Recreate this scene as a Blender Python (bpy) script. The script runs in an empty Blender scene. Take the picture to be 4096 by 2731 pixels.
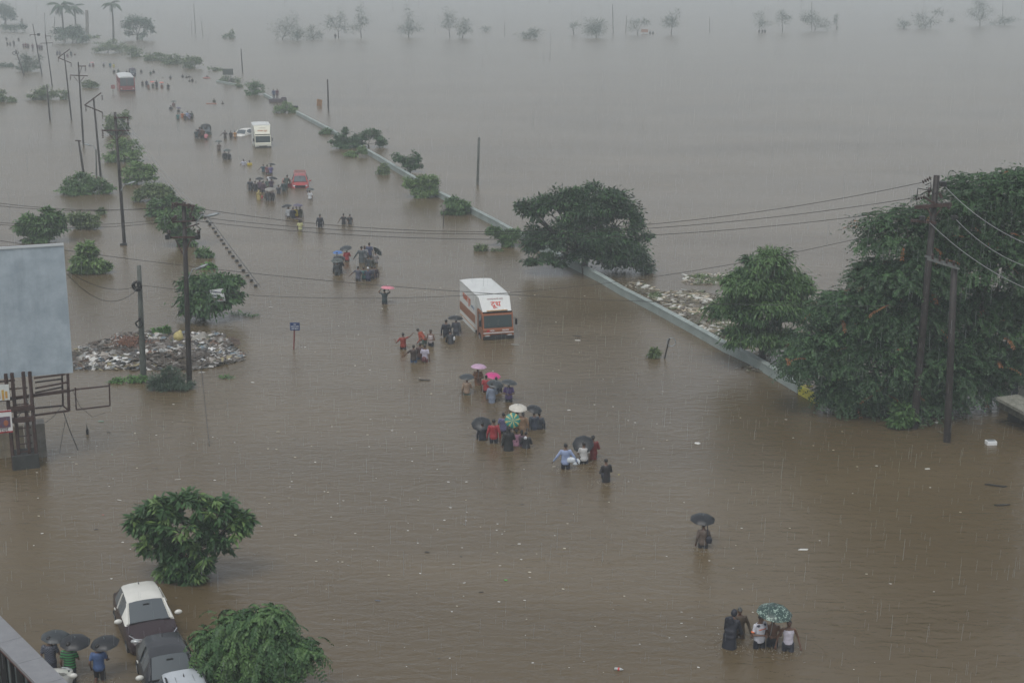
import bpy, bmesh, math, random
import numpy as np
from mathutils import Vector, Matrix, Euler
rnd = random.Random(11)
npr = np.random.RandomState(5)
SC = bpy.context.scene
COL = SC.collection
PI = math.pi
# ------------------------------------------------------------------ camera model
# survey of the photograph: picture 4096 x 2731, horizon 180 px above the frame
FPX, CX, CY, HCAM = 6000.0, 2048.0, 1365.5, 21.8
TH = math.atan((1365.5 + 180.0) / FPX)
def ray(px, py):
    x = (px - CX) / FPX; v = (py - CY) / FPX
    return Vector((x, math.cos(TH) - v * math.sin(TH), -(math.sin(TH) + v * math.cos(TH))))
def G(px, py, z=0.0):
    """point of the plane at height z seen at a pixel of the photograph"""
    d = ray(px, py); t = (z - HCAM) / d.z
    return Vector((d.x * t, d.y * t, z))
def At(px, py, Y):
    """point seen at a pixel, standing at distance Y"""
    d = ray(px, py); t = Y / d.y
    return Vector((d.x * t, Y, HCAM + d.z * t))
def ppm(px, py):
    d = ray(px, py); t = -HCAM / d.z
    return FPX / t
# ------------------------------------------------------------------ materials
MATS = {}
def mat(name, col=(.5,.5,.5), rough=.6, metal=0.0, var=0.0, vscale=3.0, spec=.5, col2=None, bump=0.0, bscale=20.0, island=0.0, trans=0.0):
    if name in MATS: return MATS[name]
    m = bpy.data.materials.new(name); m.use_nodes = True
    nt = m.node_tree; N = nt.nodes; L = nt.links
    b = N['Principled BSDF']
    b.inputs['Roughness'].default_value = rough
    b.inputs['Metallic'].default_value = metal
    b.inputs['Specular IOR Level'].default_value = spec
    c4 = (*col, 1)
    b.inputs['Base Color'].default_value = c4
    if var > 0 or col2 or island > 0 or bump > 0:
        tc = N.new('ShaderNodeTexCoord')
        src = None
        if var > 0 or col2:
            nz = N.new('ShaderNodeTexNoise'); nz.inputs['Scale'].default_value = vscale
            nz.inputs['Detail'].default_value = 6; nz.inputs['Roughness'].default_value = .65
            L.new(tc.outputs['Object'], nz.inputs['Vector'])
            rp = N.new('ShaderNodeValToRGB')
            rp.color_ramp.elements[0].position = .34; rp.color_ramp.elements[1].position = .68
            if col2: a, c = col, col2
            else:
                a = tuple(x * (1 - var) for x in col); c = tuple(min(1, x * (1 + var)) for x in col)
            rp.color_ramp.elements[0].color = (*a, 1); rp.color_ramp.elements[1].color = (*c, 1)
            L.new(nz.outputs['Fac'], rp.inputs['Fac']); src = rp.outputs['Color']
        if island > 0:
            gi = N.new('ShaderNodeNewGeometry'); mx = N.new('ShaderNodeMix'); mx.data_type = 'RGBA'; mx.blend_type = 'MULTIPLY'
            mr = N.new('ShaderNodeMapRange'); mr.inputs['To Min'].default_value = 1 - island; mr.inputs['To Max'].default_value = 1 + island
            L.new(gi.outputs['Random Per Island'], mr.inputs['Value'])
            mx.inputs[0].default_value = 1
            if src: L.new(src, mx.inputs[6])
            else: mx.inputs[6].default_value = c4
            L.new(mr.outputs['Result'], mx.inputs[7]); src = mx.outputs[2]
        if src: L.new(src, b.inputs['Base Color'])
        if bump > 0:
            n2 = N.new('ShaderNodeTexNoise'); n2.inputs['Scale'].default_value = bscale; n2.inputs['Detail'].default_value = 4
            L.new(tc.outputs['Object'], n2.inputs['Vector'])
            bp = N.new('ShaderNodeBump'); bp.inputs['Strength'].default_value = bump; bp.inputs['Distance'].default_value = .03
            L.new(n2.outputs['Fac'], bp.inputs['Height']); L.new(bp.outputs['Normal'], b.inputs['Normal'])
    MATS[name] = m
    return m
def cmat(col, rough=.55, kind='cloth'):
    """material of a plain colour, made once per colour"""
    key = kind + '_%02d_%02d_%02d' % tuple(int(round(c * 99)) for c in col)
    return mat(key, col, rough, var=.22, vscale=7.0, bump=.25, bscale=14)
def island_palette(name, cols, rough=.6):
    """each loose piece of one mesh takes one of the listed colours"""
    m = bpy.data.materials.new(name); m.use_nodes = True
    N = m.node_tree.nodes; L = m.node_tree.links; b = N['Principled BSDF']; b.inputs['Roughness'].default_value = rough
    g = N.new('ShaderNodeNewGeometry'); r = N.new('ShaderNodeValToRGB'); r.color_ramp.interpolation = 'CONSTANT'
    e = r.color_ramp.elements
    while len(e) > 1: e.remove(e[-1])
    e[0].position = 0; e[0].color = (*cols[0], 1)
    for i, c in enumerate(cols[1:]):
        k = e.new((i + 1) / len(cols)); k.color = (*c, 1)
    L.new(g.outputs['Random Per Island'], r.inputs['Fac']); L.new(r.outputs['Color'], b.inputs['Base Color'])
    return m
# ------------------------------------------------------------------ mesh builder
class MB:
    def __init__(s): s.v = []; s.f = []; s.m = []; s.cur = 0
    def _add(s, vs, fs):
        o = len(s.v); s.v.extend([tuple(v) for v in vs]); s.f.extend([tuple(i + o for i in f) for f in fs]); s.m.extend([s.cur] * len(fs))
    def box(s, c, size, R=None, taper=1.0):
        hx, hy, hz = size[0] / 2, size[1] / 2, size[2] / 2
        vs = []
        for z in (-1, 1):
            k = taper if z > 0 else 1
            for x, y in ((-1,-1),(1,-1),(1,1),(-1,1)):
                p = Vector((x * hx * k, y * hy * k, z * hz))
                if R: p = R @ p
                vs.append(p + Vector(c))
        s._add(vs, [(3,2,1,0),(4,5,6,7),(0,1,5,4),(1,2,6,5),(2,3,7,6),(3,0,4,7)]); return s
    def bar(s, p, q, w, h=None):
        p, q = Vector(p), Vector(q); h = h or w; d = q - p
        z = d.normalized(); x = z.cross(Vector((0,0,1)))
        if x.length < .01: x = Vector((1,0,0))
        x.normalize(); y = z.cross(x)
        vs = []
        for a in (p, q):
            for i, j in ((-1,-1),(1,-1),(1,1),(-1,1)): vs.append(a + x * (i * w / 2) + y * (j * h / 2))
        s._add(vs, [(0,1,2,3),(7,6,5,4),(0,4,5,1),(1,5,6,2),(2,6,7,3),(3,7,4,0)]); return s
    def tube(s, pts, rs, n=8):
        pts = [Vector(p) for p in pts]
        if not isinstance(rs, (list, tuple)): rs = [rs] * len(pts)
        rings = []
        x0 = None
        for i, p in enumerate(pts):
            d = (pts[min(i + 1, len(pts) - 1)] - pts[max(i - 1, 0)]).normalized()
            x = (x0 - d * x0.dot(d)) if x0 else d.cross(Vector((.13,.2,1)) if abs(d.z) < .95 else Vector((1,0,.1)))
            x.normalize(); x0 = x; y = d.cross(x)
            rings.append([p + (x * math.cos(2*PI*k/n) + y * math.sin(2*PI*k/n)) * rs[i] for k in range(n)])
        vs = [v for r in rings for v in r]; fs = []
        for i in range(len(rings) - 1):
            for k in range(n):
                a, b = i * n + k, i * n + (k + 1) % n
                fs.append((a, b, b + n, a + n))
        fs.append(tuple(range(n - 1, -1, -1))); o = (len(rings) - 1) * n; fs.append(tuple(range(o, o + n)))
        s._add(vs, fs); return s
    def ball(s, c, r, nu=12, nv=8, R=None):
        if not isinstance(r, (list, tuple)): r = (r, r, r)
        c = Vector(c); vs = []; fs = []
        def P(u, v):
            p = Vector((r[0]*math.sin(v)*math.cos(u), r[1]*math.sin(v)*math.sin(u), r[2]*math.cos(v)))
            return (R @ p if R else p) + c
        vs.append(P(0, 0))
        for j in range(1, nv):
            for i in range(nu): vs.append(P(2*PI*i/nu, PI*j/nv))
        vs.append(P(0, PI))
        for i in range(nu): fs.append((0, 1 + i, 1 + (i + 1) % nu))
        for j in range(nv - 2):
            for i in range(nu):
                a = 1 + j*nu + i; b = 1 + j*nu + (i + 1) % nu
                fs.append((a, a + nu, b + nu, b))
        o = 1 + (nv - 2) * nu; last = len(vs) - 1
        for i in range(nu): fs.append((o + i, last, o + (i + 1) % nu))
        s._add(vs, fs); return s
    def rings(s, rr, n=20, cap=True):
        """loft of ellipses: (z, rx, ry, yoff[, xoff])"""
        vs = []; fs = []
        for r in rr:
            xo = r[4] if len(r) > 4 else 0
            for k in range(n):
                a = 2*PI*k/n; vs.append((r[1]*math.cos(a) + xo, r[2]*math.sin(a) + r[3], r[0]))
        for i in range(len(rr) - 1):
            for k in range(n):
                a, b = i*n + k, i*n + (k + 1) % n
                fs.append((a, b, b + n, a + n))
        if cap:
            fs.append(tuple(range(n - 1, -1, -1))); o = (len(rr) - 1)*n; fs.append(tuple(range(o, o + n)))
        s._add(vs, fs); return s
    def poly(s, pts, thick, nrm):
        """flat outline given a real thickness along nrm"""
        n = len(pts); nrm = Vector(nrm) * thick
        vs = [Vector(p) for p in pts] + [Vector(p) + nrm for p in pts]
        fs = [tuple(range(n - 1, -1, -1)), tuple(range(n, 2*n))] + [(i, (i + 1) % n, (i + 1) % n + n, i + n) for i in range(n)]
        s._add(vs, fs); return s
    def mesh(s, name, mats, smooth=False):
        me = bpy.data.meshes.new(name); me.from_pydata(s.v, [], s.f)
        for m in (mats if isinstance(mats, (list, tuple)) else [mats]): me.materials.append(m)
        me.polygons.foreach_set('material_index', s.m)
        if smooth: me.polygons.foreach_set('use_smooth', [True] * len(s.f))
        me.update(); return me
    def build(s, name, mats, parent=None, smooth=False, loc=None, bevel=0):
        o = bpy.data.objects.new(name, s.mesh(name, mats, smooth)); COL.objects.link(o)
        if parent: o.parent = parent
        if loc is not None: o.location = loc
        if bevel:
            b = o.modifiers.new('bevel', 'BEVEL'); b.width = bevel; b.segments = 2; b.limit_method = 'ANGLE'
        return o
def tag(o, label=None, cat=None, group=None, kind=None):
    if label: o['label'] = label
    if cat: o['category'] = cat
    if group: o['group'] = group
    if kind: o['kind'] = kind
    return o
def empty(name, loc, rz=0, label=None, cat=None, group=None):
    o = bpy.data.objects.new(name, None); COL.objects.link(o); o.empty_display_size = .2
    o.location = loc; o.rotation_euler = (0, 0, rz)
    return tag(o, label, cat, group)
def link(name, me, parent=None, loc=None):
    o = bpy.data.objects.new(name, me); COL.objects.link(o)
    if parent: o.parent = parent
    if loc is not None: o.location = loc
    return o
def text_mesh(body, size, m, name='lettering', extrude=.004, bold=0.0):
    cu = bpy.data.curves.new(name, 'FONT'); cu.body = body; cu.size = size; cu.extrude = extrude; cu.offset = bold
    cu.align_x = 'CENTER'; cu.align_y = 'CENTER'; cu.resolution_u = 3
    o = bpy.data.objects.new(name, cu); COL.objects.link(o)
    dg = bpy.context.evaluated_depsgraph_get()
    me = bpy.data.meshes.new_from_object(o.evaluated_get(dg)); me.materials.clear(); me.materials.append(m)
    bpy.data.objects.remove(o); bpy.data.curves.remove(cu); me.name = name
    return me
def remeshed(mb, voxel, name, m, smooth_it=2):
    o = bpy.data.objects.new('tmp', mb.mesh('tmp', m)); COL.objects.link(o)
    r = o.modifiers.new('r', 'REMESH'); r.mode = 'VOXEL'; r.voxel_size = voxel; r.use_smooth_shade = True
    if smooth_it:
        k = o.modifiers.new('s', 'SMOOTH'); k.factor = .5; k.iterations = smooth_it
    dg = bpy.context.evaluated_depsgraph_get()
    me = bpy.data.meshes.new_from_object(o.evaluated_get(dg)); me.name = name
    if not me.materials: me.materials.append(m)
    old = o.data; bpy.data.objects.remove(o); bpy.data.meshes.remove(old)
    return me
EXPOSURE = .39
HAZE = .0011
# ------------------------------------------------------------------ camera, world, light
cam = bpy.data.cameras.new('camera'); camo = bpy.data.objects.new('camera', cam); COL.objects.link(camo)
cam.sensor_width = 36; cam.sensor_fit = 'HORIZONTAL'; cam.lens = 36 * FPX / 4096
camo.location = (0, 0, HCAM); camo.rotation_euler = (PI/2 - TH, 0, 0); cam.clip_end = 20000; cam.clip_start = .3
SC.camera = camo
w = bpy.data.worlds.new('World'); SC.world = w; w.use_nodes = True
N = w.node_tree.nodes; L = w.node_tree.links; bg = N['Background']
sky = N.new('ShaderNodeTexSky'); sky.sky_type = 'NISHITA'; sky.sun_disc = False
SUN_EL, SUN_AZ = math.radians(62), math.radians(200)
sky.sun_elevation = SUN_EL; sky.sun_rotation = SUN_AZ; sky.air_density = 1.0; sky.dust_density = 2.5; sky.ozone_density = 1.0
hs = N.new('ShaderNodeHueSaturation'); hs.inputs['Saturation'].default_value = .26
L.new(sky.outputs['Color'], hs.inputs['Color']); L.new(hs.outputs['Color'], bg.inputs['Color']); bg.inputs['Strength'].default_value = .12
sl = bpy.data.lights.new('sun', 'SUN'); sl.energy = .6; sl.angle = math.radians(25); sl.color = (1, .97, .93)
so = bpy.data.objects.new('sun', sl); COL.objects.link(so)
sd = Vector((math.sin(SUN_AZ) * math.cos(SUN_EL), math.cos(SUN_AZ) * math.cos(SUN_EL), math.sin(SUN_EL)))
so.rotation_euler = sd.to_track_quat('Z', 'Y').to_euler(); so.location = sd * 200
SC.view_settings.view_transform = 'Standard'; SC.view_settings.look = 'None'; SC.view_settings.gamma = 1.0; SC.view_settings.exposure = EXPOSURE
SC.cycles.use_denoising = True
SC.cycles.volume_bounces = 1; SC.cycles.max_bounces = 6; SC.cycles.diffuse_bounces = 2; SC.cycles.glossy_bounces = 2
# ------------------------------------------------------------------ water, ground, haze
def water_mat():
    m = bpy.data.materials.new('flood_water'); m.use_nodes = True
    N = m.node_tree.nodes; L = m.node_tree.links; b = N['Principled BSDF']
    b.inputs['Roughness'].default_value = .27; b.inputs['IOR'].default_value = 1.45
    tc = N.new('ShaderNodeTexCoord')
    # silt drifting in large soft patches
    n0 = N.new('ShaderNodeTexNoise'); n0.inputs['Scale'].default_value = .05; n0.inputs['Detail'].default_value = 7; n0.inputs['Distortion'].default_value = 1.2
    mp0 = N.new('ShaderNodeMapping'); mp0.inputs['Scale'].default_value = (.55, 1.5, 1); mp0.inputs['Location'].default_value = (31, 12, 0); mp0.inputs['Rotation'].default_value = (0, 0, .35)
    L.new(tc.outputs['Object'], mp0.inputs['Vector']); L.new(mp0.outputs['Vector'], n0.inputs['Vector'])
    r = N.new('ShaderNodeValToRGB'); r.color_ramp.elements[0].position = .3; r.color_ramp.elements[1].position = .7
    r.color_ramp.elements[0].color = (.092, .067, .034, 1); r.color_ramp.elements[1].color = (.132, .100, .056, 1)
    L.new(n0.outputs['Fac'], r.inputs['Fac']); L.new(r.outputs['Color'], b.inputs['Base Color'])
    mp = N.new('ShaderNodeMapping'); mp.inputs['Scale'].default_value = (.55, 1.25, 1); mp.inputs['Rotation'].default_value = (0, 0, .12)
    L.new(tc.outputs['Object'], mp.inputs['Vector'])
    n1 = N.new('ShaderNodeTexNoise'); n1.inputs['Scale'].default_value = 1.9; n1.inputs['Detail'].default_value = 4; n1.inputs['Roughness'].default_value = .6
    n1.inputs['Distortion'].default_value = .4
    L.new(mp.outputs['Vector'], n1.inputs['Vector'])
    n2 = N.new('ShaderNodeTexNoise'); n2.inputs['Scale'].default_value = .22; n2.inputs['Detail'].default_value = 3
    L.new(mp.outputs['Vector'], n2.inputs['Vector'])
    n3 = N.new('ShaderNodeTexVoronoi'); n3.inputs['Scale'].default_value = 4.5; n3.feature = 'SMOOTH_F1'   # dimples of the rain
    L.new(tc.outputs['Object'], n3.inputs['Vector'])
    b1 = N.new('ShaderNodeBump'); b1.inputs['Strength'].default_value = .7; b1.inputs['Distance'].default_value = .08
    b2 = N.new('ShaderNodeBump'); b2.inputs['Strength'].default_value = .35; b2.inputs['Distance'].default_value = .2
    b3 = N.new('ShaderNodeBump'); b3.inputs['Strength'].default_value = .3; b3.inputs['Distance'].default_value = .03
    L.new(n3.outputs['Distance'], b3.inputs['Height'])
    L.new(n2.outputs['Fac'], b2.inputs['Height']); L.new(b3.outputs['Normal'], b2.inputs['Normal'])
    L.new(n1.outputs['Fac'], b1.inputs['Height']); L.new(b2.outputs['Normal'], b1.inputs['Normal']); L.new(b1.outputs['Normal'], b.inputs['Normal'])
    # wind and current leave smoother and choppier streaks
    mp2 = N.new('ShaderNodeMapping'); mp2.inputs['Scale'].default_value = (.018, .05, 1); mp2.inputs['Rotation'].default_value = (0, 0, .5)
    L.new(tc.outputs['Object'], mp2.inputs['Vector'])
    n4 = N.new('ShaderNodeTexNoise'); n4.inputs['Scale'].default_value = 1.6; n4.inputs['Detail'].default_value = 5; n4.inputs['Distortion'].default_value = .8
    L.new(mp2.outputs['Vector'], n4.inputs['Vector'])
    mr = N.new('ShaderNodeMapRange'); mr.inputs['From Min'].default_value = .3; mr.inputs['From Max'].default_value = .7; mr.inputs['To Min'].default_value = .35; mr.inputs['To Max'].default_value = 1.0
    L.new(n4.outputs['Fac'], mr.inputs['Value']); L.new(mr.outputs['Result'], b1.inputs['Strength'])
    return m
FAR = 9000.0
def sheet(name, z, m):
    mb = MB(); mb._add([(-FAR,-200,z),(FAR,-200,z),(FAR,FAR,z),(-FAR,FAR,z)], [(0,1,2,3)])
    return tag(mb.build(name, m), kind='structure')
sheet('ground', -1.6, mat('wet_ground', (.10,.08,.06), .8, var=.3, vscale=.4))
WATER = water_mat()
sheet('water', 0.0, WATER)
hz = bpy.data.materials.new('rain_haze'); hz.use_nodes = True
N = hz.node_tree.nodes; L = hz.node_tree.links; N.remove(N['Principled BSDF'])
pv = N.new('ShaderNodeVolumePrincipled'); pv.inputs['Color'].default_value = (.875, .965, 1.0, 1); pv.inputs['Density'].default_value = HAZE
pv.inputs['Anisotropy'].default_value = 0.0
L.new(pv.outputs['Volume'], N['Material Output'].inputs['Volume'])
mb = MB(); mb.box((0, FAR/2 - 150, 10.5), (2*FAR + 200, FAR + 400, 26.5))
tag(mb.build('haze', hz), 'pale grey rain haze filling the air over the flooded road', 'haze', kind='stuff')
# ------------------------------------------------------------------ vegetation
def leaf_mat(name, a, b, rough=.5, extra=None):
    m = bpy.data.materials.new(name); m.use_nodes = True
    N = m.node_tree.nodes; L = m.node_tree.links; p = N['Principled BSDF']; p.inputs['Roughness'].default_value = rough
    p.inputs['Specular IOR Level'].default_value = .3
    g = N.new('ShaderNodeNewGeometry'); r = N.new('ShaderNodeValToRGB'); e = r.color_ramp.elements
    e[0].color = (*a, 1); e[1].color = (*b, 1)
    if extra:
        k = e.new(.9); k.color = (*b, 1); e[2].color = (*extra, 1); e[2].position = .97; e[1].position = .88
        r.color_ramp.elements[-1].color = (*extra, 1)
    tc = N.new('ShaderNodeTexCoord'); nz = N.new('ShaderNodeTexNoise'); nz.inputs['Scale'].default_value = .9; nz.inputs['Detail'].default_value = 2
    L.new(tc.outputs['Object'], nz.inputs['Vector'])
    ad = N.new('ShaderNodeMath'); ad.operation = 'MULTIPLY_ADD'; ad.inputs[1].default_value = .55
    m2 = N.new('ShaderNodeMath'); m2.operation = 'MULTIPLY'; m2.inputs[1].default_value = .45
    L.new(nz.outputs['Fac'], m2.inputs[0]); L.new(g.outputs['Random Per Island'], ad.inputs[0]); L.new(m2.outputs[0], ad.inputs[2])
    L.new(ad.outputs[0], r.inputs['Fac']); L.new(r.outputs['Color'], p.inputs['Base Color'])
    return m
LEAF = {
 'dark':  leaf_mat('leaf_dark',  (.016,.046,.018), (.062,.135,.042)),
 'deep':  leaf_mat('leaf_deep',  (.009,.026,.011), (.040,.092,.030)),
 'mid':   leaf_mat('leaf_mid',   (.030,.070,.024), (.105,.195,.058)),
 'light': leaf_mat('leaf_light', (.055,.110,.034), (.160,.250,.075)),
 'olive': leaf_mat('leaf_olive', (.055,.090,.034), (.150,.200,.080)),
 'fresh': leaf_mat('leaf_fresh', (.035,.110,.022), (.14,.34,.05)),
 'weed':  leaf_mat('leaf_weed',  (.035,.095,.028), (.12,.24,.06)),
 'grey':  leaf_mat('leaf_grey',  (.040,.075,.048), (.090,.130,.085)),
 'flower':leaf_mat('leaf_flower',(.12,.055,.020), (.24,.095,.035)),
}
BARK = mat('wet_bark', (.030,.024,.019), .7, var=.4, vscale=6, bump=.6, bscale=12)
PALEBARK = mat('pale_bark', (.10,.095,.08), .75, var=.35, vscale=5)
def leaves_mesh(name, P, A, Nn, ln, wd, m):
    """one bent leaf (two quads) at each point P along axis A, blade normal Nn"""
    n = len(P); A = A / np.linalg.norm(A, axis=1, keepdims=True)
    S = np.cross(A, Nn); S /= np.linalg.norm(S, axis=1, keepdims=True) + 1e-9
    U = np.cross(S, A)
    ln = ln.reshape(-1, 1); wd = wd.reshape(-1, 1)
    v0 = P; v1 = P + A*ln*.45 + S*wd*.5 - U*ln*.06; v2 = P + A*ln - U*ln*.22; v3 = P + A*ln*.45 - S*wd*.5 - U*ln*.06
    V = np.stack([v0, v1, v2, v3], 1).reshape(-1, 3)
    me = bpy.data.meshes.new(name); me.vertices.add(4*n); me.vertices.foreach_set('co', V.astype(np.float32).ravel())
    me.loops.add(4*n); me.loops.foreach_set('vertex_index', np.arange(4*n, dtype=np.int32))
    me.polygons.add(n); me.polygons.foreach_set('loop_start', np.arange(0, 4*n, 4, dtype=np.int32))
    me.polygons.foreach_set('loop_total', np.full(n, 4, dtype=np.int32))
    me.materials.append(m); me.update(calc_edges=True); return me
def crown_points(blobs, n, clump=.24, nclump=26, shell=.62, flat=1.0, flip=True):
    """leaf positions gathered in clumps near the skin of each blob; returns points, outward directions"""
    vol = np.array([max(.05, (b[3]*b[4]*b[5])) ** .72 for b in blobs]); vol /= vol.sum()
    PP = []; OO = []
    for b, k in zip(blobs, vol):
        c = np.array(b[:3]); R = np.array(b[3:6]); cnt = max(6, int(n*k)); nc = max(4, int(nclump * (.5 + .5*len(blobs)**-.5)))
        d = npr.normal(size=(nc, 3)); d /= np.linalg.norm(d, axis=1, keepdims=True)
        if flip: d[:, 2] = np.where(d[:, 2] < -.35, -d[:, 2]*.6, d[:, 2])
        rr = shell + (1 - shell) * npr.rand(nc, 1)
        cc = d*rr*R
        which = npr.randint(0, nc, cnt)
        sg = clump * R * (.6 + .8*npr.rand(nc, 1))[which]
        off = npr.normal(size=(cnt, 3)) * sg; off[:, 2] *= .62*flat
        p = cc[which] + off
        PP.append(p + c); OO.append(.55*d[which] + .45*off/(np.linalg.norm(off, axis=1, keepdims=True) + 1e-6))
    return np.concatenate(PP), np.concatenate(OO)
def foliage_mesh(name, blobs, n, leaf=.3, width=.45, droop=.5, clump=.24, nclump=26, shell=.62, m='mid', zmin=.02, flat=1.0, flip=True):
    P, O = crown_points(blobs, n, clump, nclump, shell, flat, flip)
    keep = P[:, 2] > zmin; P = P[keep]; O = O[keep]; k = len(P)
    A = O*1.0 + npr.normal(size=(k, 3))*.45; A[:, 2] -= droop
    Nn = npr.normal(size=(k, 3))*.55; Nn[:, 2] += 1.0
    ln = leaf*(.6 + .8*npr.rand(k))
    return leaves_mesh(name, P, A, Nn, ln, ln*width, LEAF[m])
def clump_centres(blobs, per, shell=.7):
    C_ = []; O_ = []
    for b in blobs:
        c = np.array(b[:3]); R = np.array(b[3:6]); d = npr.normal(size=(per, 3)); d /= np.linalg.norm(d, axis=1, keepdims=True)
        d[:, 2] = np.where(d[:, 2] < -.55, -d[:, 2], d[:, 2])
        C_.append(c + d*R*(shell + (1 - shell)*npr.rand(per, 1))); O_.append(d)
    return np.concatenate(C_), np.concatenate(O_)
def rosette_mesh(name, blobs, per, k, leaf, width, m, zmin, droop=.5, shell=.7, **kw):
    """sprays of leaves radiating from each twig end"""
    C_, O_ = clump_centres(blobs, per, shell); n = len(C_)
    P = np.repeat(C_, k, 0); O = np.repeat(O_, k, 0); N_ = n*k
    az = npr.rand(N_)*2*PI; r = npr.rand(N_)
    A = np.stack([np.cos(az), np.sin(az), -droop*(.2 + 1.2*r**1.5) + .45*(r < .22)], 1) + O*.35
    P = P + A*leaf*.12 + npr.normal(size=(N_, 3))*leaf*.14
    Nn = np.stack([np.cos(az)*droop, np.sin(az)*droop, np.ones(N_)], 1) + npr.normal(size=(N_, 3))*.25
    keep = P[:, 2] > zmin; ln = leaf*(.6 + .7*npr.rand(N_))
    return leaves_mesh(name, P[keep], A[keep], Nn[keep], ln[keep], ln[keep]*width, LEAF[m])
def frond_mesh(name, blobs, per, k, flen, leaf, m, zmin, droop=.6, shell=.6, pairs=7, **kw):
    """feathery compound leaves: drooping midribs carrying paired leaflets"""
    C_, O_ = clump_centres(blobs, per, shell); n = len(C_)*k
    P = np.repeat(C_, k, 0); O = np.repeat(O_, k, 0)
    az = npr.rand(n)*2*PI; A = np.stack([np.cos(az), np.sin(az), .25 - .5*npr.rand(n)], 1)*.8 + O*.6; A /= np.linalg.norm(A, axis=1, keepdims=True)
    fl = flen*(.6 + .7*npr.rand(n, 1)); PP = []; AA = []; NN = []
    P = P + npr.normal(size=(n, 3))*flen*.30*np.array([1, 1, .5])
    for i in range(pairs):
        t = (i + .6)/pairs; q = P + A*fl*t; q[:, 2] -= (fl[:, 0]*droop)*t*t
        d = A.copy(); d[:, 2] -= 2*droop*t; d /= np.linalg.norm(d, axis=1, keepdims=True)
        s = np.cross(d, np.array([0, 0, 1.0])); s /= np.linalg.norm(s, axis=1, keepdims=True) + 1e-9
        for sg in (-1, 1):
            PP.append(q); AA.append(s*sg*.9 + d*.6 + np.array([0, 0, -.25])); NN.append(np.cross(s, d)*1.0 + npr.normal(size=(n, 3))*.3)
    P = np.concatenate(PP); A = np.concatenate(AA); Nn = np.concatenate(NN); keep = P[:, 2] > zmin; N_ = keep.sum()
    ln = leaf*(.7 + .6*npr.rand(N_)); return leaves_mesh(name, P[keep], A[keep], Nn[keep], ln, ln*.55, LEAF[m])
def limbs(mb, base, blobs, r, wob=.12, split=.4):
    """tapered trunk from base with limbs reaching into the crown blobs"""
    base = Vector(base); top = sum((Vector(b[:3]) for b in blobs), Vector()) / len(blobs)
    fork = base.lerp(top, split); fork.x = base.x + (top.x - base.x)*.35; fork.y = base.y + (top.y - base.y)*.35
    mb.tube([base - Vector((0,0,1.0)), base, base.lerp(fork, .5) + Vector((rnd.uniform(-1,1), rnd.uniform(-1,1), 0))*wob*r*4, fork], [r*1.35, r*1.15, r*.95, r*.8], 9)
    for b in blobs:
        c = Vector(b[:3]); mid = fork.lerp(c, .5) + Vector((rnd.uniform(-1,1), rnd.uniform(-1,1), rnd.uniform(-.3,.8)))*b[3]*.18
        k = r*min(.75, .35 + .12*b[3])
        mb.tube([fork, mid, c + Vector((0,0,b[5]*.25))], [k*.8, k*.55, k*.2], 6)
        for j in range(3):
            e = c + Vector((rnd.uniform(-1,1)*b[3]*.8, rnd.uniform(-1,1)*b[4]*.8, rnd.uniform(-.2,.9)*b[5]))
            mb.tube([mid, mid.lerp(e, .5) + Vector((0,0,.1*b[5])), e], [k*.42, k*.26, k*.08], 5)
def pxblobs(lst, Y, depth=.85, yj=.35):
    """blobs given where they stand in the survey: (px, py, rx, ry) at distance Y"""
    out = []
    for t in lst:
        p = At(t[0], t[1], Y); s = (At(t[0] + 100, t[1], Y) - p).length / 100
        rx, rz = t[2]*s, t[3]*s*1.05
        dy = t[4] if len(t) > 4 else rnd.uniform(-yj, yj)*rx
        out.append([p.x, p.y + dy, p.z, rx, rx*depth, rz])
    return out
def tree(name, base_px, blobs_px, n, label, cat='tree', group=None, r=.16, m='mid', trunk=True, bark=None, blobdepth=.85, extra=None, zbase=0, mode='leaf', fill=0, **kw):
    b = G(*base_px, zbase); Y = b.y
    W = pxblobs(blobs_px, Y, blobdepth)
    for q in W: q[0] -= b.x; q[1] -= b.y; q[2] -= b.z
    root = empty(name, b, 0, label, cat, group)
    if trunk:
        tm = MB(); limbs(tm, (0,0,0), W, r); tm.build('trunk', bark or BARK, root, smooth=True)
    if mode == 'rosette': link('crown', rosette_mesh('crown', W, m=m, zmin=.03 - b.z, **kw), root)
    elif mode == 'frond': link('crown', frond_mesh('crown', W, m=m, zmin=.03 - b.z, **kw), root)
    else: link('crown', foliage_mesh('crown', W, n, m=m, zmin=.03 - b.z, **kw), root)
    if fill: link('inner_leaves', foliage_mesh('inner_leaves', W, fill, leaf=.16, width=.4, droop=.4, clump=.26, nclump=30, shell=.2, m=m, zmin=.03), root)
    if extra:
        for nm, frac, mm, up in extra:
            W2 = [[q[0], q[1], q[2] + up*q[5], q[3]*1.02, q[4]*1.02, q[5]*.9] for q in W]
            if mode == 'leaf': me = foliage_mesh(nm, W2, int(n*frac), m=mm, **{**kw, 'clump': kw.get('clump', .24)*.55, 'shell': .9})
            elif mode == 'rosette': me = rosette_mesh(nm, W2, m=mm, zmin=.03, **{**kw, 'per': max(1, int(kw['per']*frac)), 'shell': .85})
            else: me = frond_mesh(nm, W2, m=mm, zmin=.03, **{**kw, 'per': max(1, int(kw['per']*frac)), 'shell': .9, 'k': kw['k'] if mm != 'flower' else 1})
            link(nm, me, root)
    return root
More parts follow.
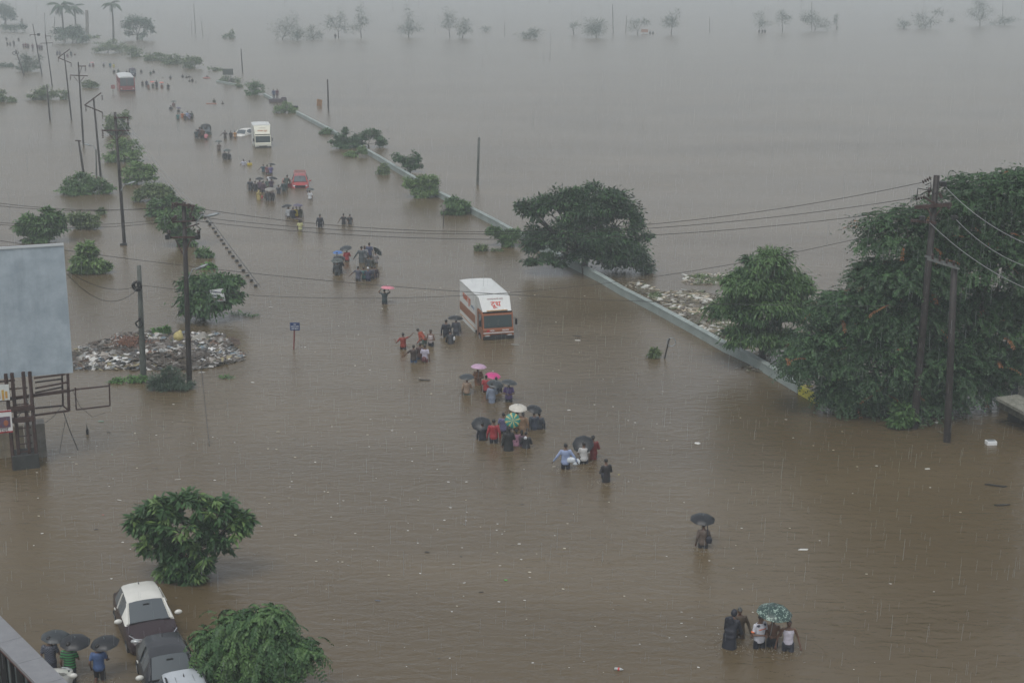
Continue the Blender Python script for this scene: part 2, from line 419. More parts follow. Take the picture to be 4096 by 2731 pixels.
# --- big trees by the wall and in the foreground
tree('flowering_tree', (3720,1645),
  [(3880,830,210,120),(4110,800,190,120),(3640,960,190,110),(3880,1010,230,130),(4080,1050,190,150),(3520,1120,110,60),(3570,1250,170,100),
   (3400,1230,130,60),(3750,1230,200,130),(3340,1380,150,90),(3520,1430,190,120),(3235,1450,85,50),(3760,1460,190,120),(3960,1330,190,140),(3420,1560,120,60),(3660,1570,150,70),(3860,1560,150,80),(3990,1470,120,90),(3400,1575,90,45),(4060,1250,120,110),(3540,1590,120,55),(3680,1085,170,75),(3460,1300,120,60)],
  52000, 'huge spreading tree with orange flower tips behind the dark twin poles', r=.42, m='deep', mode='frond', per=64, k=10, flen=.80, leaf=.135, droop=.45, shell=.40, pairs=8,
  extra=[('flowers', .13, 'flower', .06), ('young_leaves', .22, 'dark', .06)], fill=60000)
tree('roadside_tree', (2345,1095),
  [(2230,860,115,90),(2380,830,125,75),(2480,900,80,100),(2330,960,150,80),(2200,990,100,60),(2470,1010,100,80),(2390,1030,120,55),(2510,1060,85,50),(2120,850,40,50),(2180,1045,70,25),(2082,835,22,35),(2590,950,22,25),(2588,1085,22,28),(2300,785,45,28),(2455,785,35,32),(2140,940,40,40)],
  36000, 'broad bushy dark green tree growing behind the pale wall beyond the milk truck', r=.26, m='deep', leaf=.25, width=.42, droop=.45, clump=.20, nclump=34, shell=.66,
  extra=[('young_leaves', .20, 'dark', .12)])
tree('roadside_tree', (3050,1462),
  [(3060,1060,95,65),(3130,1150,110,70),(2980,1140,100,70),(3060,1230,160,80),(3180,1260,95,70),(2930,1250,95,60),(3010,1340,110,60),(3140,1360,95,60)],
  28000, 'rounded drooping green tree between the litter patch and the huge flowering tree', r=.2, m='mid', leaf=.27, width=.28, droop=.85, clump=.20, nclump=32, shell=.62,
  extra=[('shade_toned_leaves', .35, 'dark', -.2)])  # lower leaves get a darker material: crown shade put into the colour
tree('round_tree', (735,2312),
  [(735,2010,90,45),(870,2040,95,50),(640,2030,70,40),(735,2110,140,60),(600,2110,75,50),(890,2120,85,60),(630,2190,85,50),(845,2195,95,55),(735,2215,100,70),(700,2270,60,40),(790,2270,60,40),(965,2085,35,30),(545,2090,30,25),(735,2285,85,38)],
  11500, 'dark round leafy tree standing alone in the water behind the white roofed car', r=.10, m='dark', mode='rosette', per=21, k=26, leaf=.31, width=.36, droop=.75, shell=.55,
  extra=[('young_leaves', .2, 'light', .12)])
tree('feathery_tree', (1010,2800),
  [(1060,2485,65,40),(950,2510,85,38),(1075,2560,92,50),(895,2615,58,45),(980,2600,130,80),(1150,2635,50,45),(1000,2695,130,55),(915,2700,75,50),(850,2560,22,16),(1205,2595,20,18)],
  14000, 'feathery dark green tree at the bottom edge beside the stranded cars', r=.12, m='mid', mode='frond', per=24, k=7, flen=.55, leaf=.11, droop=.75, shell=.45, pairs=10,
  extra=[('shade_toned_leaves', .5, 'dark', -.1)])  # shade inside the crown painted as darker leaves, set slightly lower
tree('leafy_plant', (1050,2790), [(1050,2735,85,35),(1120,2760,60,30)], 1400, 'bright green leafy plant under the feathery tree at the bottom edge', 'plant', r=.03, m='fresh', leaf=.22, width=.4, droop=.3)
tree('leafy_bush', (3620,1712), [(3615,1660,42,45),(3600,1690,35,28)], 1500, 'small bright bush at the foot of the dark twin poles', 'bush', r=.04, m='mid', leaf=.24, width=.4)
tree('sign_tree', (815,1278), [(790,1150,70,50),(880,1140,65,40),(820,1205,90,55),(900,1200,60,45),(770,1240,45,35),(940,1130,28,25)], 7000,
  'leaning bushy tree carrying the white notice board', r=.12, m='dark', leaf=.32, width=.4, droop=.7, extra=[('young_leaves', .25, 'mid', .15)])
# --- shrubs and half drowned trees along the median, the poles and the wall
MED = 'half drowned trees along the median'
def shrub(base, blobs, n, label, m='olive', group=MED, name='drowned_tree', cat='tree', **kw):
    n = int(n*1.7); kw['leaf'] = kw.get('leaf', .42)*.68; kw.setdefault('width', .42); kw.setdefault('clump', .19); kw.setdefault('shell', .5); kw.setdefault('flip', False); kw.setdefault('r', .09); kw.setdefault('droop', .4)
    return tree(name, base, blobs, n, label, cat, group, m=m, **kw)
shrub((470,540), [(460,490,35,40),(495,480,30,25),(480,520,40,25),(505,455,12,14)], 2200, 'tall narrow drowned tree just right of the cross armed pole, farthest of the median row')
shrub((500,645), [(470,590,45,40),(530,590,38,30),(490,625,60,28)], 2600, 'pale green drowned tree on the median behind the brown cross armed pole', m='light')
shrub((545,735), [(560,680,55,30),(520,700,40,25),(590,690,40,28)], 2200, 'wide low drowned tree on the median above the lamp arm', m='light')
shrub((610,805), [(560,770,30,25),(600,760,45,22),(645,765,40,25),(670,780,25,25)], 2600, 'olive drowned tree with drooping clumps of leaves on the median', m='olive')
shrub((650,865), [(640,830,45,28),(690,815,35,25),(610,845,25,20)], 1800, 'drowned tree whose crown touches the top insulators of the fuse pole', m='mid')
shrub((745,985), [(700,870,65,35),(760,850,40,30),(720,930,40,40),(750,960,32,45),(690,895,45,25)], 4200, 'long drooping drowned tree right behind the fuse pole', m='mid')
shrub((820,1030), [(812,1008,22,16),(830,1020,18,10)], 500, 'small drooping sprig of a drowned tree right of the fuse pole', m='mid', r=.04)
shrub((825,1075), [(825,1066,20,9),(845,1068,12,8)], 300, 'tiny green sprig beside the street lamp of the fuse pole', m='fresh', r=.03)
NB = 'bushes among the left hand poles'
shrub((340,775), [(280,740,35,30),(330,735,50,33),(395,745,40,30),(310,762,60,18),(440,752,24,8)], 3600, 'wide dark bush around the feet of the short pole and the lamp post', 'mid', NB, 'flooded_bush', 'bush')
shrub((160,970), [(190,860,40,30),(130,890,45,28),(180,910,65,35),(100,910,40,20),(150,945,50,28),(235,880,25,30)], 5200, 'dark bushy tree rising behind the top edge of the billboard', 'mid', NB, 'flooded_bush', 'bush', r=.11)
shrub((325,915), [(310,870,40,25),(360,880,35,22),(330,900,30,18)], 2000, 'small spreading tree right of the bush behind the billboard', 'olive', NB, 'flooded_bush', 'bush')
shrub((402,858), [(402,847,12,9)], 220, 'little tuft of leaves poking from the water right of the spreading tree', 'olive', NB, 'flooded_bush', 'bush', r=.03)
shrub((355,1092), [(345,1000,32,35),(350,1040,50,38),(375,1070,55,25),(320,1070,35,24),(430,1066,12,6)], 5200, 'cone shaped yellow green bush right of the billboard', 'light', NB, 'flooded_bush', 'bush')
shrub((195,398), [(190,365,40,24),(245,375,28,20),(150,385,38,14)], 1800, 'round bush around the foot of the short stub pole', 'olive', NB, 'flooded_bush', 'bush')
shrub((15,408), [(5,380,25,25),(40,398,28,9)], 800, 'bush cut by the left edge of the picture', 'olive', NB, 'flooded_bush', 'bush')
shrub((360,352), [(355,335,22,13),(375,340,20,10)], 700, 'small bush left of the red bus', 'olive', NB, 'flooded_bush', 'bush')
shrub((110,286), [(100,240,32,28),(135,245,32,26),(90,265,30,18),(125,270,38,12)], 1900, 'twiggy pale bush beside the pole with the wire coil', 'grey', NB, 'flooded_bush', 'bush', leaf=.5, width=.2)
shrub((28,268), [(25,260,26,7)], 400, 'low strip of bush left of the twiggy pale bush', 'grey', NB, 'flooded_bush', 'bush')
shrub((680,1558), [(680,1500,35,40),(640,1530,40,28),(720,1535,45,26),(675,1548,60,14)], 2600, 'misty green shrub between the two near utility poles', 'grey', None, 'flooded_bush', 'bush', leaf=.30, width=.18, droop=.1)
shrub((500,1528), [(470,1522,25,9),(520,1518,35,10),(560,1512,30,9),(490,1535,30,7)], 800, 'low weeds growing round the foot of the short thick pole', 'weed', None, 'weed_patch', 'weeds', leaf=.22, trunk=False)
shrub((655,1328), [(640,1322,25,12),(665,1318,15,10)], 500, 'weeds on top of the rubbish heap', 'weed', None, 'weed_patch', 'weeds', leaf=.25, trunk=False, zbase=.3)
HR = 'hedge bushes running into the haze'
for i, (bp, bl, n, lab) in enumerate([
  ((430,212), [(400,185,35,18),(450,180,40,20),(480,195,35,18)], 1500, 'widest hazy hedge bush, right of the single palm'),
  ((540,228), [(530,205,28,22),(555,212,22,18)], 900, 'second hedge bush in the hazy row counting from the palm'),
  ((620,243), [(595,225,22,14),(635,228,28,17)], 1000, 'third hedge bush in the hazy row counting from the palm'),
  ((695,258), [(690,235,30,22),(665,245,20,14),(715,245,20,14)], 1100, 'fourth hedge bush in the hazy row counting from the palm'),
  ((770,273), [(765,248,35,25),(750,262,25,13),(795,240,14,14)], 1300, 'nearest hedge bush of the hazy row, with an arching spray')]):
    shrub(bp, bl, n, lab, 'olive', HR, 'hedge_bush', 'bush', leaf=.5)
WB = 'bushes along the pale wall'
for bp, bl, n, lab, mm in [
  ((915,328), [(905,315,25,12),(945,318,22,10)], 800, 'bush under the small dark board', 'olive'),
  ((955,350), [(955,343,16,8)], 250, 'small low bush just right of the board bush', 'olive'),
  ((1020,380), [(1010,340,25,22),(1035,352,22,20),(1010,365,30,15)], 1500, 'bush left of the couple standing on the wall', 'mid'),
  ((1140,452), [(1150,425,25,20),(1120,435,26,16),(1170,438,18,12)], 1300, 'bush on the near side of the couple standing on the wall', 'light'),
  ((1305,537), [(1310,525,18,12),(1285,533,10,7)], 450, 'tiny bush at the break in the pale wall', 'mid'),
  ((1365,594), [(1375,545,28,25),(1350,565,28,20),(1370,580,35,14),(1380,520,6,10)], 1800, 'left one of the two dark bushes standing on the wall', 'dark'),
  ((1475,590), [(1440,555,35,25),(1490,540,40,22),(1520,565,25,22),(1420,580,35,15)], 2600, 'larger right one of the two dark bushes standing on the wall', 'dark'),
  ((1425,628), [(1405,615,25,10),(1450,600,18,14)], 700, 'low fresh bush in front of the two dark wall bushes', 'light'),
  ((1640,690), [(1590,630,22,16),(1620,645,25,20),(1640,660,30,18),(1665,630,18,25),(1675,660,15,20)], 1500, 'thin open tree with gaps behind the wall left of the grey post', 'dark'),
  ((1540,698), [(1535,675,20,16),(1530,690,26,9)], 600, 'small bush in the water left of the thin open tree', 'olive'),
  ((1690,790), [(1710,720,38,28),(1650,730,35,20),(1700,755,45,25),(1740,740,18,18),(1680,775,35,14)], 3400, 'light green drooping tree leaning over the wall', 'light'),
  ((1820,858), [(1820,810,40,22),(1850,825,25,20),(1785,845,22,12),(1835,845,35,12)], 2200, 'drooping tree behind the small signal post', 'mid'),
  ((2010,985), [(1970,920,30,14),(2020,940,45,16),(2030,965,30,14),(2060,930,22,20)], 1800, 'low spreading branches at the left foot of the broad bushy tree', 'mid'),
  ((1925,1003), [(1925,990,25,10),(1985,1003,25,5)], 450, 'clump of drifting weeds left of the broad bushy tree', 'olive'),
  ((2620,1428), [(2618,1413,18,15)], 260, 'little round bush by the leaning sign post', 'olive')]:
    shrub(bp, bl, n, lab, mm, WB, 'wall_bush', 'bush', leaf=.34)
# --- trees far off in the haze
FT = 'hazy trees along the far shore'
for k, (bp, bl, n, lab, mm) in enumerate([
  ((1130,160), [(1115,110,25,35),(1150,105,28,40),(1165,140,25,22),(1180,80,12,35)], 900, 'wispy tall tree, leftmost on the far shore', 'grey'),
  ((1190,163), [(1190,130,20,30),(1205,145,18,18)], 500, 'narrow darker tree next to the leftmost wispy tree', 'grey'),
  ((1255,160), [(1245,115,15,20),(1270,140,22,20),(1235,150,18,12)], 600, 'small far tree with a bent top', 'grey'),
  ((1355,152), [(1340,100,30,25),(1365,80,15,35),(1320,70,15,25),(1380,115,18,15)], 800, 'ragged far tree with two thin tops', 'grey'),
  ((1445,150), [(1440,60,15,40),(1450,90,28,25),(1420,110,22,14)], 700, 'slim far tree right of the ragged one', 'grey'),
  ((1635,150), [(1635,50,12,32),(1640,85,22,20),(1620,115,40,18),(1665,110,28,14)], 900, 'tiered christmas tree shaped far tree', 'grey'),
  ((1800,150), [(1790,70,22,28),(1810,95,20,22),(1775,100,14,12)], 600, 'left one of the pair of thin far trees', 'grey'),
  ((1850,152), [(1865,95,20,25),(1840,125,22,18),(1875,120,12,10)], 650, 'right one of the pair of thin far trees', 'grey'),
  ((1945,128), [(1943,115,16,7)], 160, 'tiny flat topped far tree', 'grey'),
  ((2120,156), [(2110,140,28,13),(2140,132,22,14)], 700, 'low round far bush in front of the shore', 'grey'),
  ((2295,138), [(2292,105,14,12)], 180, 'small far tree left of the dense round one', 'grey'),
  ((2385,152), [(2370,105,35,25),(2400,100,28,25),(2380,130,40,20)], 1500, 'dense round far tree left of the tall far pole', 'grey'),
  ((2550,140), [(2545,95,25,14),(2580,90,18,10),(2540,115,18,14)], 500, 'flat spreading far tree right of the tall far pole', 'grey'),
  ((2685,138), [(2690,70,20,25),(2680,95,28,18),(2710,60,8,25)], 700, 'fan shaped far tree in the middle of the shore', 'grey'),
  ((3035,130), [(3040,75,18,25),(3050,95,28,12)], 450, 'left tree of the thin far pair right of the middle', 'grey'),
  ((3130,128), [(3130,65,20,25),(3135,85,24,14)], 550, 'right tree of the thin far pair right of the middle', 'grey'),
  ((3260,124), [(3240,65,28,28),(3280,90,28,20),(3305,110,14,12),(3220,80,16,12)], 1100, 'far tree with a pole standing in front', 'grey'),
  ((3347,118), [(3346,85,7,30)], 200, 'pencil thin far tree', 'grey'),
  ((3615,115), [(3615,98,20,14),(3605,85,6,12)], 400, 'small far bush left of the forked far tree', 'grey'),
  ((3700,116), [(3685,70,22,35),(3720,85,25,18),(3755,50,18,18),(3700,105,22,10)], 1100, 'forked far tree towards the right', 'grey'),
  ((3920,103), [(3915,30,28,28),(3940,45,22,22),(3890,50,22,15),(3920,75,26,14)], 1300, 'largest far tree near the right edge', 'grey'),
  ((4020,102), [(4010,80,24,14),(4045,85,22,12),(3975,90,16,9)], 700, 'low far bushes under the mast at the right edge', 'grey'),
  ((3810,88), [(3808,83,10,6)], 100, 'tiny far shrub between the two largest far trees', 'grey')]):
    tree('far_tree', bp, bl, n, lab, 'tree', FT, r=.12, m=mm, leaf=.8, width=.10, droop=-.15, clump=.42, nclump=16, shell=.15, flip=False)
tree('far_tree', (20,95), [(10,45,35,40),(35,65,22,28)], 1600, 'big hazy tree cut by the top left corner', 'tree', 'hazy trees at the far left', r=.3, m='grey', leaf=.8, width=.4)
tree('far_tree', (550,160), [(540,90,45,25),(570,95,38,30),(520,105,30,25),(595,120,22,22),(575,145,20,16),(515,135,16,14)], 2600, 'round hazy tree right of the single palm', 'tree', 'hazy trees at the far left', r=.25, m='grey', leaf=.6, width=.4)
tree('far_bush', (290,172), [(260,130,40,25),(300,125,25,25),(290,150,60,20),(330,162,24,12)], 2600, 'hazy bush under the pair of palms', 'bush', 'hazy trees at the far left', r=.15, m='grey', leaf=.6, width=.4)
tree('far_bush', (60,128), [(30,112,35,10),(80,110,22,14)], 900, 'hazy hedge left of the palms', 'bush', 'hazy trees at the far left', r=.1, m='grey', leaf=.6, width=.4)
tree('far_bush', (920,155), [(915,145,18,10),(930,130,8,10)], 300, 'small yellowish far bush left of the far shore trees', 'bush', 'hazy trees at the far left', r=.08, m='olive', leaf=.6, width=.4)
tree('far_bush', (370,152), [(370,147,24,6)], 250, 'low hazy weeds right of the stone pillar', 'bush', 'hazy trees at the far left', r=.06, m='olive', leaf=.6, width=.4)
tree('far_bush', (860,284), [(850,275,16,6),(880,282,20,5)], 300, 'thin strip of weeds left of the small dark board', 'bush', None, r=.05, m='olive', leaf=.4, width=.4)
# --- palms
def palm(base, top, spread, label, nf=17):
    b = G(*base); t = At(top[0], top[1], b.y) - b; R = spread / FPX * (b.y/ math.cos(TH))
    root = empty('palm_tree', b, 0, label, 'palm', 'palms in the haze')
    mb = MB(); mb.tube([(0,0,-1), t*.3 + Vector((.15,0,0)), t*.7 + Vector((.1,0,0)), t], [.30,.26,.22,.20], 9); mb.build('trunk', PALEBARK, root, smooth=True)
    P = []; A = []; Nn = []; ln = []
    for k in range(nf):
        az = 2*PI*k/nf + rnd.uniform(-.15,.15); el = rnd.uniform(-.1, 1.0)
        h = Vector((math.cos(az), math.sin(az), 0)); p = t.copy(); d = h*math.cos(el) + Vector((0,0,math.sin(el)))
        step = R/12
        for i in range(13):
            p = p + d*step; d = (d + Vector((0,0,-.13))).normalized(); side = d.cross(Vector((0,0,1))).normalized()
            for sgn in (-1, 1):
                for q in (0, .5):
                    P.append(p + d*step*q); A.append(side*sgn*.8 + d*.7 + Vector((0,0,-.5))); Nn.append(Vector((0,0,1)) + side*.2)
                    ln.append(R*.30*math.sin(PI*(.18 + .8*i/13)))
    P = np.array(P); A = np.array(A); Nn = np.array(Nn); ln = np.array(ln)
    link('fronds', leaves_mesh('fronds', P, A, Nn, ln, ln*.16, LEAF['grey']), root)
palm((253,150), (245,25), 55, 'thick crowned palm, left one of the pair', 20)
palm((302,130), (297,30), 42, 'slimmer palm, right one of the pair')
palm((453,162), (447,18), 42, 'single palm standing apart to the right', 13)
# ------------------------------------------------------------------ wall, median rail, poles, wires, billboard, signs
def streaked(name, a, b, sc, rough, dirt=(.10,.10,.085)):
    """weathered surface: blotches, and grime running down in streaks"""
    m = bpy.data.materials.new(name); m.use_nodes = True; N = m.node_tree.nodes; L = m.node_tree.links; p = N['Principled BSDF']; p.inputs['Roughness'].default_value = rough
    tc = N.new('ShaderNodeTexCoord'); n1 = N.new('ShaderNodeTexNoise'); n1.inputs['Scale'].default_value = sc[0]; n1.inputs['Detail'].default_value = 7; n1.inputs['Roughness'].default_value = .7
    L.new(tc.outputs['Object'], n1.inputs['Vector']); r1 = N.new('ShaderNodeValToRGB'); r1.color_ramp.elements[0].position = .36; r1.color_ramp.elements[1].position = .66
    r1.color_ramp.elements[0].color = (*a, 1); r1.color_ramp.elements[1].color = (*b, 1); L.new(n1.outputs['Fac'], r1.inputs['Fac'])
    mp = N.new('ShaderNodeMapping'); mp.inputs['Scale'].default_value = (sc[1], sc[1], sc[2]); L.new(tc.outputs['Object'], mp.inputs['Vector'])
    n2 = N.new('ShaderNodeTexNoise'); n2.inputs['Scale'].default_value = 1; n2.inputs['Detail'].default_value = 6; n2.inputs['Roughness'].default_value = .65; L.new(mp.outputs['Vector'], n2.inputs['Vector'])
    r2 = N.new('ShaderNodeMapRange'); r2.inputs['From Min'].default_value = .5; r2.inputs['From Max'].default_value = .75; r2.inputs['To Max'].default_value = .55; L.new(n2.outputs['Fac'], r2.inputs['Value'])
    mx = N.new('ShaderNodeMix'); mx.data_type = 'RGBA'; L.new(r2.outputs['Result'], mx.inputs[0]); L.new(r1.outputs['Color'], mx.inputs[6]); mx.inputs[7].default_value = (*dirt, 1); L.new(mx.outputs[2], p.inputs['Base Color'])
    MATS[name] = m; return m
def panel_mat(): return streaked('blank_panel', (.27,.33,.375), (.40,.47,.515), (.9, 2.2, .30), .45, (.20,.24,.27))
WALLM = streaked('wall_plaster', (.21,.25,.235), (.33,.385,.365), (.8, 1.6, 1.2), .6)
CONC = mat('wet_concrete', (.16,.15,.13), .7, var=.35, vscale=2.0, bump=.3)
POLEM = mat('rusty_pole', (.022,.017,.015), .6, var=.5, vscale=3)
CPOLE = mat('concrete_pole', (.075,.085,.075), .7, var=.3, vscale=3)
STEEL = mat('rusty_steel', (.045,.022,.018), .6, var=.45, vscale=4)
DARK = mat('black_iron', (.012,.012,.013), .5)
PORC = mat('insulator', (.045,.025,.022), .3)
GALV = mat('grey_metal', (.26,.29,.30), .4, metal=.3)
WIRE = mat('wire_black', (.02,.02,.02), .6)
PALEWIRE = mat('wire_pale', (.22,.23,.23), .5)
# pale wall running off into the haze: pieces between gaps, one long wall
def wall_run(pts, label, h=.55, t=.31, m=WALLM, name='boundary_wall', close=True):
    P = [G(*p) for p in pts]
    b = P[len(P)//2]; root = empty(name, b, 0, label, 'wall', 'boundary wall along the road' if m is WALLM else None)
    body = MB(); cope = MB()
    n = len(P); L_ = []
    for i, p in enumerate(P):
        d = (P[min(i+1, n-1)] - P[max(i-1, 0)]).normalized(); s = Vector((-d.y, d.x, 0)); L_.append((p - b, s))
    prof = [(-t*.62, -1.7), (-t*.5, h*.78), (t*.5, h*.78), (t*.62, -1.7)]
    prof2 = [(-t*.62, h*.78), (-t*.62, h*.9), (0, h*1.05), (t*.62, h*.9), (t*.62, h*.78)]
    for mb, pr in ((body, prof), (cope, prof2)):
        k = len(pr); vs = []; fs = []
        for p, s in L_:
            for (u, z) in pr: vs.append(p + s*u + Vector((0,0,z + (.003 if mb is cope else 0))))
        for i in range(n - 1):
            for j in range(k):
                a, c = i*k + j, i*k + (j+1) % k; fs.append((a, c, c + k, a + k))
        fs.append(tuple(range(k))); fs.append(tuple(range((n-1)*k + k - 1, (n-1)*k - 1, -1)))
        mb._add(vs, fs)
    body.build('wall_face', m, root); cope.build('coping', m, root)
    return root
wall_run([(868,330),(960,346)], 'faintest farthest stretch of the pale wall, left of the board bush', h=.35)
wall_run([(1058,385),(1100,408)], 'short far stretch of pale wall under the standing couple', h=.45)
wall_run([(1188,458),(1265,499),(1350,545)], 'far stretch of pale wall between the roadside bushes', h=.5)
wall_run([(1445,602),(1520,645),(1600,695),(1680,740),(1750,785),(1880,850),(1985,905),(2075,957),(2180,1012),(2290,1070),(2400,1126),(2490,1180),(2620,1248),(2760,1325),(2900,1405),(3000,1452),(3095,1508),(3200,1572)],
   'longest nearest stretch of pale wall running past the big trees', h=.58)
wall_run([(3203,1575),(3235,1592),(3268,1612)], 'bright yellow painted end of the pale wall', h=.42, m=mat('yellow_paint', (.48,.44,.05), .5, var=.2), name='wall_end')
# median rail: a thin rail with dark posts slanting through the water
a, b = G(806,842), G(1042,1160)
root = empty('median_rail', a, 0, 'low thin rail with a row of dark posts beside the fuse pole', 'railing')
mb = MB(); mb.tube([(0,0,.22), (b - a) + Vector((0,0,.22))], .022, 6); mb.build('rail', DARK, root)
for k in range(19):
    p = (b - a)*((k + .35)/19.0); mb = MB(); mb.box((p.x - .20 + rnd.uniform(-.05,.05), p.y, .0 + rnd.uniform(-.05,.04)), (.24, .26, .26), Euler((0,0,.35)).to_matrix(), .85); mb.build('post', DARK, root)
# --- utility poles
PG = 'utility poles in the left hand row'
TIPS = {}
def pole(top, base, label, r=.13, arms=(), group=PG, name='utility_pole', cat='utility pole', m=None, rt=.7, key=None, square=False):
    b = G(*base); Y = b.y; t = At(top[0], top[1], Y) - b
    root = empty(name, b, 0, label, cat, group)
    mb = MB()
    if square: mb.bar(-t*.12, t, r*2)
    else: mb.tube([-t*.12, Vector((0,0,0)), t*.5, t], [r, r, r*(1+rt)/2, r*rt], 10)
    mb.build('shaft', m or POLEM, root, smooth=not square)
    for arm in arms:
        kind = arm[0]
        p, q = At(arm[1][0], arm[1][1], Y) - b, At(arm[2][0], arm[2][1], Y) - b
        off = Vector((0, -r*1.2, 0))
        if kind == 'arm':
            w = arm[3] if len(arm) > 3 else .11
            MB().bar(p + off, q + off, w).build('cross_arm', STEEL, root)
        elif kind == 'brace':
            MB().bar(p + off*1.6, q + off*1.6, .055).build('brace', STEEL, root)
        elif kind == 'ins':      # string insulator hanging between two points
            mb = MB(); d = q - p; n = 4
            mb.tube([p + off, q + off], .02, 5)
            for i in range(n): 
                c = p + d*((i + .6)/n) + off; mb.tube([c - d.normalized()*.035, c, c + d.normalized()*.035], [.05, .11, .05], 8)
            mb.build('insulator', PORC, root, smooth=True)
        elif kind == 'pin':
            mb = MB(); mb.tube([p + off, q + off], [.05, .03], 6); mb.ball(q + off, (.10,.10,.13), 8, 6); mb.build('insulator', PORC, root, smooth=True)
        elif kind == 'lamp':
            mb = MB(); mid = p.lerp(q, .5) + Vector((0,0,.25)); mb.tube([p + off, mid + off, q + off], .03, 6); mb.build('lamp_arm', GALV, root)
            d = (q - p); d.z *= .4; d = d.normalized(); mb = MB(); mb.ball(q + off + d*.25, (.38,.13,.08), 10, 6, d.to_track_quat('X','Z').to_matrix()); mb.build('lamp_head', GALV, root, smooth=True)
        elif kind == 'coil':
            mb = MB(); c = p; R_ = (q - p).length
            pts = [c + off*1.5 + Vector((math.cos(a_)*R_, -.05*math.sin(3*a_), math.sin(a_)*R_)) for a_ in [2*PI*i/20 for i in range(21)]]
            mb.tube(pts, arm[3] if len(arm) > 3 else .05, 6); mb.build('wire_coil', WIRE, root, smooth=True)
        elif kind == 'jumper':
            mb = MB(); mid = p.lerp(q, .5) + Vector(arm[3]); mb.tube([p + off*2, p.lerp(mid, .6) + off*2.2, mid + off*2.2, q.lerp(mid, .5) + off*2.2, q + off*2], .022, 5); mb.build('jumper_wire', WIRE, root)
        elif kind == 'box':
            mb = MB(); mb.box((p + q)/2 + off*2, (abs(q.x - p.x), .3, abs(q.z - p.z))); mb.build('fuse_box', DARK, root, bevel=.02)
    return root
pole((735,808), (758,1538), 'dark fuse pole with insulators and a street lamp, nearest of the row', r=.15, group=PG, arms=[
  ('arm',(690,812),(782,822),.10), ('arm',(672,948),(800,946),.10), ('arm',(692,886),(790,880),.07), ('arm',(738,912),(800,892),.06),
  ('ins',(700,812),(692,832)), ('ins',(712,806),(706,826)), ('ins',(760,812),(756,832)), ('ins',(776,818),(770,842)), ('ins',(695,866),(697,890)), ('ins',(775,862),(778,884)),('ins',(764,846),(766,868)),('ins',(706,858),(704,880)),
  ('pin',(678,946),(678,926)), ('pin',(797,946),(797,926)), ('box',(668,934),(686,952)), ('box',(788,934),(806,952)),
  ('brace',(708,955),(736,1012)), ('brace',(770,952),(742,1012)), ('jumper',(690,880),(682,930),(-.25,0,.1)), ('jumper',(786,892),(795,930),(.25,0,0)),
  ('jumper',(700,830),(694,880),(-.2,0,0)), ('jumper',(772,840),(786,882),(.2,0,0)), ('lamp',(757,1110),(792,1072)), ('lamp',(786,892),(835,862))])
pole((556,1062), (574,1515), 'short thick pole with two wire coils, in front of the rubbish heap', r=.17, rt=.62, m=CPOLE, group=PG, arms=[
  ('coil',(553,1140),(571,1140),.05), ('coil',(556,1136),(570,1136),.06), ('box',(556,1120),(568,1140)), ('box',(563,1262),(574,1274)), ('coil',(562,1290),(575,1290),.045)])
pole((460,450), (498,978), 'tall brown pole with one long and one half cross arm', r=.14, arms=[
  ('arm',(458,470),(517,470)), ('arm',(409,521),(518,522)), ('brace',(440,535),(462,560)), ('brace',(500,527),(468,560)), ('ins',(413,524),(414,552)), ('ins',(514,474),(514,500)),
  ('lamp',(486,762),(515,735)), ('box',(486,970),(511,980))])
pole((374,391), (403,708), 'pole with a slanting arm and hanging insulators, second beyond the half arm pole', r=.12, arms=[
  ('arm',(340,421),(407,371)), ('arm',(340,420),(413,450)), ('ins',(410,380),(411,402)), ('ins',(345,424),(346,446)), ('ins',(411,452),(412,476))])
pole((384,598), (386,705), 'pale street lamp post behind the slant armed pole', r=.09, m=CPOLE, name='street_lamp', cat='street lamp', group=None, arms=[('lamp',(384,598),(362,582))])
pole((314,560), (336,706), 'short pole with a small top arm left of the lamp post', r=.13, arms=[('arm',(303,562),(326,564))])
pole((313,249), (334,580), 'pole with two cross arms and braces left of the small bush', r=.12, arms=[
  ('arm',(315,265),(345,265)), ('arm',(282,301),(353,304)), ('brace',(298,306),(315,328)), ('brace',(340,306),(322,328)), ('brace',(330,267),(320,298)), ('ins',(283,303),(283,322)), ('ins',(343,267),(343,286))])
pole((256,211), (286,480), 'far pole with a slanting arm, right of the round bush', r=.11, arms=[
  ('arm',(234,231),(281,197)), ('arm',(234,231),(287,253)), ('ins',(286,254),(286,268)), ('ins',(235,232),(235,248))])
pole((181,135), (209,345), 'far pole with short and long cross arms rising from the round bush', r=.11, arms=[('arm',(181,145),(205,145)), ('arm',(163,174),(213,172)), ('ins',(212,173),(212,186)), ('ins',(204,147),(204,157))])
pole((187,340), (200,481), 'bare stub pole in the round bush', r=.12, arms=[])
pole((131,97), (168,301), 'farthest leaning pole of the row with a drooping arm', r=.11, arms=[('arm',(120,140),(160,138)), ('ins',(121,140),(121,147)), ('box',(150,134),(162,144))])
pole((62,198), (97,303), 'stub pole with a wire coil beside the twiggy bush', r=.12, arms=[('coil',(58,213),(64,213),.06), ('coil',(70,211),(76,211),.06)])
pole((178,52), (182,150), 'very faint thin pole near the palms', r=.09)
LP = 'lone poles standing in open water'
pole((1310,318), (1314,446), 'lone pole right of the orange sheet', r=.13, group=LP)
pole((964,196), (970,288), 'lone leaning pole beyond the small dark board', r=.12, group=LP)
pole((1916,551), (1910,737), 'lone stout grey post in front of the broad bushy tree', r=.13, group=LP, m=CPOLE, rt=.9)
pole((775,14), (782,130), 'tall faint mast in the upper left haze', r=.10, group=LP)
pole((804,80), (812,145), 'short faint mast right of the tall faint mast', r=.07, group=LP)
pole((766,85), (768,140), 'hair thin faint mast left of the tall faint mast', r=.06, group=LP)
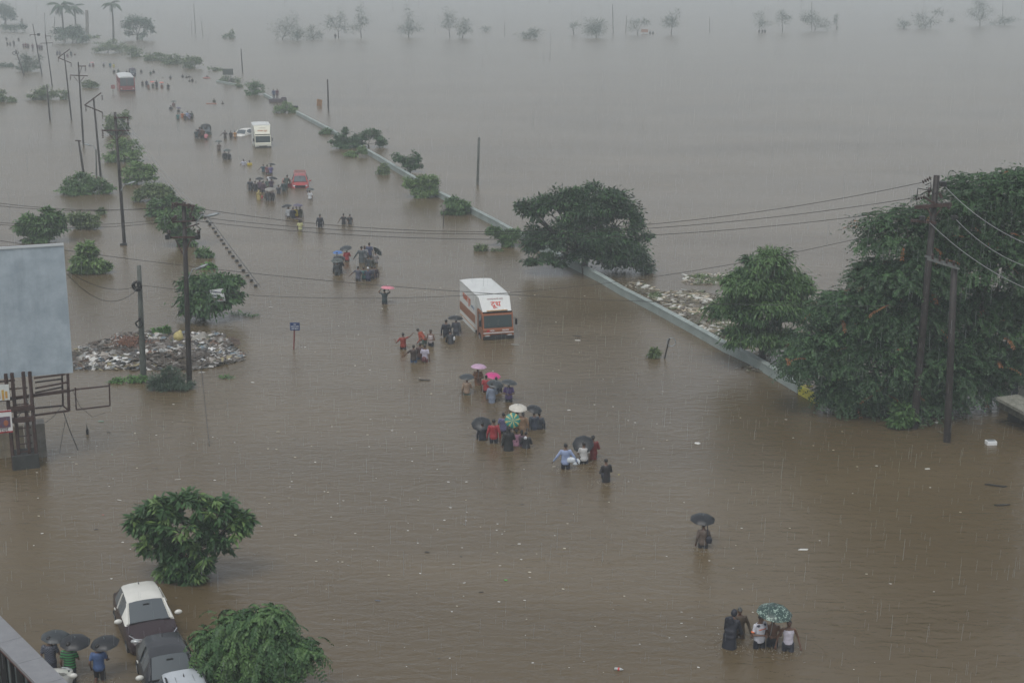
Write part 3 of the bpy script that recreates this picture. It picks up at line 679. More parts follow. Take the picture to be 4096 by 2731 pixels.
pole((2450,18), (2453,132), 'tall far pole beside the dense round far tree', r=.13, group=LP)
pole((2507,62), (2503,130), 'short thin far pole right of the tall far pole', r=.09, group=LP)
pole((2838,68), (2839,128), 'short far pole in the middle of the shore', r=.08, group=LP)
pole((3247,8), (3247,120), 'far pole in front of a hazy tree', r=.10, group=LP)
pole((4012,-5), (4011,90), 'mast at the right edge above the low far bushes', r=.10, group=LP)
pole((2018,88), (2019,140), 'faint stick right of the tiny flat topped tree', r=.06, group=LP)
pole((347,42), (350,140), 'square stone pillar right of the palms', r=.35, group=None, name='stone_pillar', cat='pillar', m=CONC, square=True)
pole((87,75), (88,105), 'small stump left of the palms', r=.25, group=None, name='stone_pillar', cat='pillar', m=CONC, square=True)
pole((218,70), (217,130), 'thin faint pole under the left palm', r=.10)
# twin poles at the right
TW = 'twin poles at the right'
tp = pole((3747,702), (3655,1712), 'leaning dark pole carrying the wires in front of the flowering tree', r=.19, rt=.72, group=TW, arms=[
  ('arm',(3654,826),(3800,814),.16), ('arm',(3638,878),(3738,888),.12), ('arm',(3690,786),(3752,822),.10), ('arm',(3752,770),(3762,790),.12), ('arm',(3690,880),(3732,890),.08),
  ('ins',(3720,708),(3684,726)), ('ins',(3696,784),(3656,794)), ('ins',(3714,824),(3690,834)),
  ('pin',(3708,785),(3712,758)), ('box',(3750,720),(3772,740)), ('box',(3668,858),(3690,874)), ('box',(3796,856),(3816,872)), ('pin',(3790,815),(3790,825)),
  ('jumper',(3690,735),(3712,756),(.1,0,.25)), ('jumper',(3656,790),(3712,756),(-.3,0,.3)), ('jumper',(3752,735),(3712,756),(0,0,-.3)), ('brace',(3700,826),(3718,860)), ('brace',(3760,822),(3734,858))])
pole((3817,1075), (3788,1768), 'shorter dark pole right of the leaning wire pole', r=.17, rt=.85, group=TW)
yb = G(3788,1768).y; p, q = At(3704,1032,yb), At(3832,1072,yb); pb = (p + q)/2
root = empty('pole_platform', pb, 0, 'pale twin bar platform bridging the two dark poles', 'platform')
for dy, dz in ((-.22, 0), (.22, .05)):
    MB().bar(p - pb + Vector((0,dy,dz)), q - pb + Vector((0,dy,dz)), .07, .09).build('beam', mat('platform_beam', (.13,.14,.135), .5, var=.3), root)
for k in range(4):
    c = p.lerp(q, .2 + .22*k) - pb; mb = MB(); mb.tube([c, c + Vector((0,0,.16))], .05, 6); mb.ball(c + Vector((0,0,.22)), .07, 8, 6); mb.build('insulator', PORC, root)
# --- wires
WG = 'overhead wires'
def wire(p, q, sag, label, r=.018, m=None, n=24, group=WG, loc=None):
    pts = [p.lerp(q, i/n) - Vector((0,0,4*sag*(i/n)*(1 - i/n))) for i in range(n + 1)]
    mb = MB(); mb.tube([x - p for x in pts], r, 5); o = mb.build('overhead_wire', m or WIRE, None, loc=p)
    return tag(o, label, 'wire', group)
Y1, Y2, Y3, Y4 = G(758,1538).y, G(3655,1712).y, G(498,978).y, G(574,1515).y
def wsag(p, q, px, py):
    """sag that brings the span through a surveyed point"""
    d = ray(px, py); best = None
    for i in range(1, 100):
        c = p.lerp(q, i/100); t = c.y/d.y; e = abs(d.x*t - c.x)
        if best is None or e < best[0]: best = (e, i/100, c.z - (HCAM + d.z*t))
    k = best[1]; return max(-.5, best[2]/(4*k*(1 - k)))
for (a_, b_, mid, lab) in [
   (((782,832),Y1), ((3690,730),Y2), (2100,925), 'upper wire between the fuse pole and the leaning pole'),
   (((790,868),Y1), ((3656,792),Y2), (2100,935), 'middle wire between the fuse pole and the leaning pole'),
   (((790,885),Y1), ((3690,832),Y2), (2100,957), 'lower wire between the fuse pole and the leaning pole'),
   (((0,963),Y1), ((3690,1225),Y2), (1500,1140), 'long cable sweeping across above the milk truck')]:
    p, q = At(*a_[0], a_[1]), At(*b_[0], b_[1]); wire(p, q, wsag(p, q, *mid), lab, r=.014)
p, q = At(568,1142,Y4), At(3640,905,Y2); wire(p, q, wsag(p, q, 1500, 1193), 'faint slack wire crossing the milk truck roof', r=.012)
for k, (a_, b_, lab) in enumerate([((-20,811),(702,828),'upper wire left of the fuse pole'), ((-20,822),(698,824),'second wire left of the fuse pole'),
   ((-20,889),(694,872),'third wire left of the fuse pole'), ((-20,897),(692,884),'lowest wire left of the fuse pole')]):
    wire(At(*a_, Y1 - 4), At(*b_, Y1), .25, lab, r=.012)
wire(At(514,500,Y3), At(772,815,Y1), .3, 'right one of two pale wires from the half arm pole down to the fuse pole', r=.014, m=PALEWIRE)
wire(At(460,455,Y3), At(738,808,Y1), .3, 'left one of two pale wires from the half arm pole down to the fuse pole', r=.014, m=PALEWIRE)
for a_, b_, lab in [((3772,738),(4130,985),'upper pale wire falling to the right edge from the leaning pole'), ((3815,868),(4130,1075),'middle pale wire falling to the right edge from the leaning pole'), ((3712,884),(4130,1165),'lowest pale wire falling to the right edge from the leaning pole')]:
    wire(At(*a_, Y2), At(*b_, Y2 - 14), .3, lab, r=.016, m=PALEWIRE)
wire(At(268,1095,Y1 - 8), At(556,1150,Y4), 1.0, 'slack loop of cable from the billboard to the coiled pole', r=.014)
wire(At(266,1080,Y1 - 8), At(556,1142,Y4), .5, 'tighter cable from the billboard to the coiled pole', r=.013)
wire(At(805,1466,Y1 - 3), G(838,1785), .1, 'thin stay wire slanting into the water right of the fuse pole', r=.014)
# --- billboard on its lattice tower
B0 = G(104,1862); BY = B0.y
ua = math.radians(20); U = Vector((math.cos(ua), math.sin(ua), 0)); Vn = Vector((-math.sin(ua), math.cos(ua), 0))
root = empty('billboard', B0, 0, 'big blank grey blue billboard on a rusty lattice tower', 'billboard')
def onplane(px, py, off=0.0):
    """point of the board's own plane, off metres behind it, relative to the tower foot"""
    d = ray(px, py); o = B0 + Vn*off - Vector((0,0,HCAM)); t = o.dot(Vn)/d.dot(Vn)
    return Vector((d.x*t, d.y*t, HCAM + d.z*t)) - B0
def rel(u, z, off=0): return U*u + Vn*off + Vector((0,0,z))
tr, br = onplane(264,980), onplane(284,1490); uR = (tr.dot(U) + br.dot(U))/2; zT, zB = tr.z, br.z
PANEL = panel_mat()
mb = MB(); Rm = Euler((0,0,ua)).to_matrix(); W_ = 9.0; mb.box(rel(uR - W_/2, (zT + zB)/2, 0), (W_, .05, zT - zB), Rm); mb.build('panel', PANEL, root)
mb = MB(); mb.bar(rel(uR - W_, zT + .04, -.02), rel(uR, zT + .04, -.02), .10); mb.build('top_trim', mat('pale_trim', (.5,.54,.55), .5), root)
mb = MB()
for off, z in ((.9, zT - .1), (.9, zB + .2)): mb.bar(rel(uR - W_, z, off), rel(uR - .3, z, off), .10)
for k in range(8): mb.bar(rel(uR - .3 - k*1.15, zT, .05), rel(uR - .3 - k*1.15, zT - .1, .9), .08)
mb.build('back_frame', STEEL, root)
cols = [(-.55, -.42), (-.22, -.42), (.25, -.42), (.55, -.42)]
for u, off in ((-.52,-.35),(.47,-.35),(-.26,-.30),(.20,-.30)):
    mb = MB(); mb.bar(rel(u, -1, off), rel(u, zB + .3, off), .125); mb.build('column', STEEL, root)
mb = MB(); k = 0; z = .75
while z < zB - .1:
    mb.bar(rel(-.30, z, -.30), rel(.34, z, -.30), .05); z += .36
mb.build('ladder', STEEL, root)
mb = MB(); z = .7
for k in range(7):
    z1 = z + .5; sgn = 1 if k % 2 else -1
    for uu in (-.52, .46): mb.bar(rel(uu, z, -.33*sgn), rel(uu, z1, .30*sgn), .05)
    z = z1
for zz in (2.25, 2.75): mb.bar(rel(-.6, zz, -.40), rel(.55, zz, -.40), .16, .22)
mb.build('bracing', STEEL, root)
mb = MB(); mb.box(rel(0, -.1, 0), (1.15, 1.05, 1.5), Rm, .97); mb.build('plinth', mat('mossy_plinth', (.03,.032,.03), .8, var=.4), root, bevel=.04)
def px2(px, py, off=0): 
    p = onplane(px, py, off); return p
mb = MB()
for (x0, y0, x1, y1, off, w_) in [(135,1512,262,1496,.0,.07),(140,1529,248,1515,.5,.06),(140,1553,272,1528,.0,.07),(140,1570,248,1548,.5,.06),(-5,1600,276,1562,.0,.13),(140,1632,250,1622,.5,.07),(140,1660,276,1642,.0,.08),
      (248,1497,252,1622,.5,.08),(271,1494,276,1642,.0,.12),(252,1622,276,1642,.25,.06),(-10,1562,60,1552,.0,.07),(-10,1527,60,1520,.0,.07),(-10,1655,60,1640,.0,.08)]:
    mb.bar(px2(x0, y0, off), px2(x1, y1, off), w_)
mb.build('side_frame', STEEL, root)
mb = MB()
for (x0, y0, x1, y1) in [(276,1564,302,1557),(302,1557,437,1543),(437,1535,440,1622),(440,1622,305,1638),(305,1638,301,1550)]: mb.bar(px2(x0,y0), px2(x1,y1), .06)
mb.build('empty_frame', STEEL, root)
for (pts, w_) in [([(250,1620),(215,1665),(182,1690)],.012), ([(252,1640),(275,1710),(312,1800)],.02), ([(262,1680),(250,1740),(238,1812)],.012), ([(290,1560),(320,1625),(370,1668),(420,1650)],.01), ([(130,1520),(115,1600),(70,1670),(-10,1680)],.02)]:
    mb = MB(); mb.tube([px2(*q, -.3) for q in pts], w_, 5); mb.build('loose_cable', PALEWIRE if w_ == .02 and pts[0][0] == 130 else WIRE, root)
# compound wall with posters behind the tower
cw = G(187,1820); cl = cw - U*6.2
root = empty('compound_wall', cw, 0, 'stained low concrete wall behind the billboard tower', 'wall')
hW = (At(183,1688,cw.y) - cw).z
mb = MB(); mb.box(-U*3.9 + Vector((0,0,hW/2 - .75)) + Vn*.35, (6.0, .22, hW + 1.2), Rm); mb.build('wall_face', mat('brown_plaster', (.20,.17,.12), .75, var=.4, vscale=1.5), root)
mb = MB(); mb.box(-U*.42 + Vector((0,0,hW/2 - .5)) + Vn*.2, (.86, .8, hW + 1.0), Rm); mb.build('end_pillar', CONC, root, bevel=.02)
def poster(name, x0, y0, x1, y1, label, paint):
    off = -.60; a_, c_ = px2(x0, y0, off), px2(x1, y1, off); 
    w_ = (c_ - a_).dot(U); h_ = a_.z - c_.z; c = (a_ + c_)/2
    r_ = empty(name, B0 + c, ua, label, 'poster'); paint(r_, w_, h_)
def red_poster(r_, w_, h_):
    MB().box((0,0,0), (w_, .03, h_)).build('board', mat('poster_white', (.62,.63,.62), .5), r_)
    for z in (h_*.46, -h_*.47): MB().box((0,-.021,z), (w_, .012, h_*.07)).build('red_edge', mat('poster_red', (.30,.02,.025), .5), r_)
    MB().box((w_*.22,-.021,-.02), (w_*.42, .012, h_*.48)).build('picture', mat('poster_picture', (.16,.03,.04), .5, col2=(.05,.09,.16), vscale=5), r_)
    MB().ball((w_*.26,-.024,-.06), (w_*.10,.012,h_*.14), 12, 8).build('portrait', mat('poster_face', (.30,.10,.04), .5), r_)
    o = link('lettering', text_mesh('नागपुर', .26, mat('poster_ink', (.05,.02,.03), .6)), r_, (w_*.05,-.024,-h_*.36)); o.rotation_euler = (PI/2,0,0)
poster('poster_board', -60, 1648, 52, 1727, 'red edged poster with a portrait on the wall left of the tower', red_poster)
def yel_poster(r_, w_, h_):
    MB().box((0,0,0), (w_, .03, h_)).build('board', mat('poster_grey', (.55,.58,.56), .5), r_)
    for k, x in enumerate((.05, .22, .36)): MB().box((w_*x,-.021,-h_*.15), (w_*.10, .012, h_*(.45 + .2*(k % 2)))).build('picture', mat('poster_orange', (.45,.20,.04), .5, col2=(.5,.38,.1), vscale=6), r_)
poster('poster_board', -60, 1545, 40, 1598, 'small torn poster with orange shapes high on the tower frame', yel_poster)
# --- signs
def post_sign(name, base, top, board, label, cat, bm, lines=(), r=.04, pm=None, thick=.04):
    b = G(*base); Y = b.y; t = At(*top, Y) - b
    root = empty(name, b, 0, label, cat)
    mb = MB(); mb.tube([-t*.3, t], r, 8); mb.build('post', pm or POLEM, root)
    if board:
        p = At(board[0], board[1], Y) - b; q = At(board[2], board[3], Y) - b; c = (p + q)/2; w_, h_ = q.x - p.x, p.z - q.z
        MB().box(c + Vector((0,-r - thick/2,0)), (w_, thick, h_)).build('board', bm, root, bevel=.006)
        for (z, fr, mm, tx) in lines:
            if tx:
                o = link('lettering', text_mesh(tx, h_*fr, mm, extrude=.003, bold=.002), root, c + Vector((0,-r - thick - .006, z*h_))); o.rotation_euler = (PI/2,0,0)
    return root
WH = mat('white_paint', (.66,.68,.68), .45); BLUE = mat('sign_blue', (.018,.045,.14), .4, var=.2); INK = mat('dark_blue_ink', (.03,.035,.10), .5); RED = mat('sign_red', (.50,.05,.05), .45)
post_sign('road_sign', (1175,1396), (1178,1310), (1160,1289,1200,1320), 'small blue sign on a red post in the open water', 'sign', BLUE,
   [(.26,.20,WH,'नगर'),(.0,.17,WH,'महानगर पालिका'),(-.27,.17,WH,'आपले स्वागत')], pm=mat('red_post', (.16,.03,.03), .6))
b = G(1175,1396)
root = empty('notice_board', At(870,1182,G(815,1278).y - 1.2), .06, 'white notice board with blue lettering hung in the leaning tree', 'sign')
MB().box((0,0,0), (.82,.03,.78), Euler((0,-.13,0)).to_matrix()).build('board', WH, root)
for z, sz, mm, tx in ((.22,.13,INK,'GULF COMMUNICATION'),(-.02,.17,INK,'MALL'),(-.24,.10,RED,'020-2261-4800')):
    o = link('lettering', text_mesh(tx, sz if z != .22 else .085, mm, bold=.003), root, (0,-.022,z)); o.rotation_euler = (PI/2, .13, 0)
post_sign('signal_post', (1773,906), (1776,822), (1768,818,1783,838), 'thin signal post with small plates beside the drooping wall tree', 'sign', CONC, r=.035)
post_sign('leaning_sign', (2658,1434), (2678,1352), None, 'thin leaning post with a hoop in front of the pale wall', 'sign', CONC, r=.045)
yb = G(2658,1434).y; mb = MB(); c = At(2678,1368,yb); mb.tube([Vector((math.cos(a_)*.24 + .1, 0, math.sin(a_)*.24)) for a_ in [2*PI*i/16 for i in range(17)]], .025, 6)
tag(mb.build('wire_hoop', GALV, None, loc=c), 'bent wire hoop hanging on the thin leaning post', 'hoop')
yb = G(912,330).y; p, q = At(890,276,yb), At(933,300,yb); mb = MB(); mb.box((0,0,0), (q.x - p.x, .12, p.z - q.z)); mb.box((-.5,.1,-1.4), (.1,.1,3.2)); mb.box((.5,.1,-1.4), (.1,.1,3.2))
tag(mb.build('dark_board', mat('board_dark', (.05,.06,.05), .6, var=.3), None, loc=(p + q)/2), 'small dark board on legs above a bush', 'board')
p = At(1278,412,G(1278,426).y); mb = MB(); mb.box((0,0,0), (.75,.25,1.0), Euler((.05,.12,.3)).to_matrix()); mb.box((-.15,-.05,.35), (.4,.3,.4), Euler((.05,.2,.6)).to_matrix())
tag(mb.build('floating_crate', mat('orange_sheet', (.26,.13,.05), .6, var=.3), None, loc=p, bevel=.03), 'rusty orange crate drifting left of a lone pole', 'crate')
post_sign('red_sign', (452,376), (452,345), (444,340,461,356), 'small faded red sign left of the red bus', 'sign', mat('faded_red', (.24,.09,.09), .6), r=.035)
post_sign('far_sign', (2575,136), (2575,122), (2565,118,2592,130), 'tiny orange far board under the flat spreading tree', 'sign', mat('orange_sign', (.32,.16,.10), .6), r=.06)
p = G(1180,446); mb = MB(); mb.box((0,0,.55), (.9,.5,.5)); mb.box((0,0,-.3), (.3,.3,1.4)); tag(mb.build('meter_box', DARK, None, loc=p, bevel=.03), 'dark box on a stub at the end of the wall bush', 'box')
# --- roof walkway corner at the lower left, built of grey coping over a dark lattice
zc = 5.2; a_, b_ = G(-60,2400,zc), G(345,2800,zc); d = (b_ - a_).normalized(); s_ = Vector((d.y, -d.x, 0))   # s_ points away from the open water
if s_.x > 0: s_ = -s_
root = empty('roof_walkway', a_, 0, 'grey coped roof edge over dark lattice bars in the lower left corner', 'walkway')
Ln = (b_ - a_).length
COPE = mat('grey_coping', (.21,.215,.225), .5, var=.12, vscale=3)
nseg = 5
for k in range(nseg):
    p = d*(Ln*k/nseg + .006); q = d*(Ln*(k + 1)/nseg - .006); mb = MB(); vs = []
    mb.poly([p, q, q + s_*.62, p + s_*.62], .10, (0,0,-1)); mb.build('coping', COPE, root, bevel=.008)
mb = MB(); c = d*Ln/2 + s_*.52; mb.bar(c - d*Ln/2 + Vector((0,0,-.16)), c + d*Ln/2 + Vector((0,0,-.16)), .10, .12); mb.build('edge_angle', mat('red_angle', (.10,.03,.025), .6), root)
mb = MB(); mb.poly([s_*.12 + Vector((0,0,-.2)), d*Ln + s_*.12 + Vector((0,0,-.2)), d*Ln + s_*.12 + Vector((0,0,-zc - 1)), s_*.12 + Vector((0,0,-zc - 1))], .06, s_); mb.build('back_panel', mat('grey_panel', (.16,.19,.19), .6, var=.3, vscale=1.2), root)
for k in range(12):
    p = d*(.25 + k*.62) + s_*.50
    mb = MB(); mb.bar(p + Vector((0,0,-.2)), p + d*(.28 if k % 2 else 0) + Vector((0,0,-zc - 1)), .14 if k % 2 == 0 else .09); mb.build('strut', DARK, root)
for k in range(5):
    p = d*(.3 + k*1.35) + s_*.50; mb = MB(); mb.bar(p + Vector((0,0,-1.6)), p + d*1.1 + Vector((0,0,-.7)), .06); mb.build('brace', DARK, root)
# --- concrete deck of a building at the right edge
p0 = G(3985,1700); root = empty('concrete_deck', p0, 0, 'grey concrete building corner with a sloping deck at the right edge', 'building')
def pr(px, py, Y): return At(px, py, Y) - p0
Yd = p0.y
mb = MB(); mb.poly([pr(4000,1497,Yd+4), pr(4260,1470,Yd+4), pr(4260,1640,Yd+4), pr(4000,1600,Yd+4)], .3, (0,1,0)); mb.build('wall', mat('dim_wall', (.17,.165,.14), .7, var=.25), root)
mb = MB(); mb.poly([pr(3985,1488,Yd+3.9), pr(4260,1462,Yd+3.9), pr(4260,1474,Yd+3.9), pr(3985,1500,Yd+3.9)], .8, (0,1,0)); mb.build('roof_edge', CONC, root)
mb = MB(); mb.poly([pr(4045,1506,Yd+3.95), pr(4072,1504,Yd+3.95), pr(4070,1602,Yd+3.95), pr(4043,1602,Yd+3.95)], .03, (0,-1,0)); mb.build('door', mat('door_navy', (.02,.022,.035), .6), root)
mb = MB(); A_, B_ = pr(3985,1588,Yd), pr(4140,1672,Yd-2); up = Vector((0,0,.14)); wd = Vector((1.2,.5,0))
mb._add([A_, B_, B_ + wd, A_ + wd, A_ - up, B_ - up, B_ + wd - up, A_ + wd - up], [(0,1,2,3),(7,6,5,4),(0,4,5,1),(1,5,6,2),(2,6,7,3),(3,7,4,0)]); mb.build('deck', mat('deck_edge', (.20,.20,.165), .6, var=.4, vscale=4), root)
mb = MB(); A2, B2 = A_ - up*1.02 + Vector((.25,.25,0)), B_ - up*1.02 + Vector((.25,.25,0)); dn = Vector((0,0,-.45))
mb._add([A2, B2, B2 + wd, A2 + wd, A2 + dn, B2 + dn, B2 + wd + dn, A2 + wd + dn], [(0,1,2,3),(7,6,5,4),(0,4,5,1),(1,5,6,2),(2,6,7,3),(3,7,4,0)]); mb.build('deck_beam', mat('dark_beam', (.08,.08,.06), .8, var=.5, vscale=4), root)  # beam under the slab, in a darker mottled tone
for k in range(3):
    c = A_.lerp(B_, .25 + .3*k) + Vector((.9,1.2,0)); mb = MB(); mb.box(Vector((c.x, c.y, (c.z - 1)/2 - .5)), (.5,.5,c.z + 1)); mb.build('pier', mat('dark_pier', (.03,.03,.028), .8), root)
# ------------------------------------------------------------------ people
SKIN = mat('skin_brown', (.115,.060,.038), .5, var=.15, vscale=9)
HAIR = mat('black_hair', (.010,.009,.009), .45)
V = Vector
# pose: (shoulder, elbow, hand) for each side, knees/feet, lean of the trunk (radians, forward = +y)
def P_(lh=None, rh=None, le=None, re=None, lean=0.0, step=.12, turn=0.0, lk=None, lf=None, head=0.0):
    return dict(lh=lh, rh=rh, le=le, re=re, lean=lean, step=step, head=head, lk=lk, lf=lf)
POSES = {
 'walk':   P_(lh=(-.30,.06,.80), le=(-.27,-.04,1.10), rh=(.29,-.02,.80), re=(.27,-.08,1.10)),
 'spread': P_(lh=(-.52,.10,.88), le=(-.36,-.02,1.14), rh=(.50,.06,.86), re=(.36,-.04,1.13)),
 'apart':  P_(lh=(-.40,.06,.80), le=(-.31,-.04,1.10), rh=(.40,.02,.80), re=(.32,-.06,1.10)),
 'umb':    P_(lh=(-.28,.06,.82), le=(-.26,-.05,1.10), rh=(.13,.27,1.28), re=(.27,.06,1.12)),
 'umbL':   P_(lh=(-.13,.27,1.28), le=(-.27,.06,1.12), rh=(.28,.05,.82), re=(.26,-.05,1.10)),
 'front':  P_(lh=(-.06,.26,1.10), le=(-.28,.03,1.10), rh=(.08,.27,1.14), re=(.28,.03,1.10), head=.15),
 'up':     P_(lh=(-.24,.02,1.72), le=(-.40,.02,1.50), rh=(.24,.02,1.72), re=(.40,.02,1.50)),
 'point':  P_(lh=(-.50,.10,1.24), le=(-.44,-.05,1.10), rh=(.62,.25,1.58), re=(.40,.10,1.42), step=.25),
 'armout': P_(lh=(-.66,.08,.98), le=(-.42,.0,1.20), rh=(.20,.28,1.12), re=(.30,.05,1.12)),
 'bend':   P_(lh=(-.24,.42,.60), le=(-.24,.20,.86), rh=(.22,.40,.66), re=(.26,.18,.90), lean=.75, step=.2),
 'run':    P_(lh=(-.26,.10,.84), le=(-.28,-.08,1.10), rh=(.14,.26,1.26), re=(.27,.05,1.12), step=.10, lk=(-.10,.10,.50), lf=(-.16,-.34,.34)),
 'hunch':  P_(lh=(-.12,.34,.84), le=(-.27,.16,.98), rh=(.12,.34,.86), re=(.27,.16,.98), lean=.35, head=.25),
}
def lean_pt(p, a):
    """trunk bends at the hips (z .92)"""
    p = V(p)
    if p.z <= .92 or a == 0: return p
    d = p - V((0,0,.92)); return V((0,0,.92)) + Matrix.Rotation(-a, 3, 'X') @ d
def capsule(mb, p, q, r0, r1, n=12):
    p, q = V(p), V(q); mb.tube([p, q], [r0, r1], n); mb.ball(p, r0, n, 8); mb.ball(q, r1, n, 8)
def hand(mb, e, h, side, curl=.5):
    """palm, four fingers of unequal length bent at the knuckle, and a thumb from the side"""
    e, h = V(e), V(h); d = (h - e).normalized()
    s = d.cross(V((0,0,1))); s = V((1,0,0)) if s.length < .2 else s.normalized(); u = s.cross(d).normalized()
    mb.ball(h + d*.035, (.042,.017,.052), 10, 6, Matrix((s, u, d)).transposed())
    for i, (o, l) in enumerate(((-.030,.062),(-.010,.074),(.011,.070),(.030,.055))):
        k = h + d*.075 + s*o; b1 = k + d*l*.5 - u*l*.18*curl; b2 = b1 + d*l*.35 - u*l*.45*curl
        mb.tube([k - d*.02, k, b1, b2], [.011,.011,.010,.009], 6)
    t = h + d*.02 - s*.036*side; mb.tube([t, t + d*.035 - s*.028*side, t + d*.065 - s*.030*side - u*.012], [.013,.012,.010], 6)
def legpts(po):
    st = po['step']; L_ = [V((-.10,0,.88)), V((-.11,st*.45,.48)), V((-.115,st*.5,.09))]; R_ = [V((.10,0,.88)), V((.11,-st*.30,.49)), V((.115,-st*.7,.09))]
    if po['lk']: L_[1] = V(po['lk']); L_[2] = V(po['lf'])
    return L_, R_
TORSO = [(.80,.130,.100,0),(.90,.165,.112,0),(1.02,.145,.100,.005),(1.14,.150,.105,.01),(1.28,.175,.115,.005),(1.38,.165,.105,0),(1.435,.110,.075,0),(1.47,.060,.058,.005),(1.52,.052,.055,.012)]
def torso(mb, po, grow=0.0, z0=0, z1=9, wide=0.0):
    sub = MB(); sub.rings([(z, rx + grow + wide*(1.4 - min(z, 1.4)), ry + grow + wide*.8*(1.4 - min(z, 1.4)), y) for z, rx, ry, y in TORSO if z0 <= z <= z1], 18)
    sub.v = [tuple(lean_pt(v, po['lean'])) for v in sub.v]; mb._add(sub.v, sub.f)
def arms(po):
    out = []
    for sgn, e, h in ((-1, po['le'], po['lh']), (1, po['re'], po['rh'])):
        s = V((sgn*.185, 0, 1.385))
        if po['lean'] > .5: out.append((sgn, lean_pt(s, po['lean']), V(e), V(h)))
        else: out.append((sgn, lean_pt(s, po['lean']), V(e) + (lean_pt(s, po['lean']) - s)*.6, V(h) + (lean_pt(s, po['lean']) - s)*.4))
    return out
def head_c(po):
    a = po['lean']*.8 + po['head']; return lean_pt((0,.012,1.52), po['lean']) + Matrix.Rotation(-a*.8, 3, 'X') @ V((0,.015,.075)), Matrix.Rotation(-a*.7, 3, 'X')
BODY = {}; SHIRT = {}; LEGS = {}; HAIRM = {}
def body_mesh(pose):
    if pose in BODY: return BODY[pose]
    po = POSES[pose]; mb = MB(); torso(mb, po)
    for L_ in legpts(po):
        capsule(mb, L_[0], L_[1], .082, .056); capsule(mb, L_[1], L_[2], .055, .040); mb.ball(L_[1].lerp(L_[2], .3) + V((0,-.012,0)), (.054,.056,.12), 10, 8)
        mb.ball(L_[2] + V((0,.075,-.045)), (.045,.125,.045), 10, 6)
    for sgn, s, e, h in arms(po):
        capsule(mb, s, e, .052, .040); capsule(mb, e, h, .039, .027); hand(mb, e, h, sgn)
    c, R = head_c(po)
    mb.ball(c + R @ V((0,.0,.015)), (.074,.094,.108), 16, 12, R); mb.ball(c + R @ V((0,.028,-.045)), (.056,.062,.065), 12, 8, R)
    mb.tube([c + R @ V((0,.088,.02)), c + R @ V((0,.112,-.022))], [.011,.017], 6); mb.ball(c + R @ V((0,.080,-.060)), (.026,.014,.010), 8, 5, R)
    mb.ball(c + R @ V((0,.078,.032)), (.052,.016,.010), 8, 5, R)
    for sgn in (-1, 1): mb.ball(c + R @ V((sgn*.076,-.004,-.004)), (.012,.022,.034), 8, 6, R); mb.ball(c + R @ V((sgn*.030,.082,.010)), (.014,.010,.009), 8, 5, R)
    BODY[pose] = remeshed(mb, .0125, 'person_body', SKIN, 1); return BODY[pose]
def shirt_mesh(pose, kind):
    k = (pose, kind)
    if k in SHIRT: return SHIRT[k]
    po = POSES[pose]; mb = MB()
    if kind == 'vest': torso(mb, po, .012, .80, 1.28); torso(mb, po, .006, 1.1, 1.40)
    elif kind in ('tee', 'shirt'):
        torso(mb, po, .022, .80, 1.44, .03)
        for sgn, s, e, h in arms(po):
            capsule(mb, s, s.lerp(e, .62) if kind == 'tee' else e, .066, .058)
            if kind == 'shirt': capsule(mb, e, e.lerp(h, .86), .056, .042)
    else:     # robe, sari, raincoat: hangs to the knee; coat flares
        torso(mb, po, .026, .80, 1.44, .05); fl = {'robe':0.0,'coat':.07,'raincoat':.05}[kind]
        mb.rings([(.38,.20 + fl,.17 + fl,0),(.62,.195 + fl*.6,.16 + fl*.5,0),(.92,.185 + fl*.3,.135,0),(1.10,.165,.125,0)], 20)
        for sgn, s, e, h in arms(po): capsule(mb, s, e, .070, .062); capsule(mb, e, e.lerp(h, .88), .060, .048)
        if kind in ('coat', 'raincoat'):
            c, R = head_c(po); mb.ball(c + R @ V((0,-.022,.018)), (.100,.108,.132), 14, 10, R); mb.rings([(1.34,.155,.11,-.01),(1.44,.12,.10,-.01),(1.53,.085,.09,-.01)], 16)
    SHIRT[k] = remeshed(mb, .02, kind, SKIN, 2); return SHIRT[k]
def legs_mesh(pose, kind):
    k = (pose, kind)
    if k in LEGS: return LEGS[k]
    po = POSES[pose]; mb = MB(); mb.rings([(.76,.135,.115,0),(.86,.172,.125,0),(.97,.160,.112,0),(1.0,.15,.108,0)], 18)
    for L_ in legpts(po):
        if kind == 'shorts': capsule(mb, L_[0], L_[0].lerp(L_[1], .92), .100, .086)
        else: capsule(mb, L_[0], L_[1], .100, .076); capsule(mb, L_[1], L_[1].lerp(L_[2], .9), .074, .062)
    LEGS[k] = remeshed(mb, .02, kind, SKIN, 2); return LEGS[k]
def hair_mesh(pose, kind):
    k = (pose, kind)
    if k in HAIRM: return HAIRM[k]
    c, R = head_c(POSES[pose]); mb = MB(); mb.ball(c + R @ V((0,-.014,.042)), (.083,.096,.092), 14, 10, R)
    if kind == 'long': mb.ball(c + R @ V((0,-.070,-.05)), (.070,.050,.13), 12, 8, R)
    if kind == 'bun': mb.ball(c + R @ V((0,-.105,.0)), (.05,.045,.045), 10, 8, R)
    if kind == 'cap': mb.ball(c + R @ V((0,.085,.055)), (.065,.065,.014), 12, 6, R)
    HAIRM[k] = remeshed(mb, .014, 'hair', HAIR, 1); return HAIRM[k]
FARM = {}
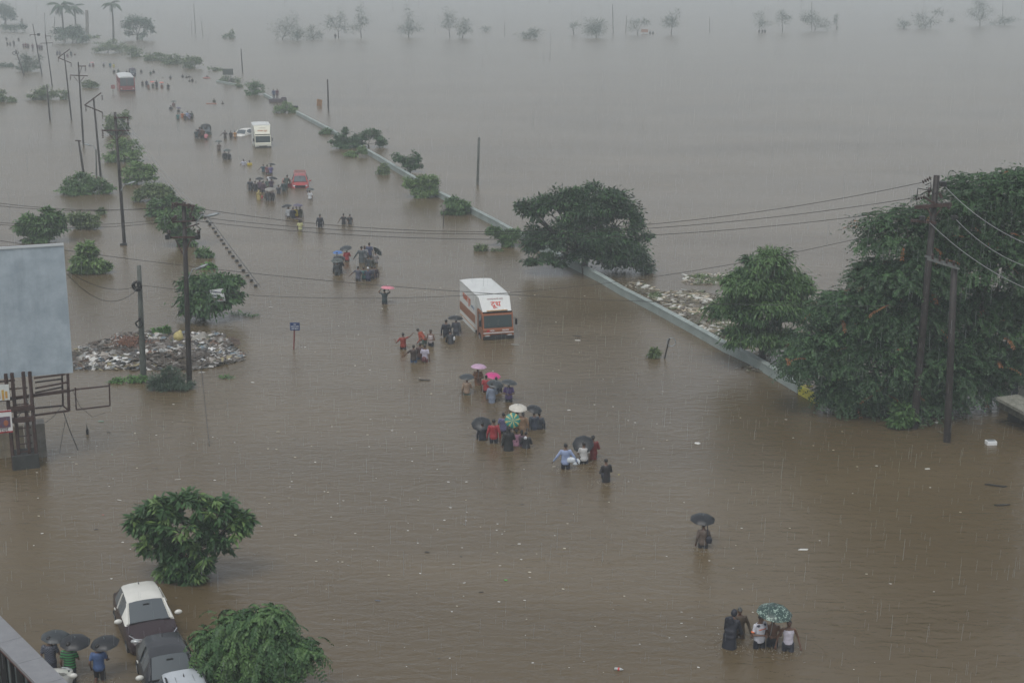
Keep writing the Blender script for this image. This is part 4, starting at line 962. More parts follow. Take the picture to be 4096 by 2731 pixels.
def far_mesh(pose, shirt, legs, hk):
    """a small distant figure: one mesh with four material slots"""
    k = (pose, shirt, legs, hk)
    if k in FARM: return FARM[k]
    vs = []; fs = []; ms = []
    for i, me in enumerate((body_mesh(pose), shirt_mesh(pose, shirt), legs_mesh(pose, legs), hair_mesh(pose, hk))):
        o = len(vs); vs += [tuple(v.co) for v in me.vertices]; fs += [tuple(x + o for x in p.vertices) for p in me.polygons]; ms += [i]*len(me.polygons)
    me = bpy.data.meshes.new('person'); me.from_pydata(vs, [], fs)
    for i in range(4): me.materials.append(SKIN)
    me.polygons.foreach_set('material_index', ms); me.polygons.foreach_set('use_smooth', [True]*len(fs)); me.update(); FARM[k] = me; return me
def setm(o, mats):
    for i, m in enumerate(mats): o.material_slots[i].link = 'OBJECT'; o.material_slots[i].material = m
BL=(.012,.013,.016); DK=(.022,.023,.028); NV=(.014,.018,.045); GR=(.07,.075,.08); WT=(.52,.54,.56); RD=(.26,.022,.026); BR=(.075,.035,.02); BU=(.05,.10,.24); PU=(.075,.05,.17); TE=(.02,.11,.11); OR=(.34,.10,.03); YE=(.46,.36,.03); PK=(.40,.20,.28); OL=(.05,.05,.03); KH=(.10,.075,.045); JE=(.035,.07,.14); LB=(.24,.30,.46); TN=(.24,.17,.12); MR=(.10,.02,.022); GG=(.07,.10,.085); GN=(.02,.12,.04)
PEOPLE = {}
def person(key, bx, by, ty, pose, rz, shirt, legs, label, hair='short', hcol=None, group=None, far=None, H=None, skin=None, smat=None, hand_at=None):
    """waterline pixel (bx, by), head top py ty; rz turns the figure, 0 = walking away from the camera"""
    b = G(bx, by); zt = (At(bx, ty, b.y)).z
    po = POSES[pose]; top = 1.71 if po['lean'] < .2 else (head_c(po)[0].z + .11)
    if pose == 'bend': top = max(top, 1.45)
    if H is None: H = min(1.82, max(1.52, zt + .62))
    s = H/1.71; zf = zt - top*s
    if far is None: far = (by - ty) < 34
    sm = smat or cmat(shirt[1]); lm = cmat(legs[1]); hm = cmat(hcol) if hcol else HAIR
    rzr = math.radians(rz)
    if far:
        o = link('person', far_mesh(pose, shirt[0], legs[0], hair))
        setm(o, [skin or SKIN, sm, lm, hm])
    else:
        o = link('person', body_mesh(pose)); setm(o, [skin or SKIN])
        for nm, me, m in ((shirt[0] if shirt[0] not in ('robe','coat') else {'robe':'robe','coat':'coat'}[shirt[0]], shirt_mesh(pose, shirt[0]) if shirt[0] != 'none' else None, sm), (legs[0], legs_mesh(pose, legs[0]), lm), ('cap' if hair == 'cap' else 'hair', hair_mesh(pose, hair), hm)):
            if me is None: continue
            c = link(nm, me, o); setm(c, [m])
    o.location = (b.x, b.y, zf); o.rotation_euler = (0, 0, rzr); o.scale = (s, s, s)
    tag(o, label, 'person', group)
    R = Matrix.Rotation(rzr, 3, 'Z')
    PEOPLE[key] = dict(base=b, zf=zf, s=s, R=R, lh=b*0 + V((b.x, b.y, zf)) + R @ (V(po['lh'])*s), rh=V((b.x, b.y, zf)) + R @ (V(po['rh'])*s), o=o)
    return o
# ------------------------------------------------------------------ umbrellas
UMESH = {}
def umb_meshes(dome):
    if dome in UMESH: return UMESH[dome]
    mb = MB(); n = 8; sub = 4; rows = 7; vs = []; fs = []
    for j in range(rows + 1):
        t = j/rows; a = t*1.22; 
        for k in range(n*sub):
            ph = 2*PI*k/(n*sub); u = (k % sub)/sub; sag = math.sin(PI*u)
            r = math.sin(a)/math.sin(1.22)*(1 - .055*sag*t*t); z = dome*((math.cos(a) - math.cos(1.22))/(1 - math.cos(1.22))) - .03*sag*t + .015*t*sag
            vs.append((r*math.cos(ph), r*math.sin(ph), z))
    m = n*sub
    for j in range(rows):
        for k in range(m): a, b = j*m + k, j*m + (k + 1) % m; fs.append((a, a + m, b + m, b))
    mb._add(vs, fs); o = len(vs)
    mb._add([(x*.985, y*.985, z - .012) for x, y, z in vs], [tuple(reversed(f)) for f in fs])
    can = mb.mesh('canopy', DARK, True)
    mb = MB()
    for k in range(n):
        ph = 2*PI*k/n; d = V((math.cos(ph), math.sin(ph), 0))
        mb.tube([V((0,0,dome - .02)), d*.55 + V((0,0,dome*.70 - .02)), d*.98 + V((0,0,-.015))], .009, 4)
    rib = mb.mesh('ribs', GALV)
    UMESH[dome] = (can, rib); return UMESH[dome]
UG = 'umbrellas of the people wading'
def umbrella(cx, cy, wpx, key, label, m, tilt=None, hnd='rh', dome=.34, dy=0.0, group=UG, detail=True):
    """canopy centre pixel, width in pixels, carried by the person named key"""
    pr_ = PEOPLE[key]; hp = pr_[hnd]; c = At(cx, cy, hp.y + dy); sc = FPX/((c - V((0,0,HCAM))).dot(V((0, math.cos(TH), -math.sin(TH)))))
    R_ = wpx/sc/2
    ax = (c - hp) if tilt is None else V(tilt)
    if tilt is None and ax.length > 1e-3:
        ax = ax.normalized() + V((0,0,.8))
    ax.normalize()
    can, rib = umb_meshes(dome)
    o = empty('umbrella', c - ax*dome*R_*.5, 0, label, 'umbrella', group); o.rotation_euler = ax.to_track_quat('Z', 'Y').to_euler()
    cn = link('canopy', can, o); cn.scale = (R_, R_, R_); setm(cn, [m])
    if detail:
        rb = link('ribs', rib, o); rb.scale = (R_, R_, R_)
        mb = MB(); ln = min(.85, max(.45, (c - hp).length)); mb.tube([(0,0,dome*R_ + .07), (0,0,-ln)], .011, 6); mb.tube([(0,0,dome*R_ - .0), (0,0,dome*R_ + .06)], .016, 6)
        mb.build('shaft', GALV, o)
        mb = MB(); mb.tube([(0,0,-ln + .03), (0,0,-ln - .10), (.035,0,-ln - .135), (.06,0,-ln - .10)], .018, 7); mb.build('handle', DARK, o, smooth=True)
    return o
def umat(name, col, rough=.42): return mat('umbrella_' + name, col, rough, var=.18, vscale=4)
U_BK = umat('black', (.014,.016,.019)); U_DG = umat('dark_grey', (.035,.042,.046)); U_PK = umat('hot_pink', (.52,.045,.20)); U_LP = umat('lilac', (.46,.30,.42)); U_CR = umat('cream', (.52,.50,.44))
U_BU = umat('blue', (.07,.16,.38)); U_SP = umat('salmon', (.60,.22,.27)); U_GR = umat('grey_green', (.06,.075,.07)); U_BG = umat('beige', (.22,.21,.19)); U_OR = umat('orange', (.46,.14,.10)); U_RP = umat('rose', (.45,.20,.22)); U_VI = umat('violet', (.09,.08,.12))
def pattern_mat(name, a, b, kind):
    m = bpy.data.materials.new(name); m.use_nodes = True; N = m.node_tree.nodes; L = m.node_tree.links; p = N['Principled BSDF']; p.inputs['Roughness'].default_value = .45
    tc = N.new('ShaderNodeTexCoord'); r = N.new('ShaderNodeValToRGB'); r.color_ramp.interpolation = 'CONSTANT'
    if kind == 'leafy':
        t = N.new('ShaderNodeTexNoise'); t.inputs['Scale'].default_value = 5.5; t.inputs['Detail'].default_value = 2; t.inputs['Distortion'].default_value = 1.2; L.new(tc.outputs['Object'], t.inputs['Vector']); src = t.outputs['Fac']; cut = .56
    elif kind == 'stripe':
        t = N.new('ShaderNodeTexWave'); t.bands_direction = 'Z'; t.inputs['Scale'].default_value = 3.6; L.new(tc.outputs['Object'], t.inputs['Vector']); src = t.outputs['Fac']; cut = .55
    elif kind == 'check':
        t = N.new('ShaderNodeTexChecker'); t.inputs['Scale'].default_value = 26; L.new(tc.outputs['Object'], t.inputs['Vector']); src = t.outputs['Fac']; cut = .5
    elif kind == 'panels':
        s = N.new('ShaderNodeSeparateXYZ'); L.new(tc.outputs['Object'], s.inputs[0]); at = N.new('ShaderNodeMath'); at.operation = 'ARCTAN2'; L.new(s.outputs[1], at.inputs[0]); L.new(s.outputs[0], at.inputs[1])
        mu = N.new('ShaderNodeMath'); mu.operation = 'MULTIPLY'; mu.inputs[1].default_value = 8; L.new(at.outputs[0], mu.inputs[0]); si = N.new('ShaderNodeMath'); si.operation = 'SINE'; L.new(mu.outputs[0], si.inputs[0])
        nz = N.new('ShaderNodeTexNoise'); nz.inputs['Scale'].default_value = 7; L.new(tc.outputs['Object'], nz.inputs['Vector']); ad = N.new('ShaderNodeMath'); ad.operation = 'MULTIPLY_ADD'; ad.inputs[1].default_value = .32; L.new(si.outputs[0], ad.inputs[0]); L.new(nz.outputs['Fac'], ad.inputs[2]); src = ad.outputs[0]; cut = .66
    r.color_ramp.elements[0].color = (*a, 1); r.color_ramp.elements[1].color = (*b, 1); r.color_ramp.elements[0].position = 0; r.color_ramp.elements[1].position = cut
    L.new(src, r.inputs['Fac']); L.new(r.outputs['Color'], p.inputs['Base Color']); MATS[name] = m; return m
U_LEAFY = pattern_mat('umbrella_leaf_print', (.025,.055,.048), (.30,.40,.34), 'leafy')
U_TEAL = pattern_mat('umbrella_teal_print', (.012,.19,.165), (.42,.36,.13), 'panels')
STR_BW = pattern_mat('cloth_black_white_stripe', (.03,.03,.035), (.42,.43,.45), 'stripe')
STR_GB = pattern_mat('cloth_green_black_stripe', (.012,.015,.014), (.03,.20,.06), 'stripe')
STR_BG = pattern_mat('cloth_blue_grey_stripe', (.03,.032,.05), (.10,.11,.15), 'stripe')
CHK = pattern_mat('cloth_dark_check', (.016,.018,.03), (.09,.10,.13), 'check')
STR_PU = pattern_mat('cloth_violet_check', (.05,.05,.10), (.15,.14,.26), 'check')
# ------------------------------------------------------------------ who stands where (measured in the photograph)
g = 'five people near the lower right'
person('A1',2917,2588,2451,'hunch',-35,('raincoat',(.012,.014,.024)),('shorts',DK),'person hidden in a black hooded raincoat with bare calves', group=g, hair='short')
person('A2',2955,2550,2429,'apart',175,('shirt',(.055,.036,.020)),('trousers',(.05,.03,.02)),'person in a brown raincoat and grey cap facing the camera', group=g, hair='cap', hcol=(.055,.06,.055))
person('A3',3036,2590,2457,'front',-150,('tee',(.50,.51,.56)),('shorts',BL),'person in a white polo shirt with navy shoulders under the leaf print umbrella', group=g)
person('A4',3088,2586,2466,'front',165,('none',BL),('shorts',BL),'bare chested person in black shorts under the leaf print umbrella', group=g)
person('A5',3151,2601,2478,'apart',175,('vest',(.50,.48,.55)),('shorts',(.03,.033,.045)),'person in a white sleeveless vest, rightmost of the five', group=g)
umbrella(3100,2438,146,'A4','big umbrella with a green and white leaf print', U_LEAFY, tilt=(.10,-.10,1), dome=.42)
o = PEOPLE['A3']['o']
c = link('shoulder_patch', None, o) if False else None
def patch(key, at, size, col, name='patch', rot=0):
    o = PEOPLE[key]['o']; mb = MB(); mb.ball(at, size, 12, 8); q = mb.build(name, cmat(col), o, smooth=True); return q
patch('A3', (.115,.075,1.385), (.062,.045,.038), NV, 'navy_yoke'); patch('A3', (-.115,.075,1.385), (.062,.045,.038), NV, 'navy_yoke'); patch('A3', (0,.125,1.27), (.15,.022,.022), (.55,.12,.03), 'orange_band')
patch('A3', (.275,.01,1.20), (.068,.066,.03), (.55,.12,.03), 'orange_cuff')
person('L1',2812,2190,2092,'umb',0,('shirt',(.10,.075,.060)),('trousers',DK),'lone person with a shoulder bag and an umbrella far from the others')
umbrella(2811,2069,102,'L1','black umbrella over the lone person with a shoulder bag', U_BK, tilt=(.03,-.14,1))
g = 'small family group in the middle right'
person('B1',2262,1874,1774,'spread',0,('shirt',LB),('trousers',BL),'person in a pale blue shirt wading away with both arms out', group=g)
person('B2',2296,1856,1826,'bend',-75,('tee',(.50,.55,.58)),('trousers',DK),'child in white held at the side of the person in pale blue', group=g, H=1.15)
person('B3',2335,1853,1768,'umbL',10,('tee',(.47,.47,.46)),('trousers',BL),'person in a white shirt hidden under a tilted black umbrella', group=g)
person('B4',2371,1834,1742,'front',0,('robe',(.14,.018,.018)),('trousers',DK),'person in a dark red sari beside the tilted black umbrella', hair='bun', group=g)
umbrella(2332,1772,88,'B3','black umbrella tilted back over the white shirt and red sari', U_BK, tilt=(-.1,-.62,.8), hnd='lh')
person('B5',2424,1926,1836,'front',25,('robe',(.020,.017,.020)),('trousers',BL),'stout person in black with a bag, wading alone behind the family group', hair='short')
g = 'crowd around the coloured umbrellas'
person('C1',1868,1579,1512,'umb',0,('shirt',TN),('trousers',GG),'person with a beige back under a dark umbrella, left of the lilac umbrella', group=g)
umbrella(1867,1503,62,'C1','dark umbrella left of the lilac one', U_DG, tilt=(0,-.1,1))
person('C2',1912,1538,1467,'front',180,('robe',(.16,.075,.035)),('trousers',BR),'person in an orange brown sari under the lilac umbrella', hair='bun', group=g)
umbrella(1915,1462,65,'C2','pale lilac umbrella at the back of the crowd', U_LP, tilt=(.05,0,1))
person('C3',1945,1568,1500,'umb',5,('tee',(.30,.03,.035)),('trousers',(.05,.015,.02)),'person in a red top under the hot pink umbrella', group=g)
person('C3b',1985,1570,1508,'walk',0,('robe',BL),('trousers',BL),'person in black mostly hidden by the hot pink umbrella', hair='long', group=g)
umbrella(1972,1498,65,'C3','hot pink umbrella in the middle of the crowd', U_PK, tilt=(.12,-.12,1), dy=.3)
person('C4',1968,1609,1532,'umb',0,('robe',(.16,.19,.25)),('trousers',DK),'person in a grey blue robe wading under a dark umbrella', group=g)
umbrella(1982,1531,71,'C4','dark umbrella in front of the hot pink one', U_DG, tilt=(.18,-.16,1))
person('C5',2035,1606,1528,'front',180,('tee',(.10,.06,.19)),('trousers',BL),'person in a purple shirt facing the camera under a dark umbrella', group=g)
umbrella(2038,1525,67,'C5','dark umbrella over the purple shirt', U_DG, tilt=(.16,.0,1), hnd='lh')
person('C6',2069,1722,1643,'umb',5,('shirt',(.13,.06,.03)),('trousers',BR),'person under the cream umbrella half hidden by the teal one', group=g)
umbrella(2072,1626,76,'C6','cream white umbrella above the teal one', U_CR, tilt=(.05,-.12,1), dome=.40)
person('C7',2092,1725,1649,'walk',0,('robe',(.19,.12,.07)),('trousers',BR),'person in a tan sari with bare upper back right of the teal umbrella', hair='bun', group=g)
person('C8',2137,1717,1646,'umb',0,('robe',(.035,.045,.065)),('trousers',DK),'left one of two people in dark robes under the rightmost umbrella of the crowd', group=g)
person('C8b',2157,1715,1650,'walk',0,('robe',(.025,.03,.04)),('trousers',MR),'right one of two people in dark robes under the rightmost umbrella of the crowd', group=g)
umbrella(2139,1632,63,'C8','black umbrella rightmost of the crowd', U_BK, tilt=(.2,-.28,1))
person('C9',1930,1760,1690,'umb',0,('shirt',BL),('trousers',(.02,.035,.05)),'person in black hidden under a wide black umbrella left of the red shirt', group=g)
umbrella(1925,1690,82,'C9','wide black umbrella tilted towards the camera, left of the red shirt', U_BK, tilt=(-.05,-.55,1))
person('C10',1975,1771,1677,'walk',0,('shirt',(.27,.018,.026)),('trousers',BL),'broad person in a bright red shirt seen from behind', group=g)
person('C11',2014,1733,1651,'walk',5,('tee',PU),('trousers',DK),'person in a checked violet shirt left of the teal umbrella', group=g, smat=STR_PU)
person('C12',2034,1800,1706,'umb',0,('coat',(.010,.011,.012)),('trousers',BL),'person in a flaring black cloak below the teal umbrella', group=g)
umbrella(2051,1681,64,'C12','teal umbrella with a yellow pattern turned to the camera', U_TEAL, tilt=(.15,-.95,.35), dome=.3)
person('C13',2066,1782,1716,'walk',0,('robe',PK),('trousers',PK),'person in a pink dress below the teal umbrella', hair='bun', group=g)
person('C14',2087,1783,1720,'walk',0,('robe',(.10,.05,.08)),('trousers',DK),'person in a plum dress between the pink dress and the dark one', hair='long', group=g)
person('C15',2104,1790,1728,'front',0,('robe',(.022,.02,.028)),('trousers',DK),'person in dark clothes carrying a white bundle at the right of the crowd', group=g)
g = 'group wading in front of the milk truck'
person('D1',1613,1396,1332,'point',10,('tee',(.22,.032,.02)),('trousers',(.02,.014,.016)),'person in a red shirt pointing with a raised arm', group=g)
person('D2',1698,1376,1317,'bend',65,('shirt',(.26,.045,.018)),('trousers',GG),'person in an orange red shirt bending down to the water', group=g)
person('D3',1724,1384,1318,'front',150,('vest',(.40,.36,.36)),('trousers',BL),'person in a pale vest with a towel round the neck', group=g)
person('D4',1655,1450,1380,'armout',5,('tee',(.035,.022,.018)),('trousers',JE),'person in a dark shirt and blue jeans with the left arm stretched out', group=g)
person('D5',1680,1437,1372,'front',-15,('tee',(.05,.022,.022)),('trousers',JE),'person in a maroon shirt behind the stretched arm one', group=g)
person('D6',1700,1447,1379,'walk',-10,('tee',(.40,.38,.46)),('trousers',MR),'person in a white shirt carrying a dark red bag', group=g)
person('D7',1785,1348,1278,'walk',0,('shirt',BL),('trousers',DK),'person in black left of the person with the truck side umbrella', group=g)
person('D8',1825,1342,1272,'umbL',0,('shirt',(.06,.065,.08)),('trousers',(.07,.075,.09)),'person in grey under the black umbrella beside the milk truck', group=g)
umbrella(1822,1268,64,'D8','black umbrella beside the milk truck', U_BK, tilt=(.05,.02,1), hnd='lh')
person('D9',1803,1374,1326,'hunch',10,('shirt',(.018,.024,.026)),('trousers',BL),'stooping person in black with a white bag by the milk truck', group=g)
g = 'cluster of waders left of the wall, middle'
person('E1',1388,1046,996,'umb',0,('shirt',RD),('trousers',BR),'person in a red shirt under a grey umbrella', group=g)
umbrella(1382,990,51,'E1','grey umbrella tilted over the red shirt', U_DG, tilt=(-.12,-.25,1))
person('E2',1350,1068,1010,'umb',0,('shirt',DK),('trousers',DK),'person hidden behind stacked umbrellas under the blue one', group=g)
umbrella(1351,1007,42,'E2','blue umbrella behind two dark ones', U_BU, tilt=(0,-.1,1))
person('E3',1359,1092,1030,'umb',0,('shirt',BL),('trousers',DK),'person in black under the middle one of three stacked umbrellas', group=g)
umbrella(1357,1028,52,'E3','black umbrella between the blue and the grey green ones', U_BK, tilt=(.1,-.1,1))
person('E4',1349,1101,1042,'umb',0,('shirt',(.03,.036,.04)),('trousers',(.05,.06,.065)),'person under the grey green umbrella, front of the stacked three', group=g)
umbrella(1348,1039,50,'E4','grey green umbrella in front of two others', U_GR, tilt=(0,-.14,1))
person('E5',1447,1050,985,'spread',5,('robe',(.07,.085,.095)),('trousers',GR),'person in a grey robe left of the striped shirt', group=g)
person('E6',1459,1040,984,'walk',0,('tee',WT),('trousers',GR),'person in a black and white striped shirt with brown hair', hair='long', hcol=(.05,.02,.015), group=g, smat=STR_BW)
person('E7',1478,1032,971,'walk',0,('tee',(.05,.06,.12)),('trousers',DK),'tall person in a blue shirt at the back of the cluster', group=g)
person('E8',1502,1053,1007,'umb',0,('tee',(.20,.19,.19)),('trousers',DK),'person carrying an umbrella blown sideways', group=g)
umbrella(1513,1003,46,'E8','dark umbrella blown sideways showing its lining', U_GR, tilt=(.6,.55,.55))
person('E9',1475,1064,1022,'walk',0,('shirt',(.03,.04,.036)),('trousers',DK),'left one of two dark backs in the middle of the cluster', group=g)
person('E9b',1486,1064,1023,'walk',0,('shirt',(.045,.05,.04)),('trousers',DK),'right one of two dark backs in the middle of the cluster', group=g)
person('E10',1433,1124,1065,'armout',-15,('tee',NV),('trousers',DK),'person in a dark striped shirt with the left hand held out', group=g, smat=STR_BG)
person('E11',1456,1118,1068,'walk',25,('tee',(.03,.12,.12)),('trousers',DK),'person in a teal shirt next to the dark striped shirt', group=g)
person('E12',1473,1124,1069,'front',0,('tee',(.03,.035,.07)),('trousers',NV),'person in navy with a white cap', hair='cap', hcol=WT, group=g)
person('E13',1488,1115,1064,'walk',-25,('tee',(.04,.045,.06)),('trousers',BL),'person in black right of the white cap', group=g)
person('E14',1501,1110,1064,'walk',30,('shirt',(.035,.022,.03)),('trousers',BL),'person in dark maroon at the right end of the front row', group=g)
person('E15',1539,1215,1157,'up',0,('tee',(.022,.04,.045)),('trousers',BL),'person holding a pink umbrella overhead with both hands')
umbrella(1551,1147,57,'E15','salmon pink umbrella held overhead with both hands', U_SP, tilt=(.06,.05,1))
g = 'waders around the red jeep'
person('F1',975,660,637,'spread',0,('tee',(.38,.40,.48)),('trousers',DK),'swimmer in a pale shirt left of the yellow swimmer', group=g, H=1.65)
person('F2',999,662,642,'walk',0,('tee',YE),('trousers',DK),'swimmer in a bright yellow shirt', group=g, H=1.65)
person('F3',1054,687,657,'armout',0,('tee',(.02,.06,.085)),('trousers',DK),'person in teal stretching an arm to the left', group=g)
person('F4',1070,696,659,'walk',0,('tee',(.16,.07,.08)),('trousers',GR),'person in dusty red beside the purple shirt', group=g)
person('F5',1084,697,660,'umb',0,('tee',(.10,.09,.20)),('trousers',OL),'person in a purple shirt under a small umbrella', group=g)
umbrella(1089,656,28,'F5','small black umbrella over the purple shirt', U_BK, tilt=(.15,0,1))
person('F6',1078,722,697,'walk',0,('tee',WT),('trousers',MR),'person in white between the purple shirt and the next umbrellas', group=g)
person('F7',1086,749,714,'umb',-10,('tee',(.05,.03,.06)),('trousers',DK),'person in plum with a raised arm under an umbrella', group=g)
person('F7b',1070,743,715,'walk',0,('tee',GG),('trousers',DK),'person in pale green left of the raised arm', group=g)
umbrella(1093,711,36,'F7','black umbrella over the plum and green shirts', U_BK, tilt=(.18,0,1))
person('F8',1040,759,717,'umb',0,('tee',(.12,.08,.11)),('trousers',DK),'person in mauve under the leftmost umbrella by the jeep', group=g)
umbrella(1038,713,36,'F8','black umbrella leftmost by the jeep', U_BK, tilt=(-.02,-.05,1))
person('F9',1002,763,714,'walk',0,('tee',(.04,.045,.055)),('trousers',BL),'person in dark grey, leftmost by the jeep', group=g)
person('F10',1022,764,724,'walk',0,('shirt',DK),('trousers',BL),'shorter person in black between the leftmost one and the mauve shirt', group=g)
person('F11',1054,769,724,'walk',0,('shirt',(.06,.035,.05)),('trousers',DK),'person in dark plum right of the mauve shirt', group=g)
person('F12',1035,799,763,'hunch',0,('raincoat',(.32,.26,.09)),('trousers',DK),'person in a pale yellow raincoat below the jeep group', group=g)
person('F13',1071,803,759,'umb',0,('shirt',(.024,.026,.026)),('trousers',BL),'left one of a dark pair under the beige umbrella', group=g)
person('F13b',1089,803,759,'walk',0,('shirt',(.02,.022,.024)),('trousers',BL),'right one of a dark pair under the beige umbrella', group=g)
umbrella(1078,755,42,'F13','beige umbrella over the dark pair', U_BG, tilt=(-.03,-.14,1))
person('F14',1115,775,739,'walk',0,('tee',(.045,.04,.05)),('trousers',NV),'person alone between the beige umbrella and the jeep', group=g)
person('F15',1145,752,702,'hunch',-20,('shirt',(.035,.05,.04)),('trousers',OL),'tall person in green leaning at the open jeep door', group=g)
person('F16',1137,771,722,'walk',0,('shirt',(.03,.05,.055)),('trousers',OL),'person in dark green standing nearest the jeep door', group=g)
person('F17',1240,798,761,'umbL',0,('tee',WT),('trousers',BL),'person in a white shirt right of the jeep', group=g)
umbrella(1241,755,34,'F17','dark umbrella right of the jeep', U_GR, tilt=(.1,-.05,1), hnd='lh')
g = 'waders left of the walking pair'
person('F18',1155,870,826,'umb',0,('shirt',(.36,.38,.40)),('trousers',DK),'person in white under the left one of two joined umbrellas', group=g)
umbrella(1146,822,43,'F18','black umbrella left one of two joined ones', U_BK, tilt=(-.12,-.06,1))
person('F19',1173,873,829,'umb',0,('shirt',BL),('trousers',BL),'person in black between the white shirt and the yellow one', group=g)
person('F19b',1187,869,827,'walk',180,('tee',YE),('trousers',MR),'person in a yellow top facing the camera', group=g)
person('F19c',1201,869,827,'walk',0,('shirt',OL),('trousers',DK),'person in dark olive right of the yellow top', group=g)
umbrella(1192,819,41,'F19','violet black umbrella right one of two joined ones', U_VI, tilt=(.04,-.05,1))
person('F20',1201,920,880,'umb',0,('tee',(.46,.46,.22)),('trousers',GR),'person in pale yellow behind a brown umbrella', group=g)
umbrella(1196,876,38,'F20','brown umbrella tipped away in front of the joined ones', umat('brown', (.07,.045,.045)), tilt=(.15,.25,1))
person('F21',1281,910,857,'walk',0,('shirt',(.012,.014,.018)),('trousers',BL),'solitary person in black between the joined umbrellas and the walking pair')
person('F22',1375,898,855,'spread',0,('tee',(.03,.028,.03)),('trousers',BL),'left one of a pair walking side by side', group='pair walking side by side')
person('F23',1400,897,857,'walk',0,('tee',(.04,.042,.045)),('trousers',BL),'right one of a pair walking side by side', group='pair walking side by side')
g = 'far waders beyond the white truck'
person('G1',695,424,407,'umb',0,('tee',(.13,.07,.07)),('trousers',DK),'reddish person under the farthest upper umbrella', group=g)
umbrella(695,405,23,'G1','small dark umbrella over the reddish person', U_GR, tilt=(0,0,1), detail=False)
person('G2',684,439,421,'walk',0,('shirt',DK),('trousers',DK),'dark person below the reddish one', group=g)
person('G3',714,447,433,'umb',0,('shirt',GR),('trousers',DK),'person almost hidden by a tilted violet umbrella', group=g)
umbrella(715,431,24,'G3','small violet tilted umbrella right of the dark far person', U_VI, tilt=(.25,0,1), detail=False)
for k, (bx, by, ty, sh, lab) in enumerate([(712,478,452,TE,'far person in teal, leftmost of a row of six'),(730,470,448,OR,'far person in orange, second of a row of six'),(741,479,456,DK,'far dark person in front in a row of six'),(750,470,445,LB,'far person in pale blue in a row of six'),(757,478,452,(.16,.15,.22),'far person in lilac in a row of six'),(767,476,444,(.03,.05,.04),'far person in dark green, rightmost of a row of six'),
     (857,412,394,OL,'far person in olive beside a drifting plank'),(891,416,406,DK,'far person with only head and shoulders above water, right of the plank'),
     (787,555,517,(.03,.045,.05),'dark person leftmost at the stranded three wheeler'),(800,554,508,(.045,.03,.04),'person in brown plum behind the leftmost at the three wheeler'),(812,555,511,BR,'person in brown at the three wheeler front'),(834,520,497,DK,'person standing behind the three wheeler'),(824,560,533,(.42,.14,.16),'person in pink bending at the front of the three wheeler'),
     (901,554,521,(.06,.045,.04),'person in brown left of the white car with an arm out'),(924,550,523,DK,'dark person left of the orange shirt at the white car'),(940,551,523,(.34,.16,.04),'person in an orange shirt leaning on the white car')]):
    person('G%d' % (k + 10), bx, by, ty, 'armout' if bx == 901 else ('bend' if bx == 824 else 'walk'), 0, ('tee',sh), ('trousers',DK), lab, group=g)
person('G40',877,603,571,'umb',0,('tee',(.10,.07,.06)),('trousers',DK),'brown person under the umbrella left of the white truck', group=g)
umbrella(874,565,33,'G40','flat dark umbrella left of the white truck', U_GR, tilt=(0,.05,1))
person('G41',900,639,603,'umb',0,('shirt',(.025,.03,.035)),('trousers',BL),'left one of a dark pair under one umbrella below the white truck', group=g)
person('G42',916,638,607,'walk',0,('shirt',(.03,.032,.035)),('trousers',BL),'right one of a dark pair under one umbrella below the white truck', group=g)
umbrella(908,600,33,'G41','dark umbrella shared by a pair below the white truck', U_GR, tilt=(0,-.05,1))
g = 'far people around the red bus'
FARP = [(359,266,254,(.07,.05,.09),'far plum figure left of the rose umbrella'),(373,266,251,(.16,.06,.07),'far reddish figure under the rose umbrella'),(415,266,254,GR,'far pale figure under a dark umbrella'),(441,267,250,(.03,.14,.20),'far figure in cyan left of the yellow one'),(455,268,254,(.40,.38,.10),'far figure in yellow beside the cyan one'),
 (456,293,277,DK,'far dark figure with an arm out, left behind the bus'),(474,293,276,(.03,.06,.055),'far greenish figure behind the bus'),(507,293,279,DK,'far dark figure left of the covered three wheeler'),(565,292,277,DK,'far dark figure right of the covered three wheeler'),(603,298,283,GG,'far pale green figure'),(615,292,279,DK,'far dark figure right of the pale green one'),
 (570,342,322,DK,'far dark figure nearest the right side of the bus'),(587,343,320,NV,'far navy figure second from the bus'),(595,356,336,(.20,.08,.06),'far reddish figure in front of the navy one'),(612,350,331,GG,'far figure under the rose pink umbrella'),(627,351,321,DK,'tall far dark figure between the two bright umbrellas'),(648,351,334,(.20,.09,.07),'far figure under the orange umbrella'),(673,356,334,DK,'far dark figure rightmost beside the orange umbrella'),
 (652,313,308,DK,'lone far head above the water'),(682,315,301,GR,'far grey figure standing alone'),(731,310,297,DK,'far dark figure leftmost of a loose line'),(747,312,302,DK,'small far figure, second of a loose line'),(758,310,300,DK,'third far figure of a loose line'),(759,327,317,DK,'small far figure left in a trio'),(770,328,312,DK,'middle far figure in a trio'),(784,330,323,DK,'right far figure in a trio, low in the water'),(828,313,300,DK,'far figure on a red float')]
for k, (bx, by, ty, sh, lab) in enumerate(FARP):
    person('H%d' % k, bx, by, ty, 'walk', rnd.choice([0, 0, 180, 20, -20]), ('tee',sh), ('trousers',DK), lab, group=g)
umbrella(368,250,17,'H1','far rose umbrella left of the bus', U_RP, tilt=(0,0,1), detail=False)
umbrella(416,253,16,'H2','far dark umbrella left of the cyan figure', U_VI, tilt=(0,0,1), detail=False)
umbrella(609,327,19,'H14','far rose pink umbrella right of the bus', umat('rose_pink', (.56,.18,.16)), tilt=(0,-.1,1), detail=False)
umbrella(646,330,19,'H16','far orange umbrella right of the bus', U_OR, tilt=(0,-.1,1), detail=False)
g = 'far left people in the haze'
